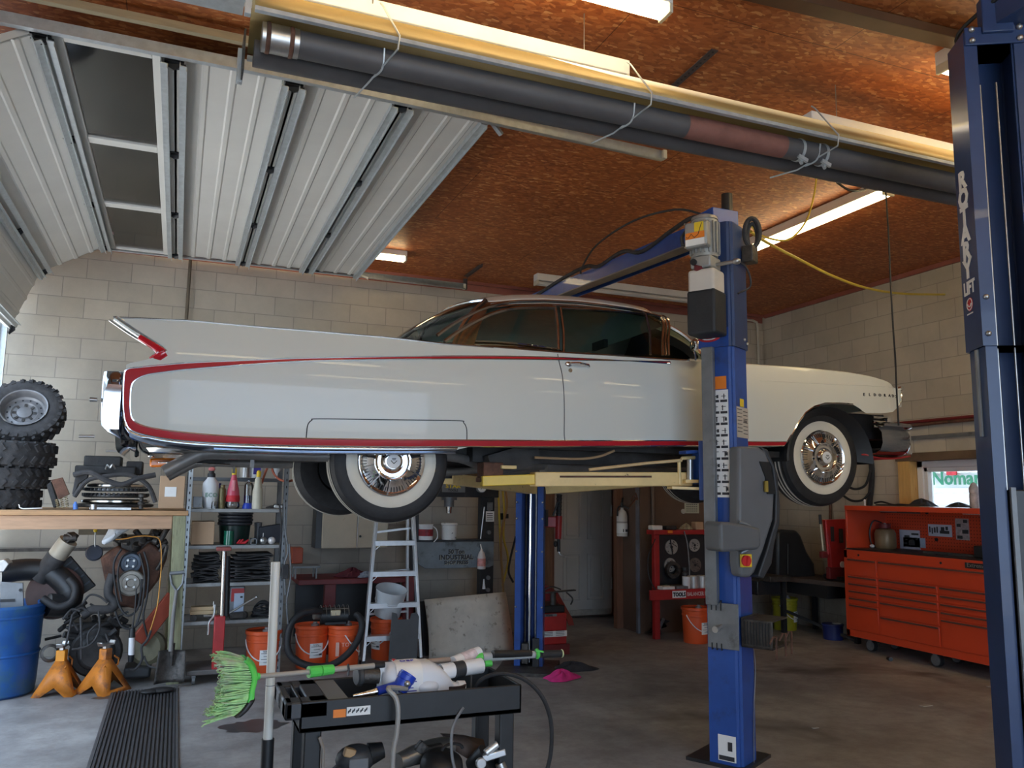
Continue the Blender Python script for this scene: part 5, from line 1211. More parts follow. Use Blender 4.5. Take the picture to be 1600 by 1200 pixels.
MB().prism(xz([(-0.785, 7.600, 1.526), (-0.770, 7.600, 1.688), (-0.677, 7.600, 1.711), (-0.683, 7.600, 1.658), (-0.745, 7.600, 1.605), (-0.766, 7.600, 1.511)]), 7.52, 7.60).build('rubber_band', rubberg, cl, bevel=.006)
MB().tube(spl([(-0.782, 7.500, 1.681), (-0.666, 7.480, 1.704), (-0.544, 7.460, 1.644), (-0.423, 7.460, 1.609), (-0.308, 7.480, 1.659), (-0.174, 7.500, 1.694)]), .022, 8).build('rubber_band', rubberg, cl)
MB().tube(spl([(-0.764, 7.500, 1.507), (-0.684, 7.480, 1.631), (-0.570, 7.470, 1.669), (-0.382, 7.480, 1.689), (-0.232, 7.490, 1.613), (-0.159, 7.500, 1.466)]), .018, 8).build('rubber_band', rubberg, cl)
m = MB(); fbox(m, (-0.799, 7.700, 1.694), (-0.334, 7.700, 1.764), .3); fbox(m, (-0.739, 7.720, 1.755), (-0.454, 7.720, 1.848), .25); fbox(m, (-0.415, 7.750, 1.693), (-0.284, 7.750, 1.811), .2)
MBt = m.build('cover_plate', dark, cl, bevel=.012)
MB().tube(spl([(-0.565, 7.660, 1.736), (-0.551, 7.640, 1.768), (-0.530, 7.640, 1.747), (-0.513, 7.640, 1.774), (-0.492, 7.660, 1.738)]), .008, 6).build('clip', steel, cl)
solo(MB().lathe([(.018, 0), (.018, .03), (.028, .035), (.03, .055), (.016, .062), (.016, .09), (.028, .095), (.028, .118), (.012, .12)], (-0.267, 7.500, 1.412), n=14, cap=True), 'steel_fitting', grime, 'short knobbed steel fitting standing at the right of the clutch plates', 'fitting')
m = MB(); m.bar((-0.642, 7.450, 1.416), (-0.338, 7.460, 1.413), .03, .018); m.cyl((-0.613, 7.440, 1.407), (-0.616, 7.440, 1.447), .025); solo(m, 'ratchet_wrench', steel, 'ratchet wrench lying along the bench front edge', 'tool')
solo(MB().cyl((-0.741, 7.440, 1.406), (-0.745, 7.440, 1.451), .018).cyl((-0.745, 7.440, 1.451), (-0.746, 7.440, 1.467), .010), 'bottle_stopper', M('light_blue_plastic', (.08, .20, .55), .4, 0, .1, 9), 'small light blue plug on the bench front edge', 'plug')
solo(MB().tube([(-1.138, 7.450, 1.443), (-1.131, 7.450, 1.418), (-1.107, 7.440, 1.409), (-0.976, 7.440, 1.415)], .006, 6), 'hex_key', steel, 'bent white hex key lying at the left of the bench edge', 'tool')
cb = thing('cardboard_box', 'brown cardboard box with a white label on the right end of the workbench', 'box', (-0.023, 7.460, 1.420))
fbox(MB(), (-0.136, 7.460, 1.419), (0.060, 7.460, 1.687), .3).build('carton', card, cb, bevel=.003); fbox(MB(), (-0.093, 7.460, 1.514), (-0.004, 7.460, 1.595), .002, -.003).build('shipping_label', paper, cb)
# under the bench
dr = thing('plastic_drum', 'scuffed blue plastic drum on the floor at the left edge', 'drum', (-1.22, 7.55, 0))
MB().lathe([(.0, .0), (.26, .0), (.285, .02), (.292, .10), (.298, .30), (.292, .33), (.300, .36), (.305, .60), (.312, .62), (.315, .66), (.30, .68), (.29, .67), (.285, .6), (.27, .1), (0, .06)], (-1.22, 7.55, 0), n=48).build('shell', drumb, dr, ang=30)
for q, (z0, r_) in enumerate(((.30, .299), (.58, .306))): MB().lathe([(r_, 0), (r_ + .008, .012), (r_, .024)], (-1.22, 7.55, z0), n=48).build('hoop', drumb, dr)
sc = thing('bumper_bracket', 'grey slotted metal plate standing in the blue drum', 'car part', (-1.131, 7.420, 0.633))
MB().prism(xz([(-1.213, 7.420, 0.855), (-1.058, 7.420, 0.842), (-1.036, 7.420, 0.629), (-1.193, 7.420, 0.621)]), 7.42, 7.44).build('plate', greys, sc, bevel=.004)
m = MB(); fbox(m, (-1.199, 7.410, 0.703), (-1.103, 7.410, 0.724), .01); m.cyl((-1.071, 7.420, 0.789), (-1.068, 7.400, 0.791), .012); m.build('slot_pattern', black, sc)
m = MB(); m.prism(xz([(-1.240, 7.500, 1.013), (-1.198, 7.500, 1.022), (-1.165, 7.500, 0.988), (-1.198, 7.500, 0.925), (-1.232, 7.500, 0.921)]), 7.45, 7.6); solo(m, 'metal_casting', steel, 'chunk of bare metal at the left edge above the blue drum', 'car part', bevel=.008)
ab = thing('air_duct', 'big black curved air duct lying behind the blue drum', 'car part', (-1.0, 8.0, .6))
MB().tube(spl([(-1.273, 7.750, 0.894), (-1.103, 7.800, 0.911), (-0.941, 7.800, 0.892), (-0.812, 7.750, 0.806), (-0.743, 7.700, 0.707), (-0.788, 7.650, 0.639), (-0.896, 7.600, 0.649)]), .09, 12).build('duct', black, ab)
m = MB(); m.lathe([(0, .02), (.18, .02), (.21, 0), (.21, -.06), (.14, -.08)], (-0.876, 7.750, 0.731), (-.1, -1, .3), 32); m.build('bell_mouth', M('dark_red_duct', (.07, .035, .03), .6, 0, .2, 8), ab)
MB().tube(spl([(-0.928, 7.500, 0.712), (-0.814, 7.480, 0.646), (-0.720, 7.500, 0.680), (-0.705, 7.550, 0.773), (-0.761, 7.600, 0.845)]), .03, 10).build('duct_rim', rubber, ab)
ds = thing('drive_shaft', 'tan and black drive shaft leaning up to the right under the bench', 'car part', (-0.862, 7.750, 0.859))
a_, b_ = Vector((-0.996, 7.800, 0.832)), Vector((-0.779, 7.700, 1.181)); d_ = (b_ - a_)
MB().cyl(a_, a_ + d_ * .55, .075, .08, 20).build('boot', rubberg, ds)
MB().cyl(a_ + d_ * .5, a_ + d_ * .9, .075, .075, 20).build('tube', M('tan_shaft_tube', (.42, .37, .29), .5, .2, .12, 9), ds)
m = MB(); m.bar(a_ + d_ * .88, b_ + d_ * .06, .10, .06); m.cyl(a_ + d_ * .97 + Vector((-.05, -.03, 0)), a_ + d_ * .97 + Vector((.05, -.03, 0)), .03); m.build('yoke', grime, ds, bevel=.006)
gr = thing('air_intake_grille', 'black slatted plastic intake panel leaning behind the engine', 'car part', (-0.700, 7.900, 0.683))
q = [(-0.877, 7.900, 0.939), (-0.797, 7.900, 1.012), (-0.585, 7.900, 0.758), (-0.686, 7.900, 0.682)]
MB().prism(xz(q), 7.9, 7.93).build('panel', black, gr, bevel=.008)
m = MB()
for k in range(4):
    p0 = Vector(q[0]).lerp(Vector(q[3]), (k + .6) / 4.4); p1 = Vector(q[1]).lerp(Vector(q[2]), (k + .6) / 4.4); m.bar(p0.lerp(p1, .1) + Vector((0, -.008, 0)), p0.lerp(p1, .9) + Vector((0, -.008, 0)), .012, .03, (0, 1, 0))
m.build('slat', M('slate_plastic', (.04, .05, .07), .35, 0, .1, 9), gr)
en = thing('engine', 'greasy engine block with two belt pulleys hanging over jack stands below the bench', 'engine', (-0.293, 7.800, 0.523))
m = MB(); m.prism(xz([(-0.560, 7.850, 1.001), (-0.434, 7.850, 1.096), (-0.294, 7.850, 1.024), (-0.248, 7.850, 0.567), (-0.465, 7.850, 0.628)]), 7.75, 8.3); m.prism(xz([(-0.294, 7.850, 1.024), (-0.186, 7.850, 1.131), (-0.039, 7.850, 1.004), (-0.098, 7.850, 0.804), (-0.235, 7.850, 0.593)]), 7.75, 8.3)
m.build('block', rust, en, bevel=.02)
m = MB(); fbox(m, (-0.408, 7.780, 0.582), (-0.214, 7.780, 1.055), .12); m.build('timing_cover', dark, en, bevel=.03)
m = MB(); fbox(m, (-0.411, 7.800, 1.029), (-0.162, 7.800, 1.172), .35)
random.seed(3)
for k in range(26):
    p = Vector((-0.281, 7.750, 1.111)) + Vector((random.uniform(-.2, .22), random.uniform(-.04, .25), random.uniform(-.06, .10))); m.cyl(p, p + Vector((random.uniform(-.08, .08), random.uniform(-.05, .05), random.uniform(-.03, .06))), random.uniform(.014, .035), n=10)
m.build('intake_manifold', grime, en, bevel=.004)
for (px_, R, mt) in (((-0.319, 7.620, 0.962), .082, M('painted_pulley', (.08, .10, .13), .4, .3, .15, 9)), ((-0.307, 7.600, 0.803), .105, M('worn_pulley', (.24, .22, .19), .45, .5, .2, 9))):
    p_ = MB().lathe([(0, .0), (.03, .0), (.035, -.012), (R * .62, -.008), (R * .66, .01), (R * .9, .012), (R, -.008), (R, .02), (R * .86, .035), (R, .05), (R, .07), (R * .4, .09)], px_, (0, 1, 0), 36).build('pulley', mt, en, ang=30)
    mm = MB()
    for k in range(4): a = 2 * pi * k / 4 + .7; mm.cyl((px_[0] + R * .4 * cos(a), px_[1] - .008, px_[2] + R * .4 * sin(a)), (px_[0] + R * .4 * cos(a), px_[1] - .018, px_[2] + R * .4 * sin(a)), .010, n=8)
    mm.build('pulley_bolt', steel, p_)
for pts, r_ in (([(-0.447, 7.620, 0.872), (-0.468, 7.600, 0.787), (-0.463, 7.600, 0.710), (-0.421, 7.600, 0.657), (-0.418, 7.600, 0.616), (-0.477, 7.580, 0.596), (-0.569, 7.560, 0.602), (-0.643, 7.550, 0.561)], .036),):
    MB().tube(spl(pts), r_, 12).build('radiator_hose', rubberg, en)
MB().tube(spl([(-0.116, 7.660, 0.902), (-0.076, 7.640, 0.983), (-0.052, 7.620, 1.085), (-0.073, 7.620, 1.101), (-0.100, 7.630, 1.053)]), .016, 8).build('lifting_eye', grime, en)
for k, pts in enumerate(([(-0.394, 7.600, 1.079), (-0.442, 7.580, 0.968), (-0.420, 7.580, 0.787), (-0.381, 7.580, 0.633), (-0.307, 7.560, 0.546), (-0.235, 7.570, 0.613), (-0.222, 7.580, 0.834)], [(-0.320, 7.600, 1.058), (-0.387, 7.570, 1.009), (-0.405, 7.560, 0.866), (-0.362, 7.560, 0.660)], [(-0.223, 7.600, 1.056), (-0.178, 7.580, 0.911), (-0.174, 7.570, 0.704), (-0.191, 7.560, 0.526), (-0.140, 7.550, 0.346)], [(-0.256, 7.600, 1.041), (-0.204, 7.570, 0.860), (-0.207, 7.560, 0.629), (-0.243, 7.550, 0.453)], [(-0.404, 7.560, 0.585), (-0.348, 7.550, 0.468), (-0.266, 7.540, 0.445), (-0.199, 7.550, 0.512)])):
    MB().tube(spl(pts), .009, 6).build('wiring', rubber, en)
MB().tube(spl([(-0.444, 7.620, 1.157), (-0.376, 7.600, 1.163), (-0.280, 7.600, 1.183), (-0.178, 7.620, 1.181), (-0.106, 7.620, 1.144), (-0.083, 7.600, 0.959), (-0.083, 7.580, 0.804), (-0.090, 7.560, 0.624), (-0.119, 7.540, 0.474), (-0.142, 7.520, 0.391)]), .005, 6).build('orange_wire', M('orange_wire', (.62, .28, .05), .5, 0, .1, 9), en)
MB().cyl((-0.106, 7.700, 1.134), (-0.062, 7.700, 1.231), .022).build('dipstick_tube', grime, en)
rg = MB(); P_ = [(-0.506, 7.620, 1.288), (-0.409, 7.600, 1.299), (-0.321, 7.600, 1.283), (-0.318, 7.600, 1.246), (-0.364, 7.580, 1.221), (-0.419, 7.570, 1.186), (-0.467, 7.550, 1.146), (-0.534, 7.540, 1.106), (-0.566, 7.560, 1.136), (-0.521, 7.600, 1.185)]
cc = Vector((0, 0, 0))
for p in P_: cc += Vector(p) / len(P_)
rg.rows([[tuple(cc + (Vector(p) - cc) * q + Vector((0, dy + .012 * sin(9 * i + 3 * q), .01 * sin(5 * i + q * 7)))) for i, p in enumerate(P_)] for q, dy in ((.05, -.07), (.4, -.06), (.75, -.03), (1, 0), (.8, .05), (.1, .06))], closed=True)
solo(rg, 'shop_rag', M('white_rag', (.62, .65, .68), .9, 0, .1, 14, bm=.3), 'crumpled white rag draped on top of the engine', 'rag', sub=1)
# second tangle of parts between the jack stands
tr = thing('transmission', 'black grease-covered gearbox and hoses on the floor behind the jack stands', 'car part', (-0.563, 7.700, 0.041))
m = MB(); m.cyl((-0.521, 7.550, 0.266), (-0.559, 8.000, 0.294), .20, .16, 24); m.cyl((-0.518, 7.520, 0.271), (-0.522, 7.560, 0.269), .13, .15, 24); fbox(m, (-0.745, 7.700, 0.303), (-0.382, 7.700, 0.488), .35); m.build('case', dark, tr, bevel=.02)
random.seed(5); m = MB()
for k in range(34):
    p = Vector((-0.560, 7.600, 0.435)) + Vector((random.uniform(-.25, .22), random.uniform(-.06, .2), random.uniform(-.10, .16))); q = p + Vector((random.uniform(-.12, .12), random.uniform(-.06, .05), random.uniform(-.06, .08)))
    m.cyl(p, q, random.uniform(.008, .026), n=8)
m.build('linkage', dark, tr)
MB().lathe([(.05, 0), (.065, .0), (.07, .05), (.05, .06), (.045, .03)], (-0.847, 7.500, 0.294), (.3, -1, .1), 20).build('port', grime, tr)
for pts in ([(-0.658, 7.500, 0.455), (-0.711, 7.500, 0.556), (-0.654, 7.520, 0.625), (-0.587, 7.520, 0.583)], [(-0.708, 7.500, 0.580), (-0.720, 7.460, 0.440), (-0.729, 7.440, 0.356)], [(-0.522, 7.500, 0.598), (-0.504, 7.460, 0.454), (-0.561, 7.420, 0.350), (-0.683, 7.400, 0.326)], [(-0.647, 7.500, 0.553), (-0.626, 7.460, 0.386), (-0.614, 7.450, 0.241)], [(-0.524, 7.500, 0.498), (-0.580, 7.460, 0.433), (-0.572, 7.450, 0.336)], [(-0.459, 7.500, 0.420), (-0.417, 7.460, 0.335), (-0.384, 7.450, 0.266)], [(-0.647, 7.520, 0.650), (-0.600, 7.550, 0.720), (-0.529, 7.550, 0.708), (-0.465, 7.550, 0.655)], [(-0.773, 7.500, 0.544), (-0.716, 7.500, 0.620), (-0.655, 7.500, 0.603)]):
    MB().tube(spl(pts), .009, 6).build('hose', rubberg, tr)
# jack stands
def jack(loc, rz, label, mat_top):
    t = thing('jack_stand', label, 'jack stand', loc, 'orange jack stands', local=True)
    m = MB(); H = .245; h = .145
    for k in range(4):
        a0, a1 = pi / 2 * k + pi / 4, pi / 2 * (k + 1) + pi / 4
        b0 = Vector((h * 1.41 * cos(a0), h * 1.41 * sin(a0), 0)); b1 = Vector((h * 1.41 * cos(a1), h * 1.41 * sin(a1), 0)); t0 = Vector((.045 * cos(a0), .045 * sin(a0), H)); t1 = Vector((.045 * cos(a1), .045 * sin(a1), H))
        f = lambda u, w: tuple(b0.lerp(b1, u).lerp(t0.lerp(t1, u), w))
        if k % 2: m.add([f(0, 0), f(.2, 0), f(.5, .26), f(.8, 0), f(1, 0), f(1, 1), f(0, 1)], [tuple(range(7))])
        else: m.add([f(0, 0), f(1, 0), f(1, 1), f(0, 1), f(.22, .13), f(.78, .13), f(.5, .66)], [(0, 1, 5, 4), (1, 2, 6, 5), (3, 0, 4, 6), (2, 3, 6)])
    m.build('base', orangeJ, t, solid=.006, ang=15)
    cl_ = MB().box((0, 0, H + .035), (.068, .068, .09)).build('collar', mat_top, t, bevel=.006)
    MB().tube([(.05, -.04, H + .02), (.09, -.05, H - .01), (.085, -.05, H - .05), (-.03, -.06, H - .075), (-.06, -.05, H - .04)], .007, 6).build('lock_lever', orangeJ, t)
    MB().box((0, 0, H + .075), (.042, .03, .06)).build('ratchet_bar', steel, t, bevel=.003)
    m = MB(); m.bar((-.055, 0, H + .11), (.055, 0, H + .11), .05, .016); m.bar((-.055, 0, H + .105), (-.07, 0, H + .135), .05, .012); m.bar((.055, 0, H + .105), (.07, 0, H + .135), .05, .012); m.build('saddle', steel, t, bevel=.003)
    t.rotation_euler = (0, 0, rz); return t
jack((-.75, 7.42, 0), 1.35, 'orange jack stand nearest the blue drum', M('fresh_orange_paint', (.75, .28, .015), .45, 0, .06, 9))
jack((-.44, 7.38, 0), .9, 'rusty orange jack stand to the right of its twin, by the floor grate', orangeJ)
# shovel, plank, hand lamp, jug, hammer-like bits
sh = thing('shovel', 'steel scoop shovel with a D handle leaning on the bench post', 'shovel', (0.043, 7.497, 0.000))
MB().tube([(0.049, 7.420, 0.755), (0.037, 7.400, 0.564), (0.035, 7.370, 0.366), (0.036, 7.350, 0.279)], [.014, .016, .018, .02], 10).build('shaft', M('grey_wood_shaft', (.20, .19, .18), .6, 0, .15, 6), sh)
MB().tube([(0.050, 7.420, 0.745), (0.007, 7.420, 0.807), (-0.008, 7.420, 0.885)], .009, 6).tube([(0.050, 7.420, 0.745), (0.090, 7.420, 0.805), (0.095, 7.420, 0.883)], .009, 6).cyl((-0.013, 7.420, 0.890), (0.099, 7.420, 0.898), .015).build('handle', greys, sh)
A_, B_, C_, D_ = [Vector(p) for p in ((-0.055, 7.360, 0.288), (0.147, 7.360, 0.281), (0.151, 7.300, 0.043), (-0.075, 7.300, 0.040))]
MB().grid(lambda u, v: tuple((A_.lerp(B_, u)).lerp(D_.lerp(C_, u), v) + Vector((0, .045 * (1 - (2 * u - 1) ** 2), 0))), 12, 8).build('blade', grime, sh, solid=.004)
MB().tube([(0.042, 7.370, 0.341), (0.048, 7.360, 0.167)], [.024, .010], 10).build('socket', grime, sh)
pk = MB().bar((-0.218, 7.620, 0.323), (0.034, 7.700, 0.671), .04, .13, (0, 0, 1)); solo(pk, 'painted_plank', M('orange_red_paint', (.34, .06, .03), .6, 0, .15, 6), 'orange-red painted board leaning behind the bench post', 'board', bevel=.006)
tl = thing('trouble_lamp', 'white and black inspection lamp hanging by its cord under the bench', 'lamp', (-0.249, 7.450, 0.199))
MB().cyl((-0.257, 7.450, 0.249), (-0.262, 7.450, 0.389), .023).build('lamp_tube', whitep, tl)
MB().cyl((-0.262, 7.450, 0.389), (-0.263, 7.450, 0.464), .026, .02).cyl((-0.259, 7.450, 0.199), (-0.258, 7.450, 0.254), .02, .025).build('lamp_end', black, tl)
MB().tube(spl([(-0.262, 7.450, 0.459), (-0.255, 7.460, 0.618), (-0.257, 7.500, 0.766)]), .006, 6).build('lamp_cord', rubber, tl)
m = MB(); m.tube(spl([(-0.125, 7.500, 0.429), (-0.148, 7.480, 0.358), (-0.186, 7.460, 0.303), (-0.175, 7.450, 0.214), (-0.217, 7.440, 0.144), (-0.263, 7.430, 0.139)]), .010, 8); m.tube(spl([(-0.163, 7.450, 0.238), (-0.124, 7.440, 0.163), (-0.066, 7.430, 0.146)]), .008, 8)
solo(m, 'grease_hose', rubberg, 'dark hose with steel fittings hanging behind the shovel', 'hose')
kg = MB().lathe([(.0, -.10), (.10, -.10), (.135, -.07), (.14, .05), (.11, .08), (0, .085)], (-0.139, 7.750, 0.251), (-.2, -1, .15), 24); solo(kg, 'clay_pot_casting', M('khaki_casting', (.22, .20, .13), .7, 0, .2, 8), 'khaki round casting on the floor behind the shovel', 'car part')
solo(fbox(MB(), (-0.311, 7.600, 0.034), (-0.107, 7.600, 0.121), .3), 'grey_casting', greyd, 'dark grey plastic tray on the floor left of the shovel', 'tray', bevel=.02)
cr = thing('hook_tool', 'round blue-grey lid on a thin rod hanging beside the engine', 'tool', (-0.615, 7.900, 0.972))
MB().lathe([(0, .02), (.06, .02), (.07, 0), (.065, -.02)], (-0.619, 7.900, 1.031), (.2, -1, .3), 20).build('lid', M('slate_lid', (.05, .06, .085), .5, 0, .1, 9), cr); MB().cyl((-0.615, 7.900, 1.041), (-0.622, 7.900, 1.202), .006).build('rod', steel, cr); MB().sph((-0.623, 7.900, 1.218), .016).build('knob', ylabel, cr)
solo(MB().bx(-1.6, -.05, 8.93, 8.97, .98, 1.01).bx(-.52, -.49, 8.92, 8.97, .3, 1.0), 'wall_rail', grime, 'dark rail along the block wall under the bench', 'rail')
solo(fbox(MB(), (-0.790, 8.300, 1.162), (-0.560, 8.300, 1.251), .1), 'lumber_offcut', M('brown_offcut', (.16, .14, .10), .7, 0, .2, 6), 'short brown lumber offcut tucked under the bench top', 'board', bevel=.004)
# slotted drain grate running towards the viewer
fg = thing('floor_grate', 'black slotted drain grate set in the concrete floor at the left', 'grate', (-.13, 6.2, 0))
MB().bx(-.36, .09, 4.4, 7.30, .0005, .004).build('channel', black, fg)
for k in range(19):
    x = -.35 + .0235 * k; MB().bx(x, x + .013, 4.4, 7.29, .004, .014).build('bar', radm, fg)
MB().bx(-.375, -.355, 4.4, 7.31, .0005, .015).bx(.09, .105, 4.4, 7.31, .0005, .015).build('grate_frame', M('worn_steel_frame', (.12, .12, .125), .5, .4, .2, 8), fg)
m = MB(); m.sph((-.02, 7.15, .03), (.10, .07, .02)); m.sph((-.10, 7.12, .03), (.07, .05, .018)); solo(m, 'oily_cloth', dark, 'oily black cloth on the far end of the floor grate', 'rag')
# stains with their own outline
for c_, rx, ry, lab in (((.58, 6.0), .22, .16, 'dark oil stain on the concrete under the broom head'), ((-.40, 7.16), .10, .06, 'small round oil stain beside the right jack stand')):
    random.seed(int(rx * 100)); m = MB(); n = 28; m.add([(c_[0], c_[1], .0015)] + [(c_[0] + rx * cos(2 * pi * k / n) * random.uniform(.75, 1.1), c_[1] + ry * sin(2 * pi * k / n) * random.uniform(.75, 1.1), .0015) for k in range(n)], [(0, 1 + k, 1 + (k + 1) % n) for k in range(n)])
    o = solo(m, 'oil_stain', M('oil_film' + str(n + int(rx * 10)), (.06, .055, .055), .3, 0, .2, 9), lab, 'stain')

# ================================================================ middle: shelf rack, buckets, ladder, press
RY = 7.55
rk = thing('shelf_unit', 'grey slotted-angle metal shelf unit right of the workbench', 'shelf', (.5, 7.8, 0))
RX_0, RX_1 = .10, .90
for x in (RX_0, RX_1):
    for y in (RY, RY + .50):
        m = MB(); m.bx(x - .02, x + .02, y, y + .004, 0, 1.90); m.bx(x - .02, x - .016, y, y + .04, 0, 1.90); u = m.build('upright', galv if x == RX_0 else greys, rk)
        if y == RY:
            for k in range(30): z_ = .06 + .062 * k; MB().box((x + .002, y - .001, z_), (.009, .002, .022)).build('slot', black, u)
SZ = [1.415, 1.105, .79, .475]
for z_ in SZ: MB().bx(RX_0 + .02, RX_1 - .02, RY + .005, RY + .50, z_ - .03, z_).build('shelf_board', M('grey_shelf_paint', (.30, .30, .29), .5, .2, .15, 8, col2=(.12, .11, .10), c2at=(.58, .75)) if z_ == SZ[0] else bpy.data.materials['grey_shelf_paint'], rk, bevel=.003)
MB().bx(RX_0, RX_1, RY + .46, RY + .50, 1.66, 1.69).build('top_shelf', greys, rk)
MB().bx(RX_0 + .02, RX_1 - .02, RY + .30, RY + .50, 1.655, 1.66).build('top_shelf', greys, rk)
S1, S2, S3, S4 = SZ
def at(px_, d=0, z_=S1): return (px_[0], RY + .03 + d, z_)
# --- top shelf row
tz = 1.692
jar('metal_can', ((0.577, 7.950, 1.758)[0], 7.94, tz), [(0, 0), (.055, 0), (.055, .14), (.05, .145), (0, .145)], steel, 'plain silver can on the top back shelf', 'can')
j = jar('oil_jug', ((0.679, 7.950, 1.761)[0], 7.94, tz), [(0, 0), (.06, 0), (.06, .12), (.045, .16), (.02, .17), (.02, .19), (0, .19)], whitep, 'white jug with blue print on the top back shelf', 'jug')
fbox(MB(), ((0.639, 7.900, 1.788)[0], 7.876, tz + .03), ((0.704, 7.900, 1.848)[0], 7.876, tz + .10), .003).build('jug_label', inkb, j)
fu = jar('funnel', ((0.851, 7.950, 1.765)[0], 7.92, tz), [(.012, 0), (.016, .05), (.085, .13), (.088, .14), (.075, .128), (.01, .05)], whitep, 'white funnel with printed side on the top back shelf', 'funnel')
# --- first shelf
sp = thing('foam_sprayer', 'white pump sprayer with a white funnel stuck in its neck', 'sprayer', at((0.272, 7.550, 1.425), .06))
c_ = Vector(at((0.272, 7.550, 1.425), .08))
MB().lathe([(0, 0), (.05, 0), (.055, .03), (.064, .06), (.07, .16), (.066, .22), (.035, .26), (.033, .275), (0, .275)], c_, n=24).build('tank', whitep, sp)
MB().lathe([(.045, 0), (.052, .01), (.052, .05), (.045, .055)], c_, n=24).build('foot_ring', greys, sp)
MB().lathe([(.034, .265), (.034, .30), (.022, .31), (.02, .345), (0, .345)], c_, n=16).build('neck', greyd, sp); MB().cyl(c_ + Vector((0, 0, .33)), c_ + Vector((.005, 0, .39)), .018).sph(c_ + Vector((.0, -.01, .34)), (.03, .02, .018)).build('nozzle', M('pink_plastic', (.68, .22, .20), .45, 0, .08, 9), sp)
MB().lathe([(.014, .37), (.03, .40), (.088, .455), (.092, .462), (.08, .455), (.01, .40)], c_, n=24).build('funnel_cone', M('pale_funnel', (.74, .66, .66), .5, 0, .04, 6), sp)
MB().text('ECO', .05, c_ + Vector((-.045, -.0705, .10)), (1, 0, 0), (0, 0, 1), .001, 'LEFT').build('lettering', inkg, sp)
m = MB(); fbox(m, (0.134, 7.570, 1.424), (0.210, 7.570, 1.517), .2); solo(m, 'parts_organiser', greys, 'flat grey case with slots at the left end of the upper shelf', 'case', bevel=.004)
jar('glass_jar', at((0.308, 7.550, 1.426), .01), [(0, 0), (.026, 0), (.026, .05), (.022, .06), (0, .06)], smoke, 'small clear jar in front of the foam sprayer', 'jar')
sc_ = jar('spray_can', at((0.370, 7.550, 1.426), .05), [(0, 0), (.030, 0), (.030, .16), (.026, .175), (.02, .18), (.02, .205), (0, .205)], M('olive_can', (.16, .125, .05), .35, .4, .15, 9), 'brown spray can beside the foam sprayer', 'can')
jar('blue_bottle', at((0.349, 7.550, 1.426), .22), [(0, 0), (.03, 0), (.03, .16), (.015, .19), (.015, .22), (0, .22)], M('dark_blue_plastic', (.02, .03, .2), .4, 0, .1, 9), 'dark blue bottle behind the brown spray can', 'bottle')
pb = thing('squeeze_bottle', 'pink squeeze bottle with a yellow tip on the upper shelf', 'bottle', at((0.459, 7.550, 1.427), .06)); c_ = Vector(at((0.459, 7.550, 1.427), .06))
MB().lathe([(0, 0), (.05, 0), (.06, .015), (.06, .04), (.055, .06), (.052, .10)], c_, n=22).build('clear_base', smoke, pb)
MB().lathe([(.056, .06), (.058, .09), (.05, .16), (.03, .24), (.02, .29), (.016, .30), (0, .30)], c_, n=22).build('body', pinkf, pb)
MB().lathe([(.02, .295), (.022, .34), (.015, .35), (.012, .37), (0, .372)], c_, n=14).build('tip', ylabel, pb)
MB().lathe([(.0585, .062), (.0595, .09), (.056, .115)], c_, n=22).build('label', inkr, pb); MB().box(c_ + Vector((0, -.04, .2)), (.03, .03, .10)).build('handle', M('salmon_plastic', (.72, .25, .28), .4, 0, .05, 8), pb, bevel=.01)
bb = thing('fluid_bottle', 'clear bottle half full of dark blue fluid with a blue cap foot', 'bottle', at((0.587, 7.550, 1.427), .05)); c_ = Vector(at((0.587, 7.550, 1.427), .05))
MB().lathe([(0, 0), (.048, 0), (.045, .025), (.036, .045), (.034, .05)], c_, n=20).build('cap_foot', bluep, bb); MB().lathe([(.032, .046), (.036, .06), (.036, .115), (0, .115)], c_, n=20).build('fluid', M('dark_blue_fluid', (.012, .02, .12), .2, 0, .05, 6), bb)
MB().lathe([(.037, .05), (.038, .20), (.03, .225), (.015, .235), (.015, .25), (0, .25)], c_, n=20).build('shell', smoke, bb)
cs = thing('spray_bottle', 'cream spray bottle with a yellow cap on the upper shelf', 'bottle', at((0.665, 7.550, 1.472), .05)); c_ = Vector(((0.663, 7.600, 1.483)[0], 7.6, S1))
MB().lathe([(0, 0), (.042, 0), (.045, .01), (.045, .16), (.035, .185), (.028, .26), (.014, .285), (0, .285)], c_, n=20).build('body', cream, cs); MB().lathe([(.018, .28), (.02, .32), (.012, .335), (0, .34)], c_, n=14).build('cap', ylabel, cs)
for k in range(5):
    random.seed(k + 20); p = Vector(((0.737, 7.600, 1.427)[0] + .02 * k, 7.58 + .06 * (k % 3), S1 + .012)); q = p + Vector((random.uniform(.06, .10), random.uniform(-.02, .02), random.uniform(0, .03)))
    solo(MB().bar(p, q, .018, .012).cyl(q - Vector((0, 0, .012)), q + Vector((0, 0, .012)), .016, n=10), 'hand_tool', grime, 'greasy hand tool in the loose heap at the right end of the upper shelf', 'tool', 'hand tools heaped on the shelf', bevel=.003)
solo(MB().tube(spl([((0.873, 7.600, 1.445)[0], 7.58, S1 + .02), ((0.840, 7.600, 1.434)[0], 7.57, S1 + .02), ((0.808, 7.600, 1.422)[0], 7.56, S1 + .025)]), .012, 8), 'plug_end', whitep, 'white plug end at the right edge of the upper shelf', 'plug')
m = MB(); m.tube(spl([(0.695, 7.620, 1.640), (0.720, 7.650, 1.726), (0.764, 7.700, 1.843), (0.775, 7.720, 1.891)]), .010, 8); m.tube(spl([(0.769, 7.720, 1.891), (0.788, 7.680, 1.757), (0.830, 7.620, 1.688), (0.893, 7.580, 1.661), (0.973, 7.600, 1.674), (1.099, 7.700, 1.712)]), .010, 8)
solo(m, 'air_hose', hose_r, 'orange-red air hose looping over the right end of the shelf unit', 'hose')
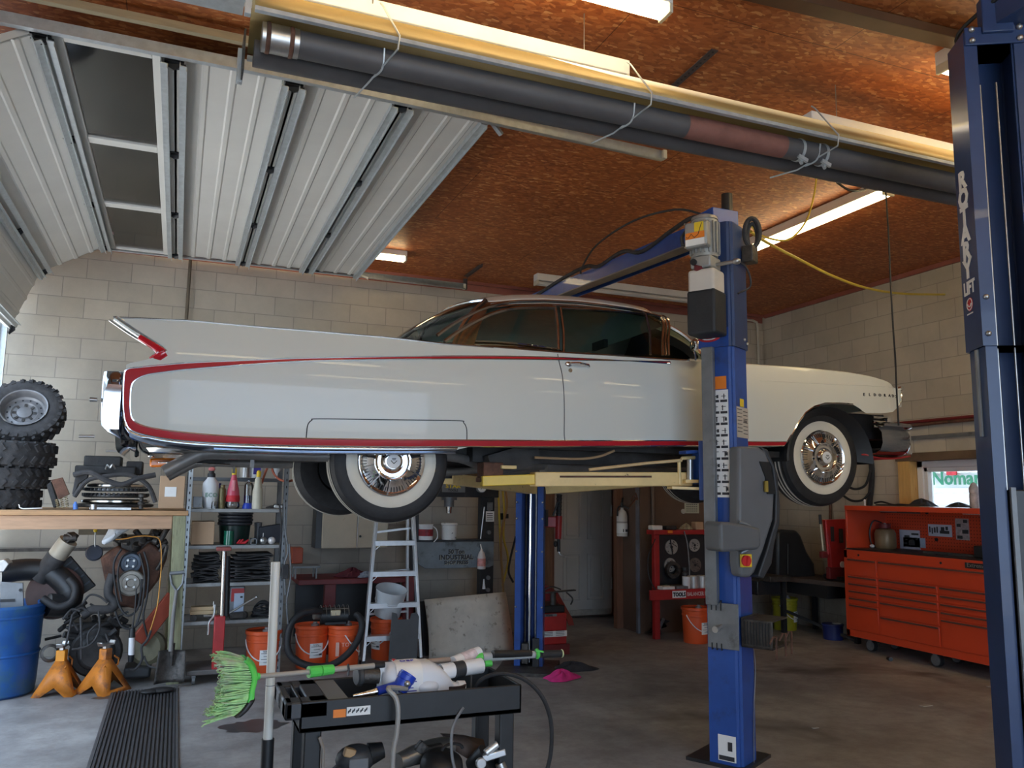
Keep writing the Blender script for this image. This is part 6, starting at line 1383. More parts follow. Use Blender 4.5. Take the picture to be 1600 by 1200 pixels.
# --- second shelf
m = MB(); fbox(m, (0.137, 7.560, 1.113), (0.320, 7.560, 1.306), .25); solo(m, 'cardboard_box', card, 'plain brown cardboard box at the left of the second shelf', 'box', bevel=.003)
tb = thing('lid_stack', 'stack of black bucket lids over a dark tub on the second shelf', 'tub', ((0.500, 7.750, 1.103)[0], 7.78, S2)); c_ = Vector(((0.500, 7.750, 1.103)[0], 7.80, S2))
MB().lathe([(0, 0), (.12, 0), (.135, .16), (0, .16)], c_, n=32).build('tub', M('dark_green_tub', (.008, .028, .022), .35, 0, .1, 7), tb)
for k in range(4): MB().lathe([(0, 0), (.145, 0), (.15, .008), (.15, .02), (.14, .028), (0, .026)], c_ + Vector((0.004 * (k % 2), 0, .165 + .03 * k)), n=32).build('lid', M('slate_black_lid', (.03, .032, .038), .4, 0, .1, 7) if k == 0 else bpy.data.materials['slate_black_lid'], tb)
jar('green_bottle', ((0.443, 7.600, 1.113)[0], 7.61, S2), [(0, 0), (.042, 0), (.042, .12), (0, .125)], M('dark_green_glass', (.01, .13, .075), .15, 0, .1, 8, coat=.5), 'dark green jar in front of the black lids', 'jar')
m = MB()
for k in range(7): random.seed(k); p = Vector(((0.510, 7.580, 1.113)[0] + .011 * k, 7.58, S2)); m.bar(p + Vector((0, 0, .012)), p + Vector((.03, .01, .02 + .03 * random.random())), .02, .012)
solo(m, 'red_trigger_clamp', inkr, 'small bright red clamp on the second shelf', 'clamp', bevel=.004)
m = MB(); p = (0.649, 7.580, 1.112); m.bx(p[0] - .026, p[0] - .019, 7.57, 7.64, S2, S2 + .055); m.bx(p[0] + .019, p[0] + .026, 7.57, 7.64, S2, S2 + .055); m.bx(p[0] - .026, p[0] + .026, 7.57, 7.64, S2 + .048, S2 + .055); m.bx(p[0] - .026, p[0] + .026, 7.57, 7.64, S2, S2 + .006)
solo(m, 'square_tube_offcut', greys, 'hollow square steel offcut on the second shelf', 'offcut')
for px_, lab in (((0.729, 7.580, 1.111), 'dull ball knob on the second shelf, next to the square tube'), ((0.803, 7.580, 1.110), 'shiny white ball knob at the right of the second shelf')):
    t = thing('gear_ball', lab, 'knob', (px_[0], 7.60, S2), 'ball knobs on the second shelf'); MB().sph((px_[0], 7.60, S2 + .034), .034, 18, 12).build('ball', steel if 'dull' in lab else M('polished_white', (.72, .68, .66), .15, .3, .05, 5), t)
    if 'dull' in lab: MB().cyl((px_[0], 7.60, S2 + .06), (px_[0], 7.60, S2 + .10), .004).build('stud', steel, t)
m = MB(); m.prism([((0.717, 7.800, 1.098)[0], S2), ((0.913, 7.800, 1.096)[0], S2), ((0.906, 7.800, 1.246)[0], S2 + .17), ((0.711, 7.800, 1.223)[0], S2 + .14)], 7.85, 7.95); solo(m, 'drain_pan', M('slate_pan', (.035, .037, .048), .5, 0, .1, 8), 'dark pan leaning at the back of the second shelf', 'pan', bevel=.006)
jar('rag_cone', ((0.708, 7.900, 1.230)[0], 7.9, S2 + .001), [(.03, 0), (.03, .12), (.035, .18), (0, .185)], greys, 'grey cone-shaped cup at the back of the second shelf', 'cup')
# --- third shelf: folded rubber mats
for i_, (xa, xb, n, lab) in enumerate((((0.152, 7.600, 0.796)[0], (0.404, 7.600, 0.789)[0], 7, 'left pile of folded black rubber mats on the third shelf'), ((0.456, 7.600, 0.787)[0], (0.819, 7.600, 0.778)[0], 7, 'right pile of folded black rubber mats on the third shelf'))):
    t = thing('rubber_mat', lab, 'mat', ((xa + xb) / 2, 7.75, S3), 'folded rubber mats')
    for k in range(n):
        random.seed(k + 9 * i_); z_ = S3 + .016 + .032 * k; R = []
        a_, b_ = xa + random.uniform(-.0, .03), xb - random.uniform(0, .035)
        pts = [(a_, z_), (lerp(a_, b_, .3), z_ + .012 * sin(k)), (lerp(a_, b_, .7), z_ + .014 * cos(k * 2)), (b_ - .02, z_ + .002), (b_, z_ + .011), (b_ - .02, z_ + .022), (lerp(a_, b_, .5), z_ + .022 + .010 * sin(k)), (a_ + .04, z_ + .02)]
        MB().rows([[(p.x, y, p.z) for p in spl([(q[0], 0, q[1]) for q in pts], 4)] for y in (RY + .03, RY + .42)]).build('fold', rubberg, t, solid=.008)
# --- fourth shelf
for k, (x0, x1, z0, z1) in enumerate((((0.167, 7.580, 0.476), (0.380, 7.580, 0.467), S4 + .055, S4 + .085), ((0.172, 7.580, 0.476), (0.375, 7.580, 0.467), S4 + .087, S4 + .117))):
    solo(MB().bx(x0[0], x1[0], 7.57, 7.68, z0, z1), 'wood_block', M('pale_block', (.52, .38, .22), .7, 0, .12, 5) if k == 0 else bpy.data.materials['pale_block'], ('lower' if k == 0 else 'upper') + ' of two pale wood blocks stacked on the bottom shelf', 'block', 'wood blocks', bevel=.003)
for k, px_ in enumerate(((0.196, 7.580, 0.491), (0.338, 7.580, 0.484))): solo(MB().cyl((px_[0], 7.58, S4 + .027), (px_[0], 7.75, S4 + .027), .027, n=14), 'round_bar', grime, ('left' if k == 0 else 'right') + ' steel bar end carrying the wood blocks on the bottom shelf', 'bar', 'steel bars')
bc = thing('battery_charger', 'small battery charger with red and white front on the bottom shelf', 'charger', (0.560, 7.700, 0.458)); p0, p1 = (0.485, 7.680, 0.534), (0.607, 7.680, 0.726)
m = MB(); m.bx(p0[0], p1[0], 7.68, 7.85, S4, S4 + .27); m.build('case', greys, bc, bevel=.01); fbox(MB(), (p0[0] + .01, 7.677, S4 + .14), (p1[0] - .005, 7.677, S4 + .25), .004).build('red_panel', redm, bc)
fbox(MB(), (p0[0] + .035, 7.672, S4 + .05), (p1[0] - .005, 7.672, S4 + .21), .004).build('white_panel', M('blue_white_panel', (.45, .52, .62), .5, 0, .06, 8), bc); fbox(MB(), (p0[0] + .085, 7.668, S4 + .17), (p0[0] + .105, 7.668, S4 + .185), .004).build('switch', black, bc)
m = MB(); random.seed(11)
for k in range(6): a_ = ((0.762, 7.650, 0.500)[0], 7.66, S4 + .02 + .02 * k); m.tube([(a_[0] + .09 * cos(t) * (1 - .08 * k), a_[1] + .04 * sin(t), a_[2] + .014 * sin(2 * t + k)) for t in [2 * pi * i / 20 for i in range(20)]], .009, 6, closed=True)
solo(m, 'jumper_cable', rubber, 'coil of black jumper cable on the bottom shelf', 'cable')
solo(MB().tube([(0.461, 7.600, 0.514), (0.583, 7.600, 0.589), (0.701, 7.600, 0.655)], .009, 8).sph((0.701, 7.600, 0.655), .014), 'pry_bar', steel, 'pry bar poking up to the right from the bottom shelf', 'tool')
solo(MB().bar(((0.484, 7.600, 0.486)[0], 7.6, S4 + .03), ((0.620, 7.600, 0.480)[0], 7.62, S4 + .035), .06, .05).cyl(((0.599, 7.600, 0.481)[0], 7.58, S4 + .035), ((0.620, 7.600, 0.480)[0], 7.60, S4 + .035), .03), 'bottle_jack', grime, 'grimy bottle jack lying on the bottom shelf', 'jack', bevel=.006)
m = MB(); m.tube([(0.350, 7.520, 0.587), (0.347, 7.520, 0.640)], .006); m.tube(spl([(0.358, 7.500, 0.616), (0.352, 7.480, 0.529), (0.319, 7.470, 0.480), (0.318, 7.470, 0.413), (0.316, 7.470, 0.377)]), .010, 6); m.tube([(0.272, 7.500, 0.530), (0.384, 7.500, 0.525)], .008, 6)
solo(m, 'grease_gun', steel, 'steel lever grease gun hooked on the bottom shelf edge', 'tool')
# loose cords on the right upright
for k, pts in enumerate(([(0.845, 7.500, 1.447), (0.872, 7.500, 1.225), (0.862, 7.500, 1.005), (0.891, 7.500, 0.840)], [(0.881, 7.500, 1.503), (0.904, 7.490, 1.225), (0.934, 7.490, 1.059), (0.908, 7.490, 0.923), (0.931, 7.490, 0.677)], [(0.941, 7.480, 1.115), (0.965, 7.480, 0.840), (0.943, 7.480, 0.624), (0.966, 7.500, 0.431)])):
    solo(MB().tube(spl(pts), .008, 6), 'hanging_cord', greys if k else rubberg, ('short dark cord', 'twisted grey cord', 'lowest grey cord')[k] + ' hanging on the right upright of the shelf unit', 'cord')
solo(fbox(MB(), (0.888, 7.460, 0.817), (0.947, 7.460, 0.941), .06), 'power_adapter', rubberg, 'black power adapter hanging on the right shelf upright', 'adapter', bevel=.008)
# hydraulic jack stand in front of the rack
hj = thing('transmission_jack', 'tall red and black hydraulic jack standing in front of the shelf unit', 'jack', (0.408, 7.976, 0.000)); jx, jy = .42, 7.42
a_, b_ = (0.366, 7.420, 0.161), (0.431, 7.420, 0.513)
m = MB(); m.bx(a_[0] - .01, b_[0] + .01, jy - .05, jy + .05, .08, S4 + .06); m.build('base_column', redm, hj, bevel=.006)
MB().cyl(((0.416, 7.420, 0.514)[0], jy, S4 + .05), ((0.403, 7.420, 1.018)[0], jy, 1.06), .021).build('ram', chromed, hj)
MB().cyl(((0.428, 7.440, 0.511)[0] + .02, jy + .02, S4 + .05), ((0.419, 7.440, 1.016)[0] + .01, jy + .02, 1.02), .026).build('ram_sleeve', black, hj)
MB().bx((0.338, 7.420, 1.082)[0], (0.455, 7.420, 1.081)[0], jy - .06, jy + .06, 1.07, 1.10).build('saddle', M('worn_red_pad', (.26, .07, .06), .6, .2, .2, 9), hj, bevel=.004)
MB().cyl(((0.401, 7.420, 1.039)[0], jy, 1.04), ((0.401, 7.420, 1.039)[0], jy, 1.08), .016).build('ram_neck', steel, hj)
pl = MB().bx(.16, .64, 7.36, 7.78, .075, .115); pl.build('base_plate', M('dusty_base', (.11, .10, .095), .6, .1, .2, 8), hj, bevel=.008)
for x, y in ((.22, 7.40), (.58, 7.40), (.22, 7.74), (.58, 7.74)): MB().cyl((x - .012, y, .037), (x + .012, y, .037), .036, n=18).box((x, y, .065), (.03, .05, .02)).build('caster', greys, hj)

# ---- orange pails
def pail(name='plastic_pail', mat=None, lm=True):
    t = thing(name, 'orange pail', 'bucket', (0, 0, 0), 'orange plastic pails', local=True)
    m = MB().lathe([(0, 0), (.128, 0), (.132, .01), (.140, .20), (.143, .28), (.148, .285), (.148, .30), (.144, .305), (.146, .34), (.152, .345), (.153, .365), (.146, .372)], n=40)
    m.build('shell', mat or orange, t, ang=30)
    MB().lathe([(.149, .345), (.156, .35), (.156, .372), (.150, .378), (.142, .372), (.138, .362), (0, .362)], n=40).build('lid', mat or orange, t, ang=30)
    MB().lathe([(0, .40), (.018, .40), (.02, .385), (.035, .38), (.036, .362)], (.02, -.03, 0), n=14).build('spout', M('grey_spout', (.24, .21, .20), .45, .2, .1, 9) if not bpy.data.materials.get('grey_spout') else bpy.data.materials['grey_spout'], t)
    MB().tube([(-.150 * cos(a), -.02 - .135 * sin(a) * .9, .30 - .17 * sin(a)) for a in frange(0, pi, 16)], .0055, 6).build('bail', whitep, t)
    if lm:
        R = .1425; a0, a1 = -1.85, -1.0
        lb = MB().rows([[((R - .002 + .0125 * (z - .1)) * cos(a), (R - .002 + .0125 * (z - .1)) * sin(a), z) for a in frange(a0, a1, 10)] for z in (.10, .225)]).build('label', paper, t)
        m = MB()
        for k in range(4):
            z = .195 - .024 * k; m.rows([[((R + .0005) * cos(a), (R + .0005) * sin(a), zz) for a in frange(a0 + .08 + .15 * (k % 2), a1 - .12 - .1 * (k % 3), 8)] for zz in (z, z + .004)])
        m.rows([[((R + .0005) * cos(a), (R + .0005) * sin(a), zz) for a in frange(a1 - .25, a1 - .05, 4)] for zz in (.12, .135)]); m.build('print_line', ink, lb)
        w_ = MB()
        for k, ch in enumerate('TOTAL'): a = a0 + .22 + .085 * k; w_.text(ch, .022, ((R + .001) * cos(a), (R + .001) * sin(a), .208 - .004), (-sin(a), cos(a), 0), (0, 0, 1), .0005)
        w_.build('lettering', ink, lb)
    return t
pl0 = pail(); spots = [(.78, 7.62, .0, 'orange pail with a white label standing below the left shelf unit, behind the white pole'), (1.22, 7.80, .05, 'orange pail inside the loop of black hose, left of its twin'), (1.50, 7.72, 1.3, 'orange pail under the black pump motor, right of its twin'), (1.95, 7.98, -1.2, 'orange pail half hidden behind the step ladder'), (5.35, 7.78, .15, 'orange pail standing under the red wheel weight rack')]
for k, (x, y, r_, lab) in enumerate(spots):
    if k == 0: pl0.location = (x, y, 0); pl0['label'] = lab; pl0.rotation_euler = (0, 0, r_)
    else: dup(pl0, (x, y, 0), r_, lab)
# printed front of the pail whose label faces away
solo(MB().text('TOTAL', .05, (1.45, 7.572, .20), (1, -.05, 0), (0, 0, 1), .001, 'LEFT').bx(1.40, 1.43, 7.571, 7.575, .12, .24), 'pail_print', M('pale_print', (.75, .45, .36), .6, 0, .05, 9), 'white printed word on the orange pail under the pump motor', 'print')
wb = thing('white_bucket', 'white open bucket tilted on top of the pail behind the ladder', 'bucket', (1.95, 7.96, .40))
m = MB().lathe([(0, 0), (.125, 0), (.135, .13), (.142, .14), (.142, .15), (.138, .155), (.148, .25), (.153, .255), (.151, .262), (.143, .25), (.125, .01), (0, .012)], (0, 0, 0), n=36)
m.v = [tuple(Vector((1.95, 7.96, .41)) + Euler((.30, .08, 0)).to_matrix() @ Vector(v)) for v in m.v]; m.build('shell', M('grey_white_plastic', (.55, .56, .57), .45, 0, .06, 7), wb, ang=30)
hp_ = MB(); hp_.tube(spl([(1.266, 7.620, 0.511), (1.181, 7.580, 0.520), (1.078, 7.550, 0.501), (0.995, 7.520, 0.427), (0.967, 7.500, 0.296), (0.991, 7.480, 0.181), (1.084, 7.460, 0.104), (1.220, 7.450, 0.066), (1.358, 7.450, 0.078), (1.500, 7.480, 0.162), (1.589, 7.520, 0.272), (1.628, 7.560, 0.375), (1.615, 7.620, 0.441), (1.587, 7.660, 0.465)]), .030, 12)
solo(hp_, 'suction_hose', rubber, 'thick black hose looped around two orange pails', 'hose')
pm_ = thing('pump_motor', 'black electric pump motor with a wire cage lying on an orange pail', 'motor', (1.50, 7.70, .385)); p0, p1 = (1.276, 7.620, 0.427), (1.518, 7.620, 0.541)
MB().cyl((p0[0], 7.72, .455), (p1[0], 7.70, .455), .075, n=24).build('housing', black, pm_); MB().cyl((p0[0] - .06, 7.70, .46), (p0[0], 7.72, .455), .03).build('coupling', steel, pm_)
m = MB(); m.bx(p0[0] + .03, p1[0] - .02, 7.63, 7.78, .385, .41); m.build('foot', black, pm_, bevel=.004)
m = MB()
for k in range(7): x = lerp(p0[0], p1[0], k / 6); m.tube([(x, 7.71 + .09 * cos(t), .46 + .09 * sin(t)) for t in frange(.1, pi - .1, 10)], .003, 5)
m.tube([(p0[0], 7.65, .525), (p1[0], 7.64, .525)], .003, 5); m.build('cage', steel, pm_)
MB().box((p1[0] - .12, 7.64, .49), (.09, .03, .05)).build('nameplate', M('brass_plate', (.5, .42, .28), .35, .6, .1, 9), pm_, bevel=.004)
# ---- red steel bench behind
rbn = thing('steel_workbench', 'dull red steel workbench against the wall between shelf unit and ladder', 'workbench', (1.6, 8.5, 0)); z_ = (1.991, 8.300, 0.719)[2]
MB().bx(1.15, 2.33, 8.3, 8.9, z_ - .05, z_).build('bench_top', reddk, rbn, bevel=.004)
for x in ((1.463, 8.320, 0.564)[0], 2.26): MB().bx(x - .055, x + .055, 8.32, 8.40, .0, z_ - .05).build('leg', reddk, rbn, bevel=.004)
MB().bx(1.2, 2.3, 8.84, 8.88, .1, z_ - .05).build('back_panel', greyd, rbn)
solo(fbox(MB(), (1.142, 8.800, 0.834), (1.251, 8.800, 0.994), .2), 'plastic_case', M('dark_orange_plastic', (.42, .07, .025), .5, 0, .12, 8), 'small orange plastic case hung on the wall right of the shelf unit', 'case', bevel=.008)
m = MB(); a_, b_ = (1.104, 8.400, 0.842), (1.370, 8.400, 0.862); m.bx(a_[0], b_[0], 8.4, 8.65, a_[2] - .02, a_[2]); m.bx(a_[0] + .02, a_[0] + .035, 8.41, 8.43, z_, a_[2] - .02); m.bx(b_[0] - .045, b_[0] - .03, 8.41, 8.43, z_, a_[2] - .02); m.bx(a_[0] + .02, a_[0] + .035, 8.6, 8.62, z_, a_[2] - .02); m.bx(b_[0] - .045, b_[0] - .03, 8.6, 8.62, z_, a_[2] - .02)
solo(m, 'step_stool', M('dull_grey_stool', (.22, .23, .23), .5, .2, .1, 8), 'low grey stool standing on the red bench', 'stool')
def rag(c, rx, ry, rz, seed, mat, name, label, cat='cloth'):
    random.seed(seed); m = MB(); n, k_ = 18, 7
    ph = [random.uniform(0, 6.28) for _ in range(6)]
    m.rows([[(c[0] + rx * (q / k_) * cos(2 * pi * i / n) * (1 + .25 * sin(3 * 2 * pi * i / n + ph[0])), c[1] + ry * (q / k_) * sin(2 * pi * i / n) * (1 + .2 * sin(2 * 2 * pi * i / n + ph[1])), c[2] + .004 + rz * max(0, (1 - (q / k_) ** 1.5)) * (.65 + .35 * sin(5 * 2 * pi * i / n + ph[2] + q)) ) for i in range(n)] for q in range(k_ + 1)], closed=True)
    return solo(m, name, mat, label, cat, sub=1, solid=.006)
p = (1.709, 8.450, 0.762); rag((p[0], 8.5, z_), .17, .12, .11, 2, maroon, 'work_shirt', 'dark maroon cloth bundled on the red bench')
p = (1.835, 8.400, 0.751); rag((p[0], 8.42, z_), .12, .08, .07, 4, M('blue_white_cloth', (.30, .34, .42), .9, 0, .4, 25), 'shop_cloth', 'small blue and white cloth on the red bench beside the ladder')
# ---- cream electrical cabinet on the wall
ec = thing('electrical_cabinet', 'stained cream two-door cabinet on the wall behind the rear wheel', 'cabinet', (1.736, 8.700, 0.988)); p0, p1 = (1.421, 8.720, 0.991), (2.115, 8.720, 1.401)
m = MB(); m.bx(p0[0] - .06, p1[0] + .0, 8.74, 8.99, p0[2], p1[2] + .08); m.build('box', blackm, ec)
mid = (1.787, 8.720, 1.165)[0]
for x0, x1 in ((p0[0], mid - .004), (mid + .004, p1[0])): MB().bx(x0, x1, 8.70, 8.74, p0[2], p1[2] + .08).build('door', beige, ec, bevel=.008)
MB().bx(mid - .003, mid + .003, 8.698, 8.702, p0[2], p1[2]).build('door_edge', whitep, ec); MB().cyl((1.819, 8.700, 1.113), (1.816, 8.690, 1.114), .012).build('latch', black, ec)
# ---- step ladder
ld = thing('step_ladder', 'open aluminium step ladder standing under the rear wheel', 'ladder', (1.95, 7.75, 0))
La, Lb, Ra, Rb = [Vector(p) for p in ((1.827, 7.960, 1.292), (1.677, 7.699, 0.000), (2.198, 7.960, 1.336), (2.227, 7.827, 0.000))]
Lb.y = 7.72; Rb.y = 7.72; La.y = 8.02; Ra.y = 8.02
Lt = La + (La - Lb) * .22; Rt = Ra + (Ra - Rb) * .22
for a_, b_ in ((Lt, Lb), (Rt, Rb)):
    MB().bar(a_, b_, .028, .07, (0, -1, 0)).build('side_rail', alum, ld, bevel=.003); MB().box(b_ + Vector((0, 0, .02)), (.04, .08, .04)).build('rubber_foot', black, ld)
for k in range(6):
    t = .05 + .178 * k + .105; a_, b_ = Lb.lerp(Lt, t * 1.02), Rb.lerp(Rt, t * 1.02)
    if k == 0: pass
    m = MB(); m.bx(a_.x, b_.x, a_.y - .05, a_.y + .05, a_.z - .006, a_.z); m.bx(a_.x, b_.x, a_.y - .054, a_.y - .05, a_.z - .045, a_.z); m.build('step', alum, ld)
    MB().bar(a_ + Vector((.0, -.04, -.09)), a_ + Vector((.05, -.045, -.04)), .012, .004).bar(b_ + Vector((.0, -.04, -.09)), b_ + Vector((-.05, -.045, -.04)), .012, .004).build('step_brace', alum, ld)
MB().box(((Lt.x + Rt.x) / 2, Lt.y, Lt.z + .01), (Rt.x - Lt.x + .06, .22, .04)).build('ladder_top', M('grey_top_cap', (.30, .31, .32), .5, 0, .1, 8), ld, bevel=.006)
for a_, b_ in ((Lt + Vector((.02, .08, 0)), Vector((Lb.x + .10, 8.14, 0))), (Rt + Vector((-.02, .08, 0)), Vector((Rb.x - .02, 8.14, 0)))):
    MB().bar(a_, b_, .02, .045, (0, -1, 0)).build('back_rail', alum, ld)
for t in (.25, .5, .75): a_ = Lt.lerp(Vector((Lb.x + .10, 8.14, 0)), t); b_ = Rt.lerp(Vector((Rb.x - .02, 8.14, 0)), t); MB().bar(a_, b_, .02, .02).build('back_rung', alum, ld)
# grey plate and stained board leaning below
gp = xz([(1.910, 7.620, 0.486), (1.959, 7.620, 0.472), (1.967, 7.620, 0.420), (2.083, 7.620, 0.415), (2.094, 7.620, 0.467), (2.149, 7.620, 0.476), (2.169, 7.620, 0.435), (2.157, 7.620, 0.008), (1.890, 7.620, 0.024)])
m = MB().prism(gp, 7.60, 7.612)
zmin = min(v[2] for v in m.v); m.v = [(x, y, z - zmin) for x, y, z in m.v]
solo(m, 'notched_plate', M('dark_grey_sheet', (.075, .075, .078), .6, .1, .1, 6), 'dark grey notched sheet standing against the foot of the ladder', 'sheet', bevel=.003)
A_, B_, C_, D_ = [Vector(p) for p in ((2.325, 7.980, 0.532), (3.214, 8.050, 0.570), (3.233, 7.850, 0.009), (2.327, 7.780, -0.009))]
for p in (C_, D_): p.z = .004
solo(MB().grid(lambda u, v: tuple((A_.lerp(B_, u)).lerp(D_.lerp(C_, u), v) + Vector((.012 * sin(3 * v) * (1 - u), -.02 * sin(pi * v), 0))), 8, 8), 'stained_panel', sheet, 'oil-stained pale board leaning against the shop press', 'board', solid=.012)
solo(MB().bar((2.314, 8.100, 0.499), (2.354, 8.000, -0.039), .05, .09), 'dark_strip', black, 'black strip standing between ladder and stained board', 'strip')
# ---- shop press
sp_t = thing('shop_press', 'grey and black hydraulic shop press with bold lettering behind the ladder', 'press', (2.8, 8.5, 0)); PYY = 8.42
for x0, x1 in (((2.316, 8.420, 1.177), (2.378, 8.420, 1.177)), ((3.077, 8.420, 1.174), (3.225, 8.420, 1.173))):
    MB().bx(x0[0], x1[0], PYY + .02, PYY + .14, 0, 1.80).build('upright', blackm, sp_t, bevel=.004)
p0, p1 = (2.305, 8.420, 1.534), (3.240, 8.420, 1.600); MB().bx(p0[0], p1[0] + .02, PYY - .02, PYY + .18, p0[2], p0[2] + .14).build('head_beam', blackm, sp_t, bevel=.006)
tb0, tb1 = (2.338, 8.360, 0.795), (3.196, 8.360, 1.067)
m = MB(); m.prism([(tb0[0], tb1[2]), (tb1[0], tb1[2]), (tb1[0], tb0[2] + .02), (tb1[0] - .05, tb0[2]), (tb0[0] + .10, tb0[2]), (tb0[0], tb0[2] + .06)], 8.36, 8.39); m.build('bed_plate', pressg, sp_t, bevel=.004)
m = MB(); m.bx(tb0[0], tb1[0], 8.39, 8.60, tb1[2] - .01, tb1[2] + .02); m.build('bed_top', black, sp_t)
lt = MB(); bx0 = (2.772, 8.360, 0.945)[0]; lt.text('50 Ton', .062, (bx0, 8.357, (2.751, 8.360, 0.945)[2]), (1, 0, 0), (0, 0, 1), .001, bold=.003); lt.text('INDUSTRIAL', .068, (bx0 - .0, 8.358, (2.752, 8.360, 0.885)[2]), (1, 0, 0), (0, 0, 1), .001, bold=.003); lt.text('SHOP PRESS', .05, (bx0, 8.357, (2.754, 8.360, 0.836)[2]), (1, 0, 0), (0, 0, 1), .001, bold=.0025)
lt.build('lettering', ink, sp_t)
l2 = MB()
for w_, s_, y_ in (('50 Ton', .062, (2.751, 8.360, 0.945)[2]), ('INDUSTRIAL', .068, (2.752, 8.360, 0.885)[2]), ('SHOP PRESS', .05, (2.754, 8.360, 0.836)[2])): l2.text(w_, s_, (bx0 + .004, 8.3595, y_ - .003), (1, 0, 0), (0, 0, 1), .0005, bold=.0025)
l2.build('letter_outline', M('cream_outline', (.55, .52, .36), .6, 0, .05, 9), sp_t)
c_ = (2.723, 8.450, 1.532); MB().cyl((c_[0], PYY + .08, c_[2] - .03), (c_[0], PYY + .08, c_[2]), .085).cyl((c_[0], PYY + .08, c_[2] - .10), (c_[0], PYY + .08, c_[2] - .03), .055).build('ram_collar', greys, sp_t); MB().cyl((c_[0], PYY + .08, c_[2] - .17), (c_[0], PYY + .08, c_[2] - .09), .028, .034).build('ram', chromed, sp_t)
g_ = (3.046, 8.380, 1.639); gg = MB().cyl((g_[0], 8.36, g_[2]), (g_[0], 8.41, g_[2]), .055, n=28).build('gauge', greys, sp_t); MB().cyl((g_[0], 8.352, g_[2]), (g_[0], 8.36, g_[2]), .047, n=28).build('dial', paper, gg); MB().bar((g_[0] - .015, 8.35, g_[2] - .02), (g_[0] + .02, 8.35, g_[2] + .025), .005, .002, (0, 1, 0)).build('needle', ink, gg)
sg = (2.727, 8.380, 1.627); m = MB(); fbox(m, (2.607, 8.380, 1.585), (2.863, 8.380, 1.670), .012); sgn = m.build('maker_plate', greys, sp_t)
MB().text('STAR', .055, (sg[0], 8.379, sg[2] + .005), (1, 0, 0), (0, 0, 1), .001, sx=1.3, bold=.002).build('lettering', ylabel, sgn); MB().text('TOOLS', .035, (sg[0], 8.378, sg[2] - .032), (1, 0, 0), (0, 0, 1), .001, bold=.001).build('lettering', ink, sgn)
m = MB(); fbox(m, (2.660, 8.420, 1.667), (3.116, 8.420, 1.827), .12); fbox(m, (2.928, 8.400, 1.671), (3.088, 8.400, 1.778), .1); m.build('jack_housing', M('brown_jack', (.16, .10, .05), .6, .2, .3, 9), sp_t, bevel=.01)
fbox(MB(), (2.933, 8.380, 1.808), (3.072, 8.380, 1.853), .06).build('red_block', inkr, sp_t, bevel=.006)
for z_ in ((3.160, 8.400, 0.680)[2], (3.162, 8.400, 0.553)[2], (3.151, 8.400, 1.160)[2], (3.154, 8.400, 0.984)[2], (3.146, 8.400, 1.413)[2]): x = (3.160, 8.400, 0.680)[0]; MB().cyl((x, PYY - .006, z_), (x, PYY + .03, z_), .022, n=18).build('peg_pin', greys, sp_t)
m = MB(); fbox(m, (3.132, 8.420, 1.399), (3.197, 8.420, 1.482), .006, -.004); m.build('grey_label', greys, sp_t); m = MB(); fbox(m, (3.119, 8.420, 1.276), (3.214, 8.420, 1.386), .006, -.004); lb_ = m.build('white_label', paper, sp_t)
m = MB()
for k in range(4): fbox(m, (3.130, 8.414, 1.358), (3.197, 8.414, 1.365), .002, -.001); m.v = m.v[:-8] + [(x, y, z - .022 * k) for x, y, z in m.v[-8:]]
m.build('print_line', ink, lb_)
MB().cyl((3.049, 8.380, 1.094), (3.087, 8.380, 1.434), .008).build('pump_lever', steel, sp_t); MB().cyl((3.096, 8.380, 0.570), (3.094, 8.380, 0.671), .018, .006).build('white_pin', whitep, sp_t)
bz_ = tb1[2] + .021
cn = jar('paint_can', ((2.450, 8.420, 1.077)[0], 8.42, bz_), [(0, 0), (.075, 0), (.075, .15), (.078, .155), (.075, .16), (0, .155)], whitep, 'white can with a dark red label and wire handle on the press bed', 'can')
MB().lathe([(.0765, .04), (.0765, .11)], ((2.450, 8.420, 1.077)[0], 8.42, bz_), n=24).build('label', M('dark_red_label', (.28, .02, .03), .5, 0, .4, 25), cn); MB().tube(spl([((2.496, 8.400, 1.243)[0], 8.40, bz_ + .15), ((2.546, 8.400, 1.203)[0], 8.36, bz_ + .11), ((2.555, 8.400, 1.124)[0], 8.34, bz_ + .03), ((2.515, 8.400, 1.051)[0], 8.34, bz_ - .02)]), .005, 6).build('bail', whitep, cn)
cn = jar('paint_can', ((2.707, 8.420, 1.088)[0], 8.42, bz_), [(0, 0), (.078, 0), (.082, .15), (.09, .155), (.09, .17), (.085, .175), (0, .17)], M('dripped_white', (.72, .71, .68), .5, 0, .05, 8, col2=(.03, .03, .03), c2at=(.62, .64), vs2=22), 'white can splashed with black drips on the press bed', 'can')
wbt = thing('squirt_bottle', 'translucent squirt bottle with red print hooked on the right of the press bed', 'bottle', (3.041, 8.320, 0.777)); c_ = Vector((3.041, 8.320, 0.784))
MB().lathe([(0, 0), (.042, 0), (.045, .01), (.044, .12), (.03, .17), (.014, .19), (.012, .21), (0, .21)], c_, n=20).build('body', M('milky_plastic', (.62, .55, .52), .4, 0, .05, 8), wbt); MB().lathe([(.0455, .03), (.0455, .11)], c_, n=20).build('label', M('faded_red_label', (.58, .25, .22), .5, 0, .3, 25), wbt); MB().cyl(c_ + Vector((0, 0, .20)), c_ + Vector((-.015, 0, .26)), .008, .005).build('nozzle', whitep, wbt)
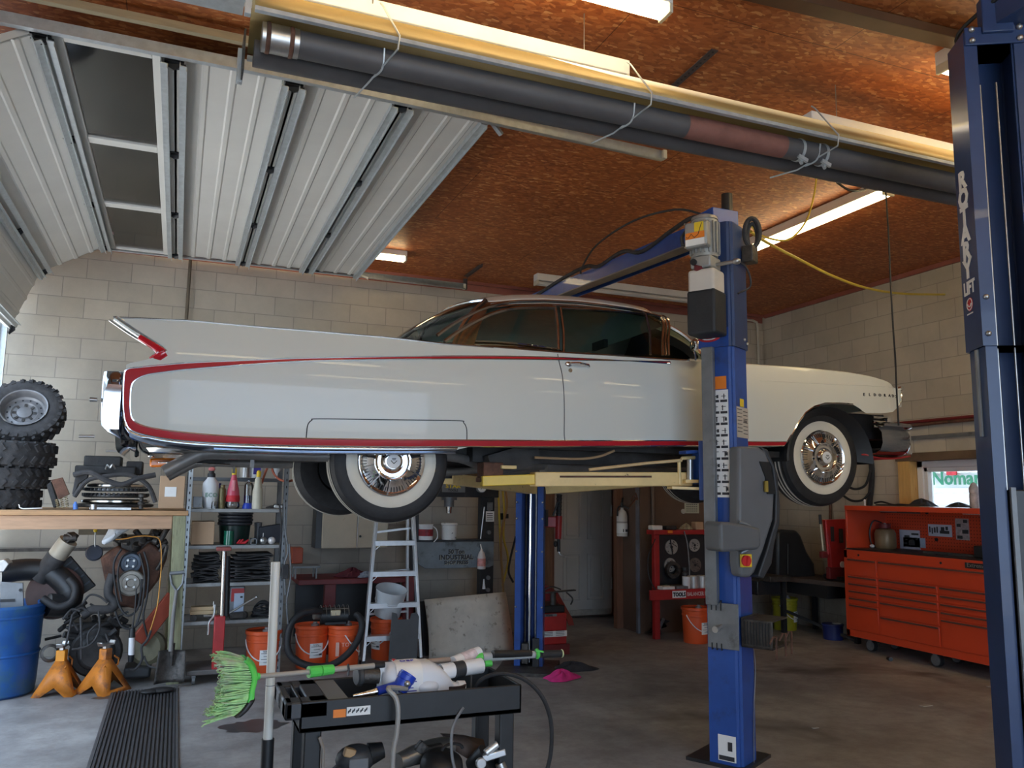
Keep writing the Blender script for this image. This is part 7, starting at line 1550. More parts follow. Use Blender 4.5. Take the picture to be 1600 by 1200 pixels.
# cords hanging by the lift post
for k, (pts, mt, lab) in enumerate((([(3.440, 8.900, 1.661), (3.460, 8.900, 1.368), (3.482, 8.900, 1.005), (3.512, 8.900, 0.645), (3.531, 8.900, 0.394)], yell, 'left yellow cord'), ([(3.488, 8.880, 1.662), (3.516, 8.880, 1.369), (3.513, 8.880, 1.078), (3.572, 8.880, 0.825), (3.505, 8.880, 0.540)], yell, 'middle yellow cord'), ([(3.511, 8.860, 1.662), (3.539, 8.860, 1.443), (3.480, 8.860, 1.152), (3.477, 8.860, 0.864), (3.515, 8.860, 0.435)], M('tan_cord', (.36, .22, .09), .6, 0, .1, 9), 'tan cord'), ([(3.631, 8.800, 1.096), (3.563, 8.800, 0.831), (3.550, 8.800, 0.689), (3.606, 8.800, 0.581)], rubber, 'black cord'))):
    solo(MB().tube(spl(pts), .012, 6), 'hanging_cord', mt, lab + ' hanging on the wall left of the far lift post', 'cord', 'cords hung on the wall')
m = MB(); fbox(m, (3.462, 8.900, 1.281), (3.516, 8.900, 1.354), .05); fbox(m, (3.525, 8.880, 1.296), (3.572, 8.880, 1.347), .05); solo(m, 'cord_connector', blackm, 'pair of dark plug connectors on the hanging cords', 'plug', bevel=.006)
# red grease gun hanging on the far post
gg = thing('air_hammer', 'red and black pneumatic tool hanging by the far lift post in front of the door', 'tool', (3.463, 7.300, 1.003))
MB().cyl((3.384, 7.150, 1.158), (3.390, 7.150, 1.374), .030, .034).build('barrel', redm, gg); MB().cyl((3.390, 7.150, 1.374), (3.395, 7.150, 1.580), .026).build('grip', black, gg); MB().cyl((3.395, 7.150, 1.580), (3.402, 7.150, 1.605), .03).build('end_cap', steel, gg)
m = MB()
for k in range(6): p = Vector((3.390, 7.150, 1.392)).lerp(Vector((3.395, 7.150, 1.562)), k / 5); m.lathe([(.026, 0), (.030, .008), (.026, .016)], p, n=16)
m.build('grip_ring', rubberg, gg); MB().bar((3.259, 7.200, 1.318), (3.383, 7.150, 1.314), .03, .10).build('bracket', M('bright_red_enamel', (.50, .02, .025), .4, 0, .06, 8), gg, bevel=.006)
MB().tube([(3.320, 7.130, 1.375), (3.342, 7.120, 1.441), (3.361, 7.120, 1.501)], .010, 6).build('trigger', black, gg); MB().cyl((3.392, 7.150, 1.039), (3.391, 7.150, 1.158), .016).sph((3.358, 7.150, 1.111), (.02, .02, .03)).build('nose', black, gg); MB().tube([(3.385, 7.150, 1.051), (3.401, 7.140, 1.015), (3.441, 7.140, 0.991)], .007, 6).sph((3.448, 7.140, 0.991), .012).build('chisel', steel, gg)
m = MB(); m.bx((3.239, 7.200, 1.288)[0], (3.266, 7.200, 1.288)[0], 7.12, 7.24, (3.259, 7.200, 1.276)[2], (3.258, 7.200, 1.433)[2]); m.build('clip_magnet', blackm, gg)
# welder and chop saw beside the far post
wd = thing('welder', 'dark red wire welder on the floor right of the far lift post', 'welder', (3.6, 7.6, 0)); p0, p1 = (3.385, 7.500, 0.038), (3.652, 7.500, 0.414)
m = MB(); m.bx(p0[0] - .02, p1[0], 7.5, 8.1, .12, p1[2]); m.build('case', redm, wd, bevel=.01); m = MB(); m.prism([(7.5, .02), (7.5, .12), (8.1, .12), (8.1, .02)], p0[0] - .02, p1[0] + .03, 'yz'); m.build('base', reddk, wd)
m = MB(); m.prism([(7.46, .30), (7.50, .34), (8.1, .34), (8.1, .62), (7.85, .58), (7.5, .36)], p1[0], p1[0] + .06, 'yz'); m.build('side_panel', reddk, wd)
m = MB(); fbox(m, (3.384, 7.490, 0.390), (3.536, 7.490, 0.414), .004); pl_ = m.build('name_plate', greys, wd); MB().text('HOME', .028, ((3.455, 7.480, 0.388)[0], 7.486, (3.455, 7.480, 0.391)[2]), (1, 0, 0), (0, 0, 1), .001).build('lettering', ink, pl_)
m = MB(); fbox(m, (3.364, 7.440, 0.205), (3.624, 7.440, 0.259), .006); ip = m.build('instruction_plate', paper, wd)
m = MB()
for k in range(4):
    for c in range(2): x0 = lerp((3.364, 7.440, 0.205)[0], (3.624, 7.440, 0.192)[0], .06 + .48 * c); m.bx(x0, x0 + .09, 7.436, 7.439, (3.363, 7.440, 0.217)[2] + .014 * k, (3.363, 7.440, 0.217)[2] + .014 * k + .004)
m.build('print_line', ink, ip)
wz = p1[2]
m = MB(); fbox(m, (p0[0], 7.55, wz), (p1[0], 7.55, wz + .07), .35); solo(m, 'tool_tray', black, 'black tray of parts lying on the red welder', 'tray', bevel=.01)
m = MB(); m.bar((p0[0] - .02, 7.52, wz + .20), (p1[0] + .09, 7.50, wz + .22), .05, .012); m.tube(spl([(p0[0], 7.5, wz + .22), (p0[0] + .1, 7.5, wz + .26), (p0[0] + .2, 7.5, wz + .23)]), .008, 6); m.cyl((p0[0] + .02, 7.6, wz + .075), (p0[0] + .02, 7.6, wz + .2), .05); m.cyl((p0[0] + .16, 7.6, wz + .07), (p0[0] + .16, 7.6, wz + .2), .03); m.tube(spl([(p1[0], 7.52, wz + .2), (p1[0] + .06, 7.5, wz + .14), (p1[0] + .04, 7.5, wz + .08)]), .009, 6)
solo(m, 'chop_saw', grime, 'grimy saw or clamp frame piled on top of the welder tray', 'tool', bevel=.003)
# cloths on the floor
p = (3.165, 6.619, 0.000); rag((p[0], p[1], 0), .17, .12, .10, 8, pink, 'shop_towel', 'bright pink towel crumpled on the floor by the far lift post')
p = (3.415, 6.889, 0.000); rag((p[0], p[1] + .04, 0), .24, .13, .09, 9, clothd, 'dark_jacket', 'dark cloth heap on the floor behind the pink towel')

# ================================================================ right side
fx = thing('fire_extinguisher', 'white fire extinguisher hanging on the post beside the door', 'fire extinguisher', (5.02, 8.75, 1.0)); c_ = Vector(((4.987, 8.720, 1.091)[0], 8.74, (4.983, 8.720, 1.091)[2])); k_ = 0.0630
MB().lathe([(0, 0), (k_, 0), (k_ * 1.04, .02), (k_ * 1.04, .24), (k_ * .8, .29), (k_ * .3, .32), (k_ * .3, .34), (0, .34)], c_, n=24).build('cylinder', M('cream_white_steel', (.62, .60, .56), .4, 0, .05, 7), fx)
lb_ = MB().lathe([(k_ * 1.06, .04), (k_ * 1.06, .15)], c_, n=24).build('label', paper, fx)
m = MB(); m.box(c_ + Vector((-.02, -k_ * 1.08, .07)), (.012, .002, .035)); m.box(c_ + Vector((.022, -k_ * 1.05, .07)), (.03, .004, .03)); m.build('label_icon', ink, lb_)
MB().lathe([(k_ * 1.06, .165), (k_ * 1.06, .172)], c_, n=24).build('band', black, fx); MB().cyl(c_ + Vector((0, 0, .33)), c_ + Vector((0, 0, .40)), .018).bar(c_ + Vector((-.01, 0, .37)), c_ + Vector((.08, -.03, .33)), .02, .012).bar(c_ + Vector((0, 0, .40)), c_ + Vector((.01, 0, .46)), .02, .012).build('valve', black, fx)
MB().tube(spl([c_ + Vector((-.02, 0, .36)), c_ + Vector((-.07, -.02, .33)), c_ + Vector((-.075, -.02, .24))]), .009, 6).build('hose', rubber, fx)
# calendar and switch on the brown panel
cal = thing('wall_calendar', 'small pale calendar sheet pinned on the brown panel', 'calendar', (5.770, 8.430, 1.374)); fbox(MB(), (5.670, 8.430, 1.374), (5.874, 8.430, 1.521), .006).build('sheet', M('pale_green_paper', (.46, .48, .38), .7, 0, .04, 9), cal)
m = MB()
for r in range(5):
    for c in range(6): q = (5.694, 8.425, 1.397); m.bx(q[0] + .027 * c, q[0] + .027 * c + .014, 8.425, 8.428, q[2] + .026 * r, q[2] + .026 * r + .008)
m.build('printed_dates', ink, cal)
solo(MB().lathe([(0, .0), (.028, 0), (.03, .012), (0, .016)], (5.650, 8.440, 1.397), (0, -1, 0), 16), 'door_bell', M('pale_disc', (.5, .48, .42), .5, 0, .05, 9), 'round pale button on the brown panel beside the calendar', 'button')
m = MB(); m.bar((4.904, 8.430, 1.445), (5.008, 8.430, 1.550), .02, .012); m.tube(spl([(4.925, 8.420, 1.512), (4.960, 8.420, 1.572), (5.011, 8.420, 1.528), (4.986, 8.420, 1.609)]), .008, 6); solo(m, 'pipe_hanger', rust, 'rusty hook hardware on the brown panel above the extinguisher', 'hook')
solo(MB().cyl(((5.216, 8.400, 1.537)[0], 8.41, 0), ((5.216, 8.400, 1.537)[0], 8.41, 2.2), .022), 'wall_pipe', M('brown_conduit', (.13, .095, .075), .6, 0, .15, 8), 'brown pipe running up the brown panel left of the weight rack', 'pipe')
# wheel weight rack
wr = thing('wheel_weight_rack', 'red wheel weight rack with black disc board and shelf behind the near post', 'rack', (5.3, 8.1, 0)); YR = 8.05
xa, xb = (5.036, 8.050, 1.111)[0], (5.733, 8.050, 1.106)[0]; zt_ = (5.325, 8.050, 1.195)[2]
for x in (xa, xb): MB().bx(x - .03, x + .035, YR, YR + .06, 0.0, zt_).build('post', redm, wr, bevel=.003)
MB().bx(xa - .06, xb + .08, YR - .04, YR + .12, zt_ - .05, zt_).build('top_tray', redm, wr, bevel=.004)
MB().bx(xa + .035, xb - .03, YR + .02, YR + .05, (5.315, 8.050, 0.590)[2], zt_ - .06).build('board', black, wr)
sz = (5.115, 7.750, 0.511)[2]
m = MB(); m.bx(xa - .05, xb + .06, 7.78, YR + .02, sz + .03, sz + .05); m.build('shelf', redm, wr)
fr_ = MB().bx((4.767, 7.760, 0.521)[0], xb + .08, 7.755, 7.785, sz - .045, sz + .06).build('shelf_front', redm, wr, bevel=.003)
m = MB(); q0 = (5.041, 7.750, 0.479); m.bx((5.041, 7.750, 0.479)[0], (5.213, 7.750, 0.474)[0], 7.751, 7.756, sz - .028, sz + .045); pn = m.build('white_panel', paper, fr_)
MB().text('TOOLS', .058, ((5.127, 7.750, 0.476)[0], 7.749, sz - .012), (1, 0, 0), (0, 0, 1), .001, bold=.003, sx=.85).build('lettering', ink, pn); MB().text('BALANCER MATE', .058, ((5.229, 7.750, 0.473)[0], 7.752, sz - .012), (1, 0, 0), (0, 0, 1), .001, 'LEFT', sx=.75, bold=.001).build('lettering', M('pale_lettering', (.62, .52, .50), .5, 0, .04, 9), fr_)
dm = M('dull_disc', (.36, .35, .33), .5, .3, .15, 20)
def disc(px_, R, mt, thick=.012):
    d = MB().cyl((px_[0], YR + .02, px_[2]), (px_[0], YR + .02 - thick, px_[2]), R, n=32).build('disc', mt, wr); m = MB(); random.seed(int(R * 1000))
    for k in range(14): a = random.uniform(0, 6.28); r_ = R * random.uniform(.3, .85); m.cyl((px_[0] + r_ * cos(a), YR + .019 - thick, px_[2] + r_ * sin(a)), (px_[0] + r_ * cos(a), YR + .016 - thick, px_[2] + r_ * sin(a)), .006, n=6)
    m.cyl((px_[0], YR + .019 - thick, px_[2]), (px_[0], YR + .014 - thick, px_[2]), R * .2, n=14); m.build('disc_hole', black, d)
disc((5.237, 8.050, 1.003), .083, dm); disc((5.547, 8.050, 1.021), .072, dm); disc((5.217, 8.050, 0.804), .078, dm); disc((5.551, 8.050, 0.798), .08, M('brown_disc', (.14, .115, .10), .6, .2, .2, 14))
MB().lathe([(.045, 0), (.06, -.03), (.09, -.03), (.095, .0), (.09, .02)], ((5.226, 8.000, 0.752)[0], YR - .02, (5.226, 8.000, 0.752)[2]), (0, 1, 0), 28).build('hanging_ring', grime, wr)
MB().tube(spl([(5.355, 7.980, 1.184), (5.389, 7.970, 1.041), (5.403, 7.960, 0.794), (5.393, 7.950, 0.633)]), .007, 6).build('hanging_cable', greys, wr); MB().bar(((5.214, 8.000, 1.091)[0], YR - .002, (5.214, 8.000, 1.091)[2]), ((5.245, 8.000, 0.921)[0], YR - .002, (5.245, 8.000, 0.921)[2]), .012, .004, (0, 1, 0)).build('disc_strap', black, wr)
MB().tube(spl([(4.988, 8.000, 1.100), (4.882, 7.980, 0.907), (4.882, 7.970, 0.699), (4.950, 7.950, 0.548)]), .006, 6).build('hanging_cable', black, wr)
sh_z = sz + .051
jar('white_cup', ((5.307, 7.900, 0.557)[0], 7.88, sh_z), [(0, 0), (.04, 0), (.046, .13), (0, .13)], whitep, 'white cup on the weight rack shelf', 'cup')
jar('black_capped_bottle', ((5.351, 7.950, 0.655)[0], 7.97, sh_z), [(0, 0), (.035, 0), (.035, .16), (.02, .18), (.03, .19), (.03, .22), (0, .22)], greyd, 'dark bottle behind the white cup on the weight rack', 'bottle')
for k, px_ in enumerate(((5.408, 7.900, 0.540), (5.527, 7.900, 0.536))): jar('tin_can', (px_[0], 7.90, sh_z), [(0, 0), (.062, 0), (.062, .13), (.058, .135), (0, .13)], M('pale_tin', (.50, .49, .47), .4, .5, .12, 9) if k == 0 else bpy.data.materials['pale_tin'], ('left' if k == 0 else 'right') + ' of two shiny tin cans on the weight rack shelf', 'can', 'tin cans')
for k, (a_, b_, mt) in enumerate((((4.957, 7.820, 0.528), (5.105, 7.820, 0.564), paper), ((5.129, 7.820, 0.530), (5.278, 7.820, 0.559), greys))): m = MB(); m.bx(a_[0], b_[0], 7.80, 7.92, sh_z, sh_z + .035); solo(m, 'weight_box', mt, ('white' if k == 0 else 'grey') + ' flat box of weights on the weight rack shelf', 'box', bevel=.003)
rag(((5.115, 7.950, 0.571)[0], 7.98, sh_z), .06, .04, .05, 21, M('dull_green_cloth', (.07, .09, .06), .9, 0, .2, 12), 'green_cloth', 'small dull green rag on the weight rack shelf')
tt = zt_ + .001
for k, (a_, b_, h_, mt, nm, lab) in enumerate((((4.972, 8.000, 1.213), (5.106, 8.000, 1.212), .05, paper, 'glove_box', 'white flat packet at the left on top of the weight rack'), ((5.156, 8.000, 1.198), (5.292, 8.000, 1.197), .045, dark, 'tool_pouch', 'black pouch on top of the weight rack'), ((5.551, 8.000, 1.211), (5.656, 8.000, 1.211), .09, card, 'small_carton', 'small brown carton at the right on top of the weight rack'))):
    solo(MB().bx(a_[0], b_[0], 8.03, 8.13, tt, tt + h_), nm, mt, lab, 'box', bevel=.01)
rag(((5.438, 8.000, 1.226)[0], 8.06, tt), .09, .05, .09, 31, M('camo_tan_cloth', (.30, .24, .15), .9, 0, .4, 18), 'work_glove', 'tan work glove on top of the weight rack', 'glove')
solo(fbox(MB(), (5.149, 7.990, 1.163), (5.209, 7.990, 1.191), .01), 'orange_tag', orangeL, 'small orange tag on the front of the weight rack tray', 'tag')
# black hand dolly on the floor
hd_ = thing('wheel_dolly', 'low black wheeled dolly with a sloping arm left of the orange pail by the rack', 'dolly', (5.115, 8.078, -0.000)); b0 = Vector((5.180, 8.412, 0.000)); b1 = Vector((5.124, 7.826, 0.000))
m = MB(); m.prism([(b0.x - .02, .12), (b0.x + .10, .17), (b0.x + .22, .14), (b1.x + .02, .02), (b1.x - .05, .02), (b0.x + .15, .08)], b0.y - .06, b0.y - .0); m.build('frame', black, hd_, bevel=.006); MB().bar((b0.x + .12, b0.y - .07, .17), (b1.x + .0, b0.y - .2, .02), .03, .02).build('arm', greys, hd_)
for x, y in ((b0.x + .02, b0.y - .07), (b1.x, b0.y - .2)): MB().cyl((x, y - .02, .05), (x, y + .02, .05), .05, n=20).build('wheel', rubber, hd_)
# dark tyre machine and table in the far corner
tm = thing('tyre_machine', 'black wheel guard of a machine on a dark steel table behind the near post', 'machine', (6.6, 8.2, 0)); p0 = (6.432, 8.000, 0.622)
gpoly = xz([(6.601, 8.000, 1.178), (6.678, 8.000, 1.200), (6.888, 8.000, 1.192), (6.953, 8.000, 1.130), (7.033, 8.000, 0.947), (7.143, 8.000, 0.794), (7.154, 8.000, 0.604), (6.581, 8.000, 0.619)])
MB().prism(gpoly, 7.9, 8.3).build('wheel_guard', black, tm, bevel=.03); MB().cyl((6.731, 7.880, 1.033), (6.717, 7.880, 0.686), .006).build('guard_seam', greyd, tm)
a_, b_ = (6.312, 7.850, 0.640), (6.755, 7.850, 0.629); m = MB(); m.bx(a_[0], 6.60, 7.7, 8.4, .62, .68); m.build('table_top', grime, tm, bevel=.004)
m = MB(); m.bx(6.25, 6.58, 7.85, 8.35, .46, .62); m.build('cabinet', blackm, tm, bevel=.01)
tbl = thing('steel_table', 'narrow dark steel table with braced legs left of the toolbox', 'table', (7.0, 7.8, 0))
m = MB(); m.prism([(6.62, 8.2), (7.34, 8.2), (7.34, 7.0), (6.95, 7.0)], .60, .65, 'xy'); m.build('table_top', M('brown_steel_top', (.07, .05, .042), .6, .2, .2, 8), tbl)
for x, y in ((6.74, 8.0), (7.02, 7.15), (7.30, 8.1), (7.30, 7.1)): MB().bx(x - .025, x + .025, y - .025, y + .025, 0, .60).build('leg', blackm, tbl)
MB().bar((6.76, 7.98, .25), (7.04, 7.2, .02), .02, .03).bar((7.04, 7.18, .58), (7.1, 7.05, .4), .02, .03).build('brace', blackm, tbl)
MB().bx(6.80, 7.3, 7.35, 8.0, .46, .60).build('apron_panel', M('very_dark_panel', (.012, .012, .013), .6, 0, .2, 6), tbl)
gr_ = thing('bench_grinder', 'small dark disc tool lying on the steel table beside the toolbox', 'tool', (7.05, 7.55, .65)); MB().lathe([(0, .09), (.02, .09), (.025, .07), (.09, .06), (.10, .03), (.07, .0), (0, 0)], (7.02, 7.5, .65), n=24).build('disc', black, gr_); MB().bx(6.96, 7.06, 7.34, 7.42, .65, .70).build('block', grime, gr_, bevel=.006)
yp = dup(pl0, (7.05 - .14, 8.18, 0), .35, 'dull yellow pail with a white label in the dark corner behind the lift post', 'corner pails'); yp['category'] = 'bucket'
def remat(root, mat, names=('shell', 'lid')):
    for ch in root.children:
        if ch.name.split('.')[0] in names: ch.data = ch.data.copy(); ch.data.materials.clear(); ch.data.materials.append(mat)
remat(yp, yelld)
bpx = thing('blue_pail', 'small dark blue pail on the floor left of the toolbox', 'bucket', (6.95, 7.45, 0)); k_ = .105
MB().lathe([(0, 0), (k_, 0), (k_ * 1.06, .15), (k_ * 1.12, .155), (k_ * 1.12, .17), (k_ * 1.05, .172), (0, .165)], (6.97, 7.46, 0), n=28).build('shell', M('dark_blue_pail', (.012, .022, .13), .4, 0, .08, 7), bpx); MB().lathe([(k_ * .4, .172), (k_ * .5, .18), (0, .182)], (6.99, 7.42, 0), n=18).build('lid_cap', whitep, bpx)
# red engine stand / press frame behind the toolbox
es = thing('red_shop_crane', 'dark red upright steel frame with slots standing between table and toolbox', 'frame', (7.1, 7.4, .65)); q = xz([(6.850, 7.400, 1.333), (7.151, 7.400, 1.341), (7.117, 7.400, 0.699), (6.910, 7.400, 0.669), (6.905, 7.400, 0.932)])
MB().prism(q, 7.38, 7.44).build('plate', redm, es, bevel=.006); MB().cyl((6.831, 7.360, 1.320), (6.850, 7.360, 0.950), .014).build('tube', M('glossy_red_tube', (.45, .03, .035), .25, 0, .05, 8), es)
for a_, b_ in (((6.914, 7.372, 1.090), (6.960, 7.372, 1.255)), ((7.035, 7.372, 1.075), (7.090, 7.372, 1.233))): fbox(MB(), a_, b_, .01).build('slot', greyd, es)
m = MB(); fbox(m, (6.864, 7.360, 0.674), (7.103, 7.360, 0.803), .06); fbox(m, (6.765, 7.360, 0.909), (6.851, 7.360, 0.978), .05); m.build('clamp_base', reddk, es, bevel=.006); MB().lathe([(0, .0), (.035, 0), (.035, .01), (0, .012)], (7.038, 7.350, 0.834), (0, -1, 0), 18).build('round_label', paper, es)
lv = thing('pry_lever', 'slim lever with black grip and pale shaft leaning on the red frame', 'lever', (6.750, 7.330, 0.981)); MB().cyl((6.751, 7.330, 0.995), (6.728, 7.330, 1.286), .010).build('shaft', cream, lv); MB().cyl((6.728, 7.330, 1.286), (6.724, 7.330, 1.392), .016).build('grip', black, lv)

# ---- the red-orange roller toolbox
tx = thing('roller_tool_cabinet', 'wide orange-red roller tool cabinet with a pegboard hutch under the window', 'tool cabinet', (7.0, 6.0, 0)); TX = 6.70; TY0, TY1 = 4.6, 6.97; TZ0, TZ1 = .135, 1.03
MB().bx(TX + .004, 7.32, TY0, TY1, TZ0, TZ1).build('cabinet', orangeT, tx, bevel=.006)
MB().bx(TX + .02, 7.32, TY0 + .02, TY1 - .02, TZ1, TZ1 + .018).build('work_top', black, tx)
m = MB(); m.bx(TX, TX + .012, TY0, TY1, TZ1 - .085, TZ1 + .005); m.bx(TX, TX + .012, TY0, TY1, TZ0, TZ0 + .07); m.bx(TX, TX + .012, TY1 - .05, TY1, TZ0, TZ1); m.bx(TX, TX + .012, TY0, TY0 + .05, TZ0, TZ1); m.build('front_frame', orangeT, tx, bevel=.003)
cols = [(TY1 - .05, 6.52, [(.945, .77), (.765, .695), (.69, .62), (.615, .545), (.54, .475), (.47, .21)]), (6.505, 5.80, [(.765, .695), (.69, .62), (.615, .545), (.54, .40), (.395, .21)]), (5.785, 5.10, [(.765, .695), (.69, .62), (.615, .545), (.54, .475), (.47, .21)]), (5.085, 4.65, [(.765, .62), (.615, .475), (.47, .21)])]
def drawer(y1, y0, z1, z0):
    d = MB().bx(TX - .008, TX + .02, y0 + .004, y1 - .004, z0 + .003, z1 - .003).build('drawer', orangeT, tx, bevel=.003)
    MB().bx(TX - .020, TX - .007, y0 + .015, y1 - .015, z1 - .022, z1 - .007).build('pull', M('dull_drawer_pull', (.15, .085, .07), .4, .4, .08, 9) if not bpy.data.materials.get('dull_drawer_pull') else bpy.data.materials['dull_drawer_pull'], d, bevel=.003)
for y1, y0, zs in cols:
    for z1, z0 in zs: drawer(y1, y0, z1, z0)
drawer(6.505, 4.65, .945, .77)
for y in (6.76, 5.75): MB().cyl((TX - .004, y, TZ1 - .045), (TX + .002, y, TZ1 - .045), .012, n=12).build('lock', blackm, tx)
bd = MB().bx(TX - .006, TX, (6.700, 5.479, 0.976)[1] - .34, (6.700, 5.479, 0.976)[1] + .01, TZ1 - .068, TZ1 - .018).build('name_badge', blackm, tx); yb = (6.700, 5.479, 0.976)[1]
MB().text('Extreme', .052, (TX - .008, yb - .01, TZ1 - .056), (0, -1, 0), (0, 0, 1), .001, 'LEFT', sx=1.05).build('lettering', steel, bd)
for x, y in ((TX + .12, 6.75), (TX + .12, 5.95), (TX + .45, 6.0), (TX + .45, 6.75), (TX + .12, 5.0), (TX + .45, 5.0)):
    c = MB().cyl((x - .022, y, .06), (x + .022, y, .06), .06, n=24).build('caster', rubber, tx); MB().box((x, y, .125), (.05, .09, .02)).bar((x - .028, y, .06), (x - .028, y, .125), .05, .006, (1, 0, 0)).cyl((x - .027, y, .06), (x - .023, y, .06), .05, n=24).build('caster_fork', greys, c)
# hutch
HZ0, HZ1 = TZ1 + .018, 1.50
m = MB(); m.bx(TX + .03, 7.32, TY1 - .035, TY1 - .01, HZ0, HZ1); m.bx(TX + .03, 7.32, TY0, TY0 + .03, HZ0, HZ1); m.bx(TX + .03, 7.32, TY0, TY1 - .01, HZ1 - .02, HZ1); m.bx(TX + .025, TX + .04, TY0, TY1 - .01, HZ1 - .05, HZ1); m.build('hutch_shell', orangeT, tx, bevel=.004)
pg = MB().bx(7.28, 7.31, TY0 + .03, TY1 - .03, HZ0, HZ1 - .02).build('pegboard', orangeT, tx)
m = MB()
for r in range(13):
    for c in range(60): y = TY1 - .07 - .033 * c; z = HZ0 + .03 + .033 * r; m.add([(7.279, y - .005, z - .005), (7.279, y + .005, z - .005), (7.279, y + .005, z + .005), (7.279, y - .005, z + .005)], [(0, 1, 2, 3)])
ph = m.build('peg_hole', M('dark_peg_hole', (.10, .014, .008), .6, 0, .2, 9), pg); ph['kind'] = 'stuff'
MB().bx(7.20, 7.27, 6.45, 6.93, HZ1 - .075, HZ1 - .035).build('hutch_light', M('dark_grey_tube', (.14, .08, .07), .4, .2, .1, 8), tx, bevel=.008); MB().bx(7.195, 7.20, 6.7, 6.93, HZ1 - .065, HZ1 - .05).build('light_diffuser', M('grey_diffuser', (.36, .28, .27), .4, 0, .1, 8), tx)
MB().cyl((7.27, 6.38, HZ1 - .06), (7.28, 6.38, HZ1 - .06), .018, n=14).cyl((7.27, 6.28, HZ0 + .12), (7.28, 6.28, HZ0 + .12), .018, n=14).build('grommet', black, tx)
m = MB()
for k in range(36): m.sph((7.275, 5.95 - .018 * k, HZ1 - .062), .006, 6, 4)
m.build('rivet_row', whitep, pg)
def card_(name, y, z, w, h, mt, label, marks):
    t = thing(name, label, 'picture', (7.277, y, z)); MB().bx(7.273, 7.278, y - w / 2, y + w / 2, z - h / 2, z + h / 2).build('print', mt, t); m = MB()
    for a_, b_, c_, d_ in marks: m.bx(7.2715, 7.273, y + w * (.5 - a_), y + w * (.5 - c_), z + h * (b_ - .5), z + h * (d_ - .5))
    m.build('picture_detail', ink, t)
pale = M('pale_blue_print', (.52, .53, .62), .5, 0, .06, 8)
card_('car_photo', (7.270, 6.614, 1.150)[1], (7.270, 6.614, 1.150)[2], .26, .20, pale, 'pale print of a car leaning at the back of the hutch', [(.2, .25, .36, .33), (.45, .2, .75, .45), (.5, .45, .72, .5), (.25, .6, .5, .72), (.6, .75, .95, .85), (.8, .5, .9, .6)])
card_('blue_card', (7.200, 6.559, 1.028)[1], HZ0 + .075, .28, .10, M('light_blue_card', (.40, .48, .62), .5, 0, .05, 8), 'pale blue card behind the foot of the car print', [(.1, .7, .2, .8)])
card_('wide_photo', (7.270, 6.232, 1.262)[1], (7.270, 6.232, 1.262)[2], .28, .12, pale, 'wide black and white print of figures on the pegboard', [(.05, .3, .1, .8), (.15, .2, .2, .7), (.25, .3, .32, .75), (.36, .3, .42, .8), (.5, .25, .9, .5), (.55, .5, .7, .8), (.75, .55, .85, .85)])
card_('tall_photo', (7.270, 5.970, 1.286)[1], (7.270, 5.970, 1.286)[2], .15, .21, M('grey_red_print', (.40, .33, .33), .5, 0, .3, 30), 'tall print with red and grey shapes right of the wide print', [(.1, .05, .5, .2), (.5, .3, .95, .48), (.1, .6, .4, .75), (.6, .8, .9, .95)])
tk = thing('refrigerant_tank', 'brown gas tank with a black hose standing in the hutch', 'tank', (7.1, 6.6, HZ0)); yy = (7.100, 6.794, 1.040)[1]; c_ = (7.12, yy, HZ0)
MB().lathe([(0, 0), (.10, 0), (.108, .02), (.108, .16), (.09, .20), (.05, .215), (0, .215)], c_, n=28).build('shell', tan, tk); MB().lathe([(.04, .20), (.06, .22), (.06, .26), (.05, .265), (.05, .22)], c_, n=24).build('collar', reddk, tk); MB().cyl((c_[0], c_[1], HZ0 + .21), (c_[0], c_[1], HZ0 + .27), .014).build('valve', steel, tk)
MB().tube(spl([(c_[0] - .02, c_[1] + .02, HZ0 + .27), (c_[0] - .06, c_[1] + .09, HZ0 + .29), (c_[0] - .09, c_[1] + .12, HZ0 + .2), (c_[0] - .10, c_[1] + .11, HZ0 + .08), (c_[0] - .10, c_[1] + .08, HZ0 + .01)]), .008, 6).build('hose', black, tk); MB().sph((c_[0] - .1, c_[1] + .09, HZ0 + .02), (.02, .03, .02)).build('fitting', whitep, tk)
m = MB(); m.bx(6.85, 7.0, (6.900, 5.401, 1.110)[1] - .25, (6.900, 5.401, 1.110)[1] + .12, HZ0, HZ0 + .11); solo(m, 'black_case', black, 'black case on the cabinet top beside the right post', 'case', bevel=.01)
m = MB()
for k in range(9): y = (6.850, 6.096, 1.014)[1] - .07 * k; m.bar((6.88, y, HZ0 + .01), (6.93, y - .08, HZ0 + .014), .04, .02)
solo(m, 'cable_clutter', dark, 'heap of dark cable along the front of the cabinet work top', 'cable')
jar('small_white_bottle', (6.80, (6.800, 5.354, 1.036)[1], HZ0), [(0, 0), (.02, 0), (.02, .05), (.01, .06), (.01, .08), (0, .08)], whitep, 'tiny white bottle on the cabinet edge against the right post', 'bottle')
sb = jar('spray_bottle', (7.15, (7.150, 5.714, 1.554)[1], HZ1), [(0, 0), (.045, 0), (.045, .12), (.04, .14), (.045, .15), (.045, .19), (.03, .22), (.02, .24), (0, .245)], M('grey_white_bottle', (.42, .41, .42), .4, 0, .3, 20), 'grey and white bottle standing on the hutch in front of the window', 'bottle')
rag((7.1, (7.100, 6.284, 1.539)[1], HZ1), .12, .20, .10, 41, clothd, 'dark_cloth', 'dark blue cloth bunched on top of the hutch')
rag((7.12, (7.100, 5.871, 1.539)[1], HZ1), .10, .16, .06, 42, dark, 'baseball_hat', 'black cap lying on top of the hutch near the bottle')
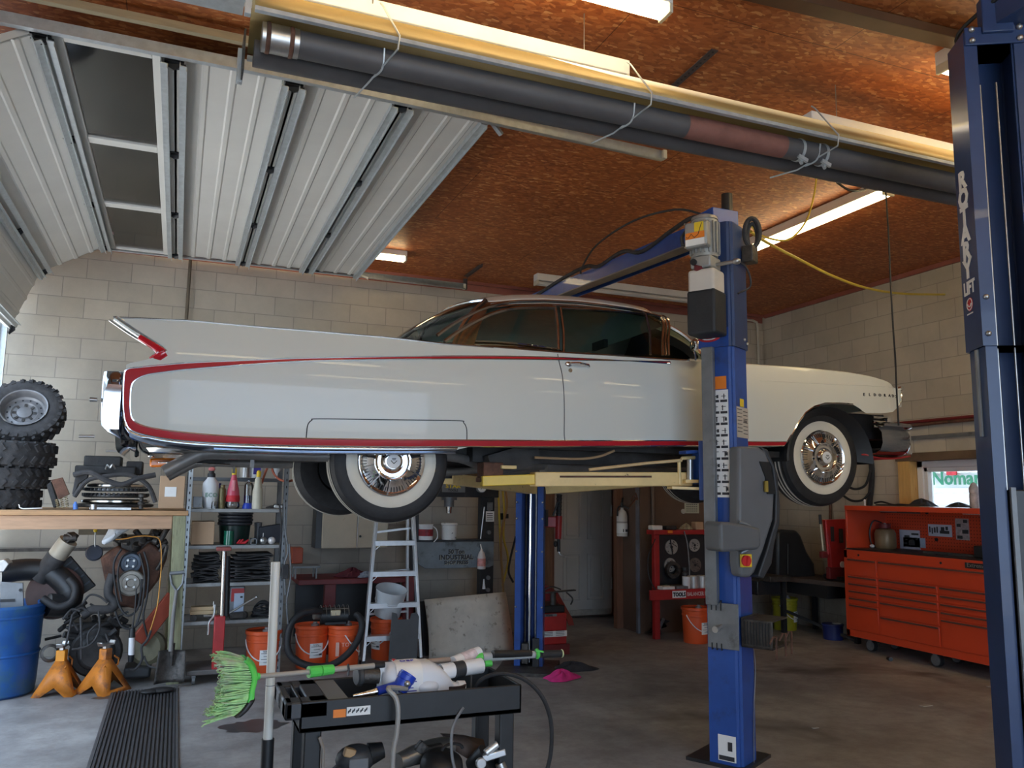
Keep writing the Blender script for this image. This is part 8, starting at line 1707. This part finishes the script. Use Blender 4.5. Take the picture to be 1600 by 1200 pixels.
m = MB(); m.tube(spl([(7.1, 6.9, HZ1 + .03), (7.08, 6.78, HZ1 + .045), (7.1, 6.65, HZ1 + .015), (7.08, 6.55, HZ1 + .02), (7.1, 6.4, HZ1 + .012)]), .010, 6); m.tube(spl([(7.15, 6.93, HZ1 + .012), (7.0, 6.7, HZ1 + .012), (7.1, 6.3, HZ1 + .012)]), .008, 6); solo(m, 'power_lead', rubber, 'black lead snaking along the top of the hutch', 'cord')
solo(MB().cyl((7.0, TY1 - .03, HZ1), (7.0, TY1 - .03, HZ1 + .05), .010).sph((7.0, TY1 - .03, HZ1 + .055), .013), 'antenna_ball', whitep, 'small white knob at the left corner of the hutch top', 'knob')
# litter on the floor
for px_, s_, lab in (((5.444, 4.877, 0.000), .05, 'scrap of white paper on the floor below the tool cabinet'), ((4.181, 4.676, 0.000), .025, 'pale pebble of litter on the floor in the middle'), ((6.543, 5.173, 0.000), .045, 'crumpled paper scrap on the floor beside the right post')):
    m = MB(); m.bx(px_[0] - s_, px_[0] + s_, px_[1] - s_ * .4, px_[1] + s_ * .4, .001, .006); solo(m, 'paper_scrap', M('dull_paper', (.42, .40, .37), .8, 0, .1, 9) if not bpy.data.materials.get('dull_paper') else bpy.data.materials['dull_paper'], lab, 'litter')
solo(MB().cyl((6.637, 6.367, 0.008), (6.584, 6.285, 0.020), .02, n=10), 'rubber_stopper', black, 'black stopper on the floor under the tool cabinet', 'litter')

# ================================================================ foreground cart
CZ = .85; ct = thing('utility_cart', 'black plastic two-tray utility cart in the foreground', 'cart', (.86, 3.15, 0)); CX0, CX1, CY0, CY1 = .44, 1.27, 3.0, 3.34
m = MB(); t_ = .012
m.bx(CX0, CX1, CY0, CY0 + t_, CZ - .105, CZ); m.bx(CX0, CX1, CY1 - t_, CY1, CZ - .105, CZ); m.bx(CX0, CX0 + t_, CY0, CY1, CZ - .105, CZ); m.bx(CX1 - t_, CX1, CY0, CY1, CZ - .105, CZ); m.bx(CX0, CX1, CY0, CY1, CZ - .105, CZ - .085)
m.build('top_tray', black, ct, bevel=.004)
hx = MB(); hx.bx(CX0 - .05, CX0 + .10, CY0 + .0, CY0 + .08, CZ - .06, CZ); hx.bx(CX0 - .05, CX0 + .10, CY1 - .08, CY1, CZ - .06, CZ); hx.bx(CX0 - .05, CX0 - .02, CY0, CY1, CZ - .06, CZ); hx.bx(CX0 + .03, CX0 + .10, CY0, CY1, CZ - .03, CZ)
hx.build('handle', M('worn_black_plastic', (.035, .037, .042), .4, 0, .1, 8), ct, bevel=.008)
MB().bx(CX0 + .10, CX0 + .17, CY0 + .012, CY1 - .012, CZ - .03, CZ - .004).build('cross_rib', M('grey_rib', (.16, .155, .15), .5, 0, .08, 8), ct)
LZ = .42
for x in (CX0 + .05, CX1 - .055):
    for y in (CY0 + .01, CY1 - .065): MB().bx(x - .03, x + .03, y, y + .055, .12, CZ - .10).build('leg', black, ct, bevel=.006)
m = MB(); m.bx(CX0, CX1, CY0, CY0 + t_, LZ - .08, LZ); m.bx(CX0, CX1, CY1 - t_, CY1, LZ - .08, LZ); m.bx(CX0, CX0 + t_, CY0, CY1, LZ - .08, LZ); m.bx(CX1 - t_, CX1, CY0, CY1, LZ - .08, LZ); m.bx(CX0, CX1, CY0, CY1, LZ - .09, LZ - .075); m.build('bottom_tray', black, ct, bevel=.004)
for x in (CX0 + .06, CX1 - .06):
    for y in (CY0 + .04, CY1 - .04): MB().cyl((x - .016, y, .05), (x + .016, y, .05), .05, n=20).box((x, y, .105), (.05, .05, .03)).build('caster', greyd, ct)
lo_ = MB(); lo_.bx((0.555, 3.000, 0.835)[0], (0.599, 3.000, 0.831)[0], CY0 - .002, CY0, CZ - .062, CZ - .035); lo_.build('warning_label', orangeL, ct)
lw = MB().bx((0.602, 3.000, 0.831)[0], (0.686, 3.000, 0.824)[0], CY0 - .002, CY0, CZ - .06, CZ - .030).build('instruction_label', paper, ct); m = MB()
for k in range(5): x = lerp((0.604, 3.000, 0.831)[0], (0.677, 3.000, 0.825)[0], k / 5); m.bar((x + .002, CY0 - .0035, CZ - .05), (x + .012, CY0 - .0035, CZ - .036), .004, .001, (0, 1, 0)); m.bx(x + .002, x + .012, CY0 - .0035, CY0 - .0025, CZ - .045, CZ - .042)
m.build('pictogram', ink, lw)
MB().tube([(CX0 + .07, CY0 - .006, CZ - .12), (CX0 + .085, CY0 - .008, CZ - .16), (CX0 + .088, CY0 - .008, CZ - .4)], .006, 6).build('front_strap', M('grey_strap', (.25, .22, .19), .5, 0, .1, 8), ct)
TZ = CZ - .084
# white jug lying on its side
jg = thing('coolant_jug', 'large white plastic jug with purple print lying on the cart', 'jug', (.93, 3.14, TZ)); J0 = Vector((.80, 3.155, TZ + .085))
secs = [(-.05, .0, .0), (-.045, .055, .06), (-.02, .072, .078), (.06, .078, .083), (.14, .076, .082), (.18, .066, .070), (.21, .048, .05), (.232, .030, .03), (.24, .022, .022), (.27, .022, .022), (.275, .0, .0)]
R = []
for x, a_, b_ in secs: R.append([(J0.x + x, J0.y + a_ * (abs(cos(t)) ** .6) * (1 if cos(t) > 0 else -1), J0.z + b_ * (abs(sin(t)) ** .6) * (1 if sin(t) > 0 else -1) - .012 * max(0, x - .15) / .12 * 3) for t in [2 * pi * k / 28 for k in range(28)]])
MB().rows(R, closed=True).build('bottle', M('translucent_white', (.70, .72, .76), .35, 0, .03, 5), jg, ang=50)
lb_ = MB().rows([[(J0.x + x, J0.y - .0795 * (abs(cos(t)) ** .6) * (1 if cos(t) > 0 else -1), J0.z + .0845 * (abs(sin(t)) ** .6) * (1 if sin(t) > 0 else -1)) for t in frange(-.5, 2.0, 14)] for x in (.0, .04, .08, .10)]).build('label', paper, jg)
m = MB()
for k in range(9): m.bx(J0.x + .005, J0.x + .075 - .012 * (k % 3), J0.y - .083, J0.y - .0805, J0.z - .045 + .011 * k, J0.z - .042 + .011 * k)
m.build('print_line', inkb, lb_); m = MB(); m.text('DEF', .032, (J0.x + .05, J0.y - .03, J0.z + .0875), (1, 0, 0), (0, 1, 0), .0008); m.build('lettering', inkb, lb_); m = MB(); m.add([(J0.x + .0, J0.y - .01, J0.z + .088), (J0.x + .02, J0.y + .02, J0.z + .088), (J0.x + .005, J0.y + .03, J0.z + .088)], [(0, 1, 2)]); m.build('red_mark', inkr, lb_, solid=.001)
MB().cyl((J0.x + .262, J0.y, J0.z - .03), (J0.x + .29, J0.y, J0.z - .032), .026).build('cap', whitep, jg)
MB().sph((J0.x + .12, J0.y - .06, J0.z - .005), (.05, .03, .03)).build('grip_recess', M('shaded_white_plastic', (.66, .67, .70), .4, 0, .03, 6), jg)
# blue air tool
bt = thing('blow_gun', 'bright blue air gun with a steel nozzle lying on the cart', 'tool', (.74, 3.06, TZ)); g0 = Vector((.72, 3.05, CZ + .005))
MB().cyl(g0 + Vector((.0, 0, .0)), g0 + Vector((.10, .03, .012)), .016).cyl(g0 + Vector((.085, .02, -.01)), g0 + Vector((.125, .03, .045)), .030, .034).build('body', bluep, bt); MB().lathe([(.030, 0), (.035, .004), (.035, .022), (.028, .026)], g0 + Vector((.108, .026, .022)), (.5, .1, .8), 22).build('collar', bluep, bt)
MB().tube([g0 + Vector((-.09, -.01, -.008)), g0 + Vector((-.03, 0, -.004)), g0], [.006, .010, .014], 10).build('nozzle', chromed, bt); MB().tube([g0 + Vector((-.06, -.02, -.02)), g0 + Vector((-.01, -.02, -.016))], .006, 6).build('trigger', steel, bt); MB().sph(g0 + Vector((.11, -.008, .02)), .012).build('cap_screw', steel, bt)
hs = MB(); hs.tube(spl([g0 + Vector((.11, -.0, .0)), (0.744, 2.980, 0.879), (0.766, 2.960, 0.849), (0.774, 2.950, 0.807), (0.772, 2.950, 0.732), (0.762, 2.950, 0.679), (0.760, 2.950, 0.615), (0.759, 2.950, 0.562)]), .009, 8); solo(hs, 'air_line', M('grey_air_line', (.30, .29, .27), .4, 0, .08, 9), 'grey air line curving down over the cart front from the blue air gun', 'hose')
# push broom resting across the cart
br_ = thing('push_broom', 'push broom with lime green head and grey telescopic handle lying across the cart', 'broom', (.5, 2.95, .9)); B0, B1 = Vector((0.270, 2.980, 0.949)), Vector((0.664, 3.100, 0.932))
dB = (Vector((0.687, 3.100, 0.933)) - B0).normalized()
MB().cyl(B0, B0 + (B1 - B0) * .55, .0085).build('shaft', M('grey_broom_shaft', (.40, .37, .33), .45, .2, .08, 9), br_); MB().cyl(B0 + (B1 - B0) * .5, Vector((0.721, 3.120, 0.931)), .010).build('outer_shaft', bpy.data.materials['grey_broom_shaft'], br_)
k0, k1 = Vector((0.470, 3.040, 0.940)), Vector((0.560, 3.070, 0.938)); MB().cyl(k0, k0.lerp(k1, .48), .020, .019, 12).cyl(k0.lerp(k1, .52), k1, .019, .017, 12).build('twist_lock', green, br_, ang=20)
MB().cyl(Vector((0.721, 3.120, 0.931)), Vector((0.762, 3.130, 0.930)), .011).build('end_grip', black, br_)
MB().tube([(0.617, 3.080, 0.950), (0.618, 3.070, 0.934), (0.616, 3.070, 0.912)], .004, 6).build('zip_tie', black, br_)
H = [(0.247, 3.020, 1.003), (0.263, 2.990, 0.989), (0.273, 2.970, 0.955), (0.265, 2.950, 0.920), (0.262, 2.940, 0.896), (0.242, 2.930, 0.868), (0.219, 2.920, 0.852)]
hp = spl(H, 5); MB().rows([[(p.x - .004, p.y - .055, p.z), (p.x + .008, p.y - .045, p.z), (p.x + .012, p.y, p.z), (p.x + .008, p.y + .045, p.z), (p.x - .004, p.y + .055, p.z)] for p in hp[:22]]).build('head_block', green, br_, solid=.012)
MB().rows([[(p.x - .002, p.y - .056, p.z), (p.x + .012, p.y - .046, p.z), (p.x + .014, p.y, p.z), (p.x + .010, p.y + .046, p.z), (p.x - .002, p.y + .056, p.z)] for p in hp[20:]]).build('rubber_edge', black, br_, solid=.012)
MB().cyl(B0 + Vector((-.012, 0, 0)), B0 + dB * .03, .020, .011).build('socket', green, br_)
random.seed(12); m = MB()
for i in range(46):
    t = i / 45; p = hp[min(len(hp) - 1, int(t * (len(hp) - 3)))]
    for j in range(9):
        y = -.05 + .0125 * j; l_ = random.uniform(.070, .098); q = Vector((p.x - .004, p.y + y, p.z)); e = q + Vector((-l_, random.uniform(-.014, .014) + y * .08, random.uniform(-.014, .012) + .02 * (.5 - t)))
        m.tube([q, q.lerp(e, .6) + Vector((0, 0, random.uniform(-.004, .004))), e, e + Vector((-.006, random.uniform(-.008, .008), random.uniform(-.008, .008)))], [.0028, .0028, .0026, .0022], 4)
bo = m.build('bristles', bristle, br_); bo['kind'] = 'stuff'
# telescopic wand with a green trigger on the far side
wn_ = thing('spray_wand', 'telescopic wash wand with lime green collars lying across the cart back', 'wand', (1.2, 3.3, .93)); W0, W1 = Vector((0.949, 3.260, 0.905)), Vector((1.193, 3.300, 0.900))
MB().cyl(W0, W1, .010).build('tube', M('tan_wand_tube', (.38, .29, .23), .45, .1, .08, 9), wn_); MB().cyl(Vector((1.182, 3.300, 0.898)), Vector((1.216, 3.300, 0.899)), .023, .021, 14).build('collar', green, wn_, ang=20)
MB().cyl(Vector((1.216, 3.300, 0.899)), Vector((1.486, 3.340, 0.888)), .019, .015).build('barrel', M('grey_wand_barrel', (.42, .44, .44), .4, 0, .05, 9), wn_); MB().cyl(Vector((1.260, 3.290, 0.911)), Vector((1.449, 3.330, 0.896)), .016, .015).build('grip', black, wn_)
MB().cyl(Vector((1.224, 3.290, 0.875)), Vector((1.255, 3.290, 0.874)), .013).build('collar', green, wn_); MB().lathe([(.016, 0), (.022, .006), (.022, .012), (.016, .018)], Vector((1.470, 3.330, 0.892)), (1, 0, .05), 16).bar((1.471, 3.320, 0.909), (1.501, 3.320, 0.902), .02, .006).build('ring', green, wn_)
MB().cyl(Vector((1.501, 3.340, 0.888)), Vector((1.606, 3.360, 0.881)), .016).build('handle', rubber, wn_); MB().lathe([(.016, 0), (.018, .002), (.016, .006)], Vector((1.609, 3.360, 0.881)), (1, 0, 0), 16).build('end_cap', M('pale_yellow_plastic', (.62, .66, .35), .4, 0, .05, 9), wn_)
# tubes and can behind the jug
for k, (a_, b_, r_, lab) in enumerate((((0.999, 3.180, 0.878), (1.184, 3.220, 0.883), .030, 'white aerosol can with a dark cap lying behind the jug'), ((1.078, 3.260, 0.892), (1.209, 3.320, 0.914), .026, 'white sealant tube with faint red print propped up behind the jug'))):
    t = thing('sealant_tube' if k else 'aerosol_can', lab, 'tube' if k else 'can', a_); a_, b_ = Vector(a_), Vector(b_); MB().cyl(a_, b_, r_, n=20).build('body', whitep, t)
    if k == 0: MB().cyl(a_.lerp(b_, .3), a_.lerp(b_, .55), r_ + .001, n=20).build('cap_band', greyd, t); MB().cyl(a_ - (b_ - a_) * .02, a_, r_ * .8, r_, n=20).build('end_rim', greys, t)
    else: MB().cyl(a_.lerp(b_, .3), a_.lerp(b_, .8), r_ + .0008, n=20).build('label', M('pink_white_label', (.68, .58, .60), .5, 0, .25, 40), t)
pt = thing('parts_cup', 'dark cup with a reddish side in the cart tray', 'cup', (1.03, 3.12, TZ)); MB().lathe([(0, 0), (.05, 0), (.058, .07), (.05, .07), (.045, .01), (0, .01)], (1.04, 3.16, TZ), n=24).build('cup', M('brown_black_cup', (.05, .028, .024), .5, 0, .3, 12), pt)
lv = thing('dial_bracket', 'small steel bracket standing in the cart tray', 'bracket', (1.08, 3.1, TZ)); MB().cyl((1.10, 3.1, TZ + .0), (1.10, 3.1, CZ + .025), .004).bar((1.07, 3.1, CZ - .03), (1.12, 3.1, CZ - .03), .02, .004).bar((1.075, 3.1, TZ), (1.075, 3.1, CZ - .03), .01, .003, (0, 1, 0)).build('bracket', grime, lv)
wh_ = thing('roller_wheel', 'small dark roller wheel lying at the left of the cart tray', 'wheel', (0.660, 3.120, 0.901)); MB().lathe([(0, 0), (.03, 0), (.036, .006), (.036, .018), (.03, .024), (0, .024)], Vector((0.655, 3.120, 0.897)), (1, .2, 0), 22).build('wheel', greyd, wh_); MB().cyl(Vector((0.664, 3.120, 0.898)), Vector((0.741, 3.120, 0.893)), .028).build('roller', grime, wh_)  # loose small wheel with a roller barrel
# black hose that loops off the right end of the cart
hz = MB(); hz.tube(spl([(1.110, 3.100, 0.815), (1.134, 3.080, 0.860), (1.183, 3.050, 0.884), (1.237, 3.020, 0.884), (1.296, 3.000, 0.858), (1.344, 2.980, 0.807), (1.372, 2.970, 0.742), (1.379, 2.960, 0.674), (1.374, 2.960, 0.593), (1.353, 2.960, 0.515)]), .008, 8); solo(hz, 'rubber_hose', rubber, 'black hose looping off the right end of the cart', 'hose')
solo(MB().tube(spl([(1.035, 3.000, 0.785), (1.003, 2.990, 0.745), (0.986, 2.980, 0.704), (0.985, 2.970, 0.629), (0.998, 2.960, 0.565)]), .006, 8), 'rubber_hose', greys, 'thin dark hose hanging down inside the cart legs', 'hose')
# lower tray contents
BZ_ = LZ - .074
im = thing('impact_wrench', 'grey and black cordless impact wrench on the lower tray', 'tool', (.66, 3.12, BZ_)); c_ = Vector((0.662, 3.100, 0.614)); c_.z = max(c_.z, BZ_ + .09)
MB().sph(c_, (.075, .055, .05)).build('body', greyd, im); MB().cyl(c_ + Vector((-.03, 0, -.01)), c_ + Vector((-.12, -.02, -.075)), .024, .02).build('grip', black, im); MB().box(c_ + Vector((-.03, -.03, .032)), (.04, .03, .03), (0, .3, 0)).build('label', M('tan_label', (.42, .26, .12), .5, 0, .1, 9), im, bevel=.004); MB().cyl(c_ + Vector((.05, .0, .01)), c_ + Vector((.10, .0, .02)), .04, .028).build('nose', black, im); MB().box(c_ + Vector((0, -.052, -.01)), (.07, .008, .05)).build('side_plate', greyp, im, bevel=.006)
ex = thing('exhaust_manifold', 'bare metal exhaust pipe section on the lower tray', 'car part', (.86, 3.15, BZ_)); MB().tube([(0.820, 3.100, 0.587), (0.883, 3.130, 0.594), (0.967, 3.160, 0.596), (1.044, 3.200, 0.587)], [.028, .036, .042, .044], 14).build('pipe', steel, ex)
MB().prism(xz([(0.880, 3.120, 0.620), (0.911, 3.120, 0.652), (0.937, 3.120, 0.626), (0.992, 3.120, 0.632), (0.993, 3.120, 0.605), (0.905, 3.120, 0.600)]), 3.10, 3.13).build('flange', grime, ex, bevel=.006)
rp = thing('rusty_shield', 'rusty brown curved heat shield on the lower tray', 'car part', (1.02, 3.2, BZ_)); a_, b_, c2 = Vector((1.012, 3.200, 0.642)), Vector((1.191, 3.200, 0.602)), Vector((1.154, 3.150, 0.561))
MB().rows([[a_, a_.lerp(b_, .5) + Vector((0, 0, .006)), b_], [a_ + Vector((.03, -.03, -.03)), a_.lerp(b_, .5) + Vector((.02, -.04, -.02)), b_ + Vector((0, -.03, -.03))], [a_ + Vector((.05, -.03, -.06)), a_.lerp(c2, .6) + Vector((.0, -.05, -.03)), c2]]).build('shield', M('rust_brown_shield', (.10, .065, .05), .7, .1, .3, 14), rp, solid=.004)
ca = thing('alternator', 'cast metal alternator with clamp and hose on the right of the lower tray', 'car part', (1.15, 3.1, BZ_)); c_ = Vector((1.162, 3.050, 0.577)); MB().cyl(c_ + Vector((-.05, .03, -.05)), c_ + Vector((.0, .0, .0)), .05, .06, 24).build('housing', black, ca); m = MB(); m.bar(c_ + Vector((-.04, -.02, .01)), c_ + Vector((.05, -.03, .03)), .03, .025); m.cyl(c_ + Vector((-.05, -.03, .0)), c_ + Vector((-.05, -.05, .0)), .02); m.cyl(c_ + Vector((.02, -.03, .06)), c_ + Vector((-.03, -.03, .03)), .014); m.build('bracket', alum, ca, bevel=.004); MB().tube([c_ + Vector((.03, -.03, -.01)), c_ + Vector((.05, -.04, -.06)), c_ + Vector((.06, -.04, -.12))], .02, 10).build('outlet', steel, ca)
random.seed(9); m = MB()
for k in range(22): p = Vector((random.uniform(.72, 1.2), random.uniform(3.06, 3.28), BZ_ + random.uniform(.02, .09))); m.cyl(p, p + Vector((random.uniform(-.09, .09), random.uniform(-.05, .05), random.uniform(-.02, .04))), random.uniform(.012, .026), n=10)
o = solo(m, 'engine_brackets', dark, 'jumble of black engine brackets filling the lower tray', 'car parts'); o['kind'] = 'stuff'
hn = thing('air_cleaner', 'round black air cleaner cover in the middle of the lower tray', 'car part', (.95, 3.05, BZ_)); c_ = Vector((0.969, 3.040, 0.577)); MB().lathe([(0, .045), (.05, .04), (.075, .02), (.08, 0), (.078, -.05)], c_, (0, -.3, 1), 28).build('cover', black, hn); MB().tube([c_ + Vector((.04 * cos(t) + .03, -.03, .06 + .02 * sin(t))) for t in frange(0, pi, 8)], .006, 6).build('clip', black, hn)
# white pole with a foam grip, standing behind the broom
po = thing('capped_pole', 'white plastic pole with a black foam grip standing beside the cart', 'pole', (.37, 3.2, 0)); px0, px1 = Vector((0.357, 3.200, 1.310)), Vector((.365, 3.2, 0)); d_ = px1 - px0
MB().cyl(px0, px0 + d_ * .50, .0165, n=20).build('tube', M('yellowed_white_pipe', (.66, .65, .60), .4, 0, .04, 6), po); MB().cyl(px0 + d_ * .478, px1, .0225, n=20).build('foam_grip', black, po); MB().cyl(px0 + d_ * .335, px0 + d_ * .337, .0168, n=20).build('joint', greys, po)

# ================================================================ daylight and camera
w = bpy.data.worlds.new('sky'); SC.world = w; w.use_nodes = True; nt = w.node_tree; nt.nodes.clear()
o = nt.nodes.new('ShaderNodeOutputWorld'); bg = nt.nodes.new('ShaderNodeBackground'); bg.inputs[0].default_value = (.58, .76, 1, 1); bg.inputs[1].default_value = 4.6
nt.links.new(bg.outputs[0], o.inputs[0])
def portal(c, sx, sy, rot):
    l = bpy.data.lights.new('doorway_daylight', 'AREA'); l.shape = 'RECTANGLE'; l.size = sx; l.size_y = sy; l.cycles.is_portal = True
    q = bpy.data.objects.new('doorway_daylight', l); q.location = c; q.rotation_euler = rot; COL.objects.link(q)
portal((XL - .25, 6.65, 1.75), 3.5, 4.6, (0, radians(-90), 0))
portal((1.05, -3.25, 1.8), 4.7, 3.6, (radians(90), 0, 0))
portal((XR + .3, 6.0, 1.52), .6, 1.5, (0, radians(90), 0))
sl = bpy.data.lights.new('sun', 'SUN'); sl.energy = 14; sl.angle = .01; sl.color = (1, .95, .88); so_ = bpy.data.objects.new('sun', sl); COL.objects.link(so_)
so_.rotation_euler = (radians(-40), radians(4), 0)
cam = bpy.data.cameras.new('camera'); co = bpy.data.objects.new('camera', cam); COL.objects.link(co)
cam.sensor_width = 36; cam.lens = 36 * 1277.65 / 1600; cam.clip_start = .05
co.location = (0, 0, 1.57)
yw, pt, rl = radians(22.0147), radians(7.6974), radians(.7623)
fw = Vector((sin(yw) * cos(pt), cos(yw) * cos(pt), sin(pt))); rt = Vector((cos(yw), -sin(yw), 0)); up = rt.cross(fw)
r2 = rt * cos(rl) + up * sin(rl); u2 = -rt * sin(rl) + up * cos(rl)
co.rotation_euler = Matrix((r2, u2, -fw)).transposed().to_euler()
SC.camera = co
SC.view_settings.view_transform = 'Standard'; SC.view_settings.look = 'None'; SC.view_settings.exposure = .12; SC.view_settings.gamma = 1
SC.view_settings.use_curve_mapping = False
SC.render.film_transparent = False
SC.cycles.max_bounces = 8; SC.cycles.diffuse_bounces = 5; SC.cycles.glossy_bounces = 4; SC.cycles.transparent_max_bounces = 12
SC.cycles.use_denoising = True; SC.cycles.sample_clamp_indirect = 6
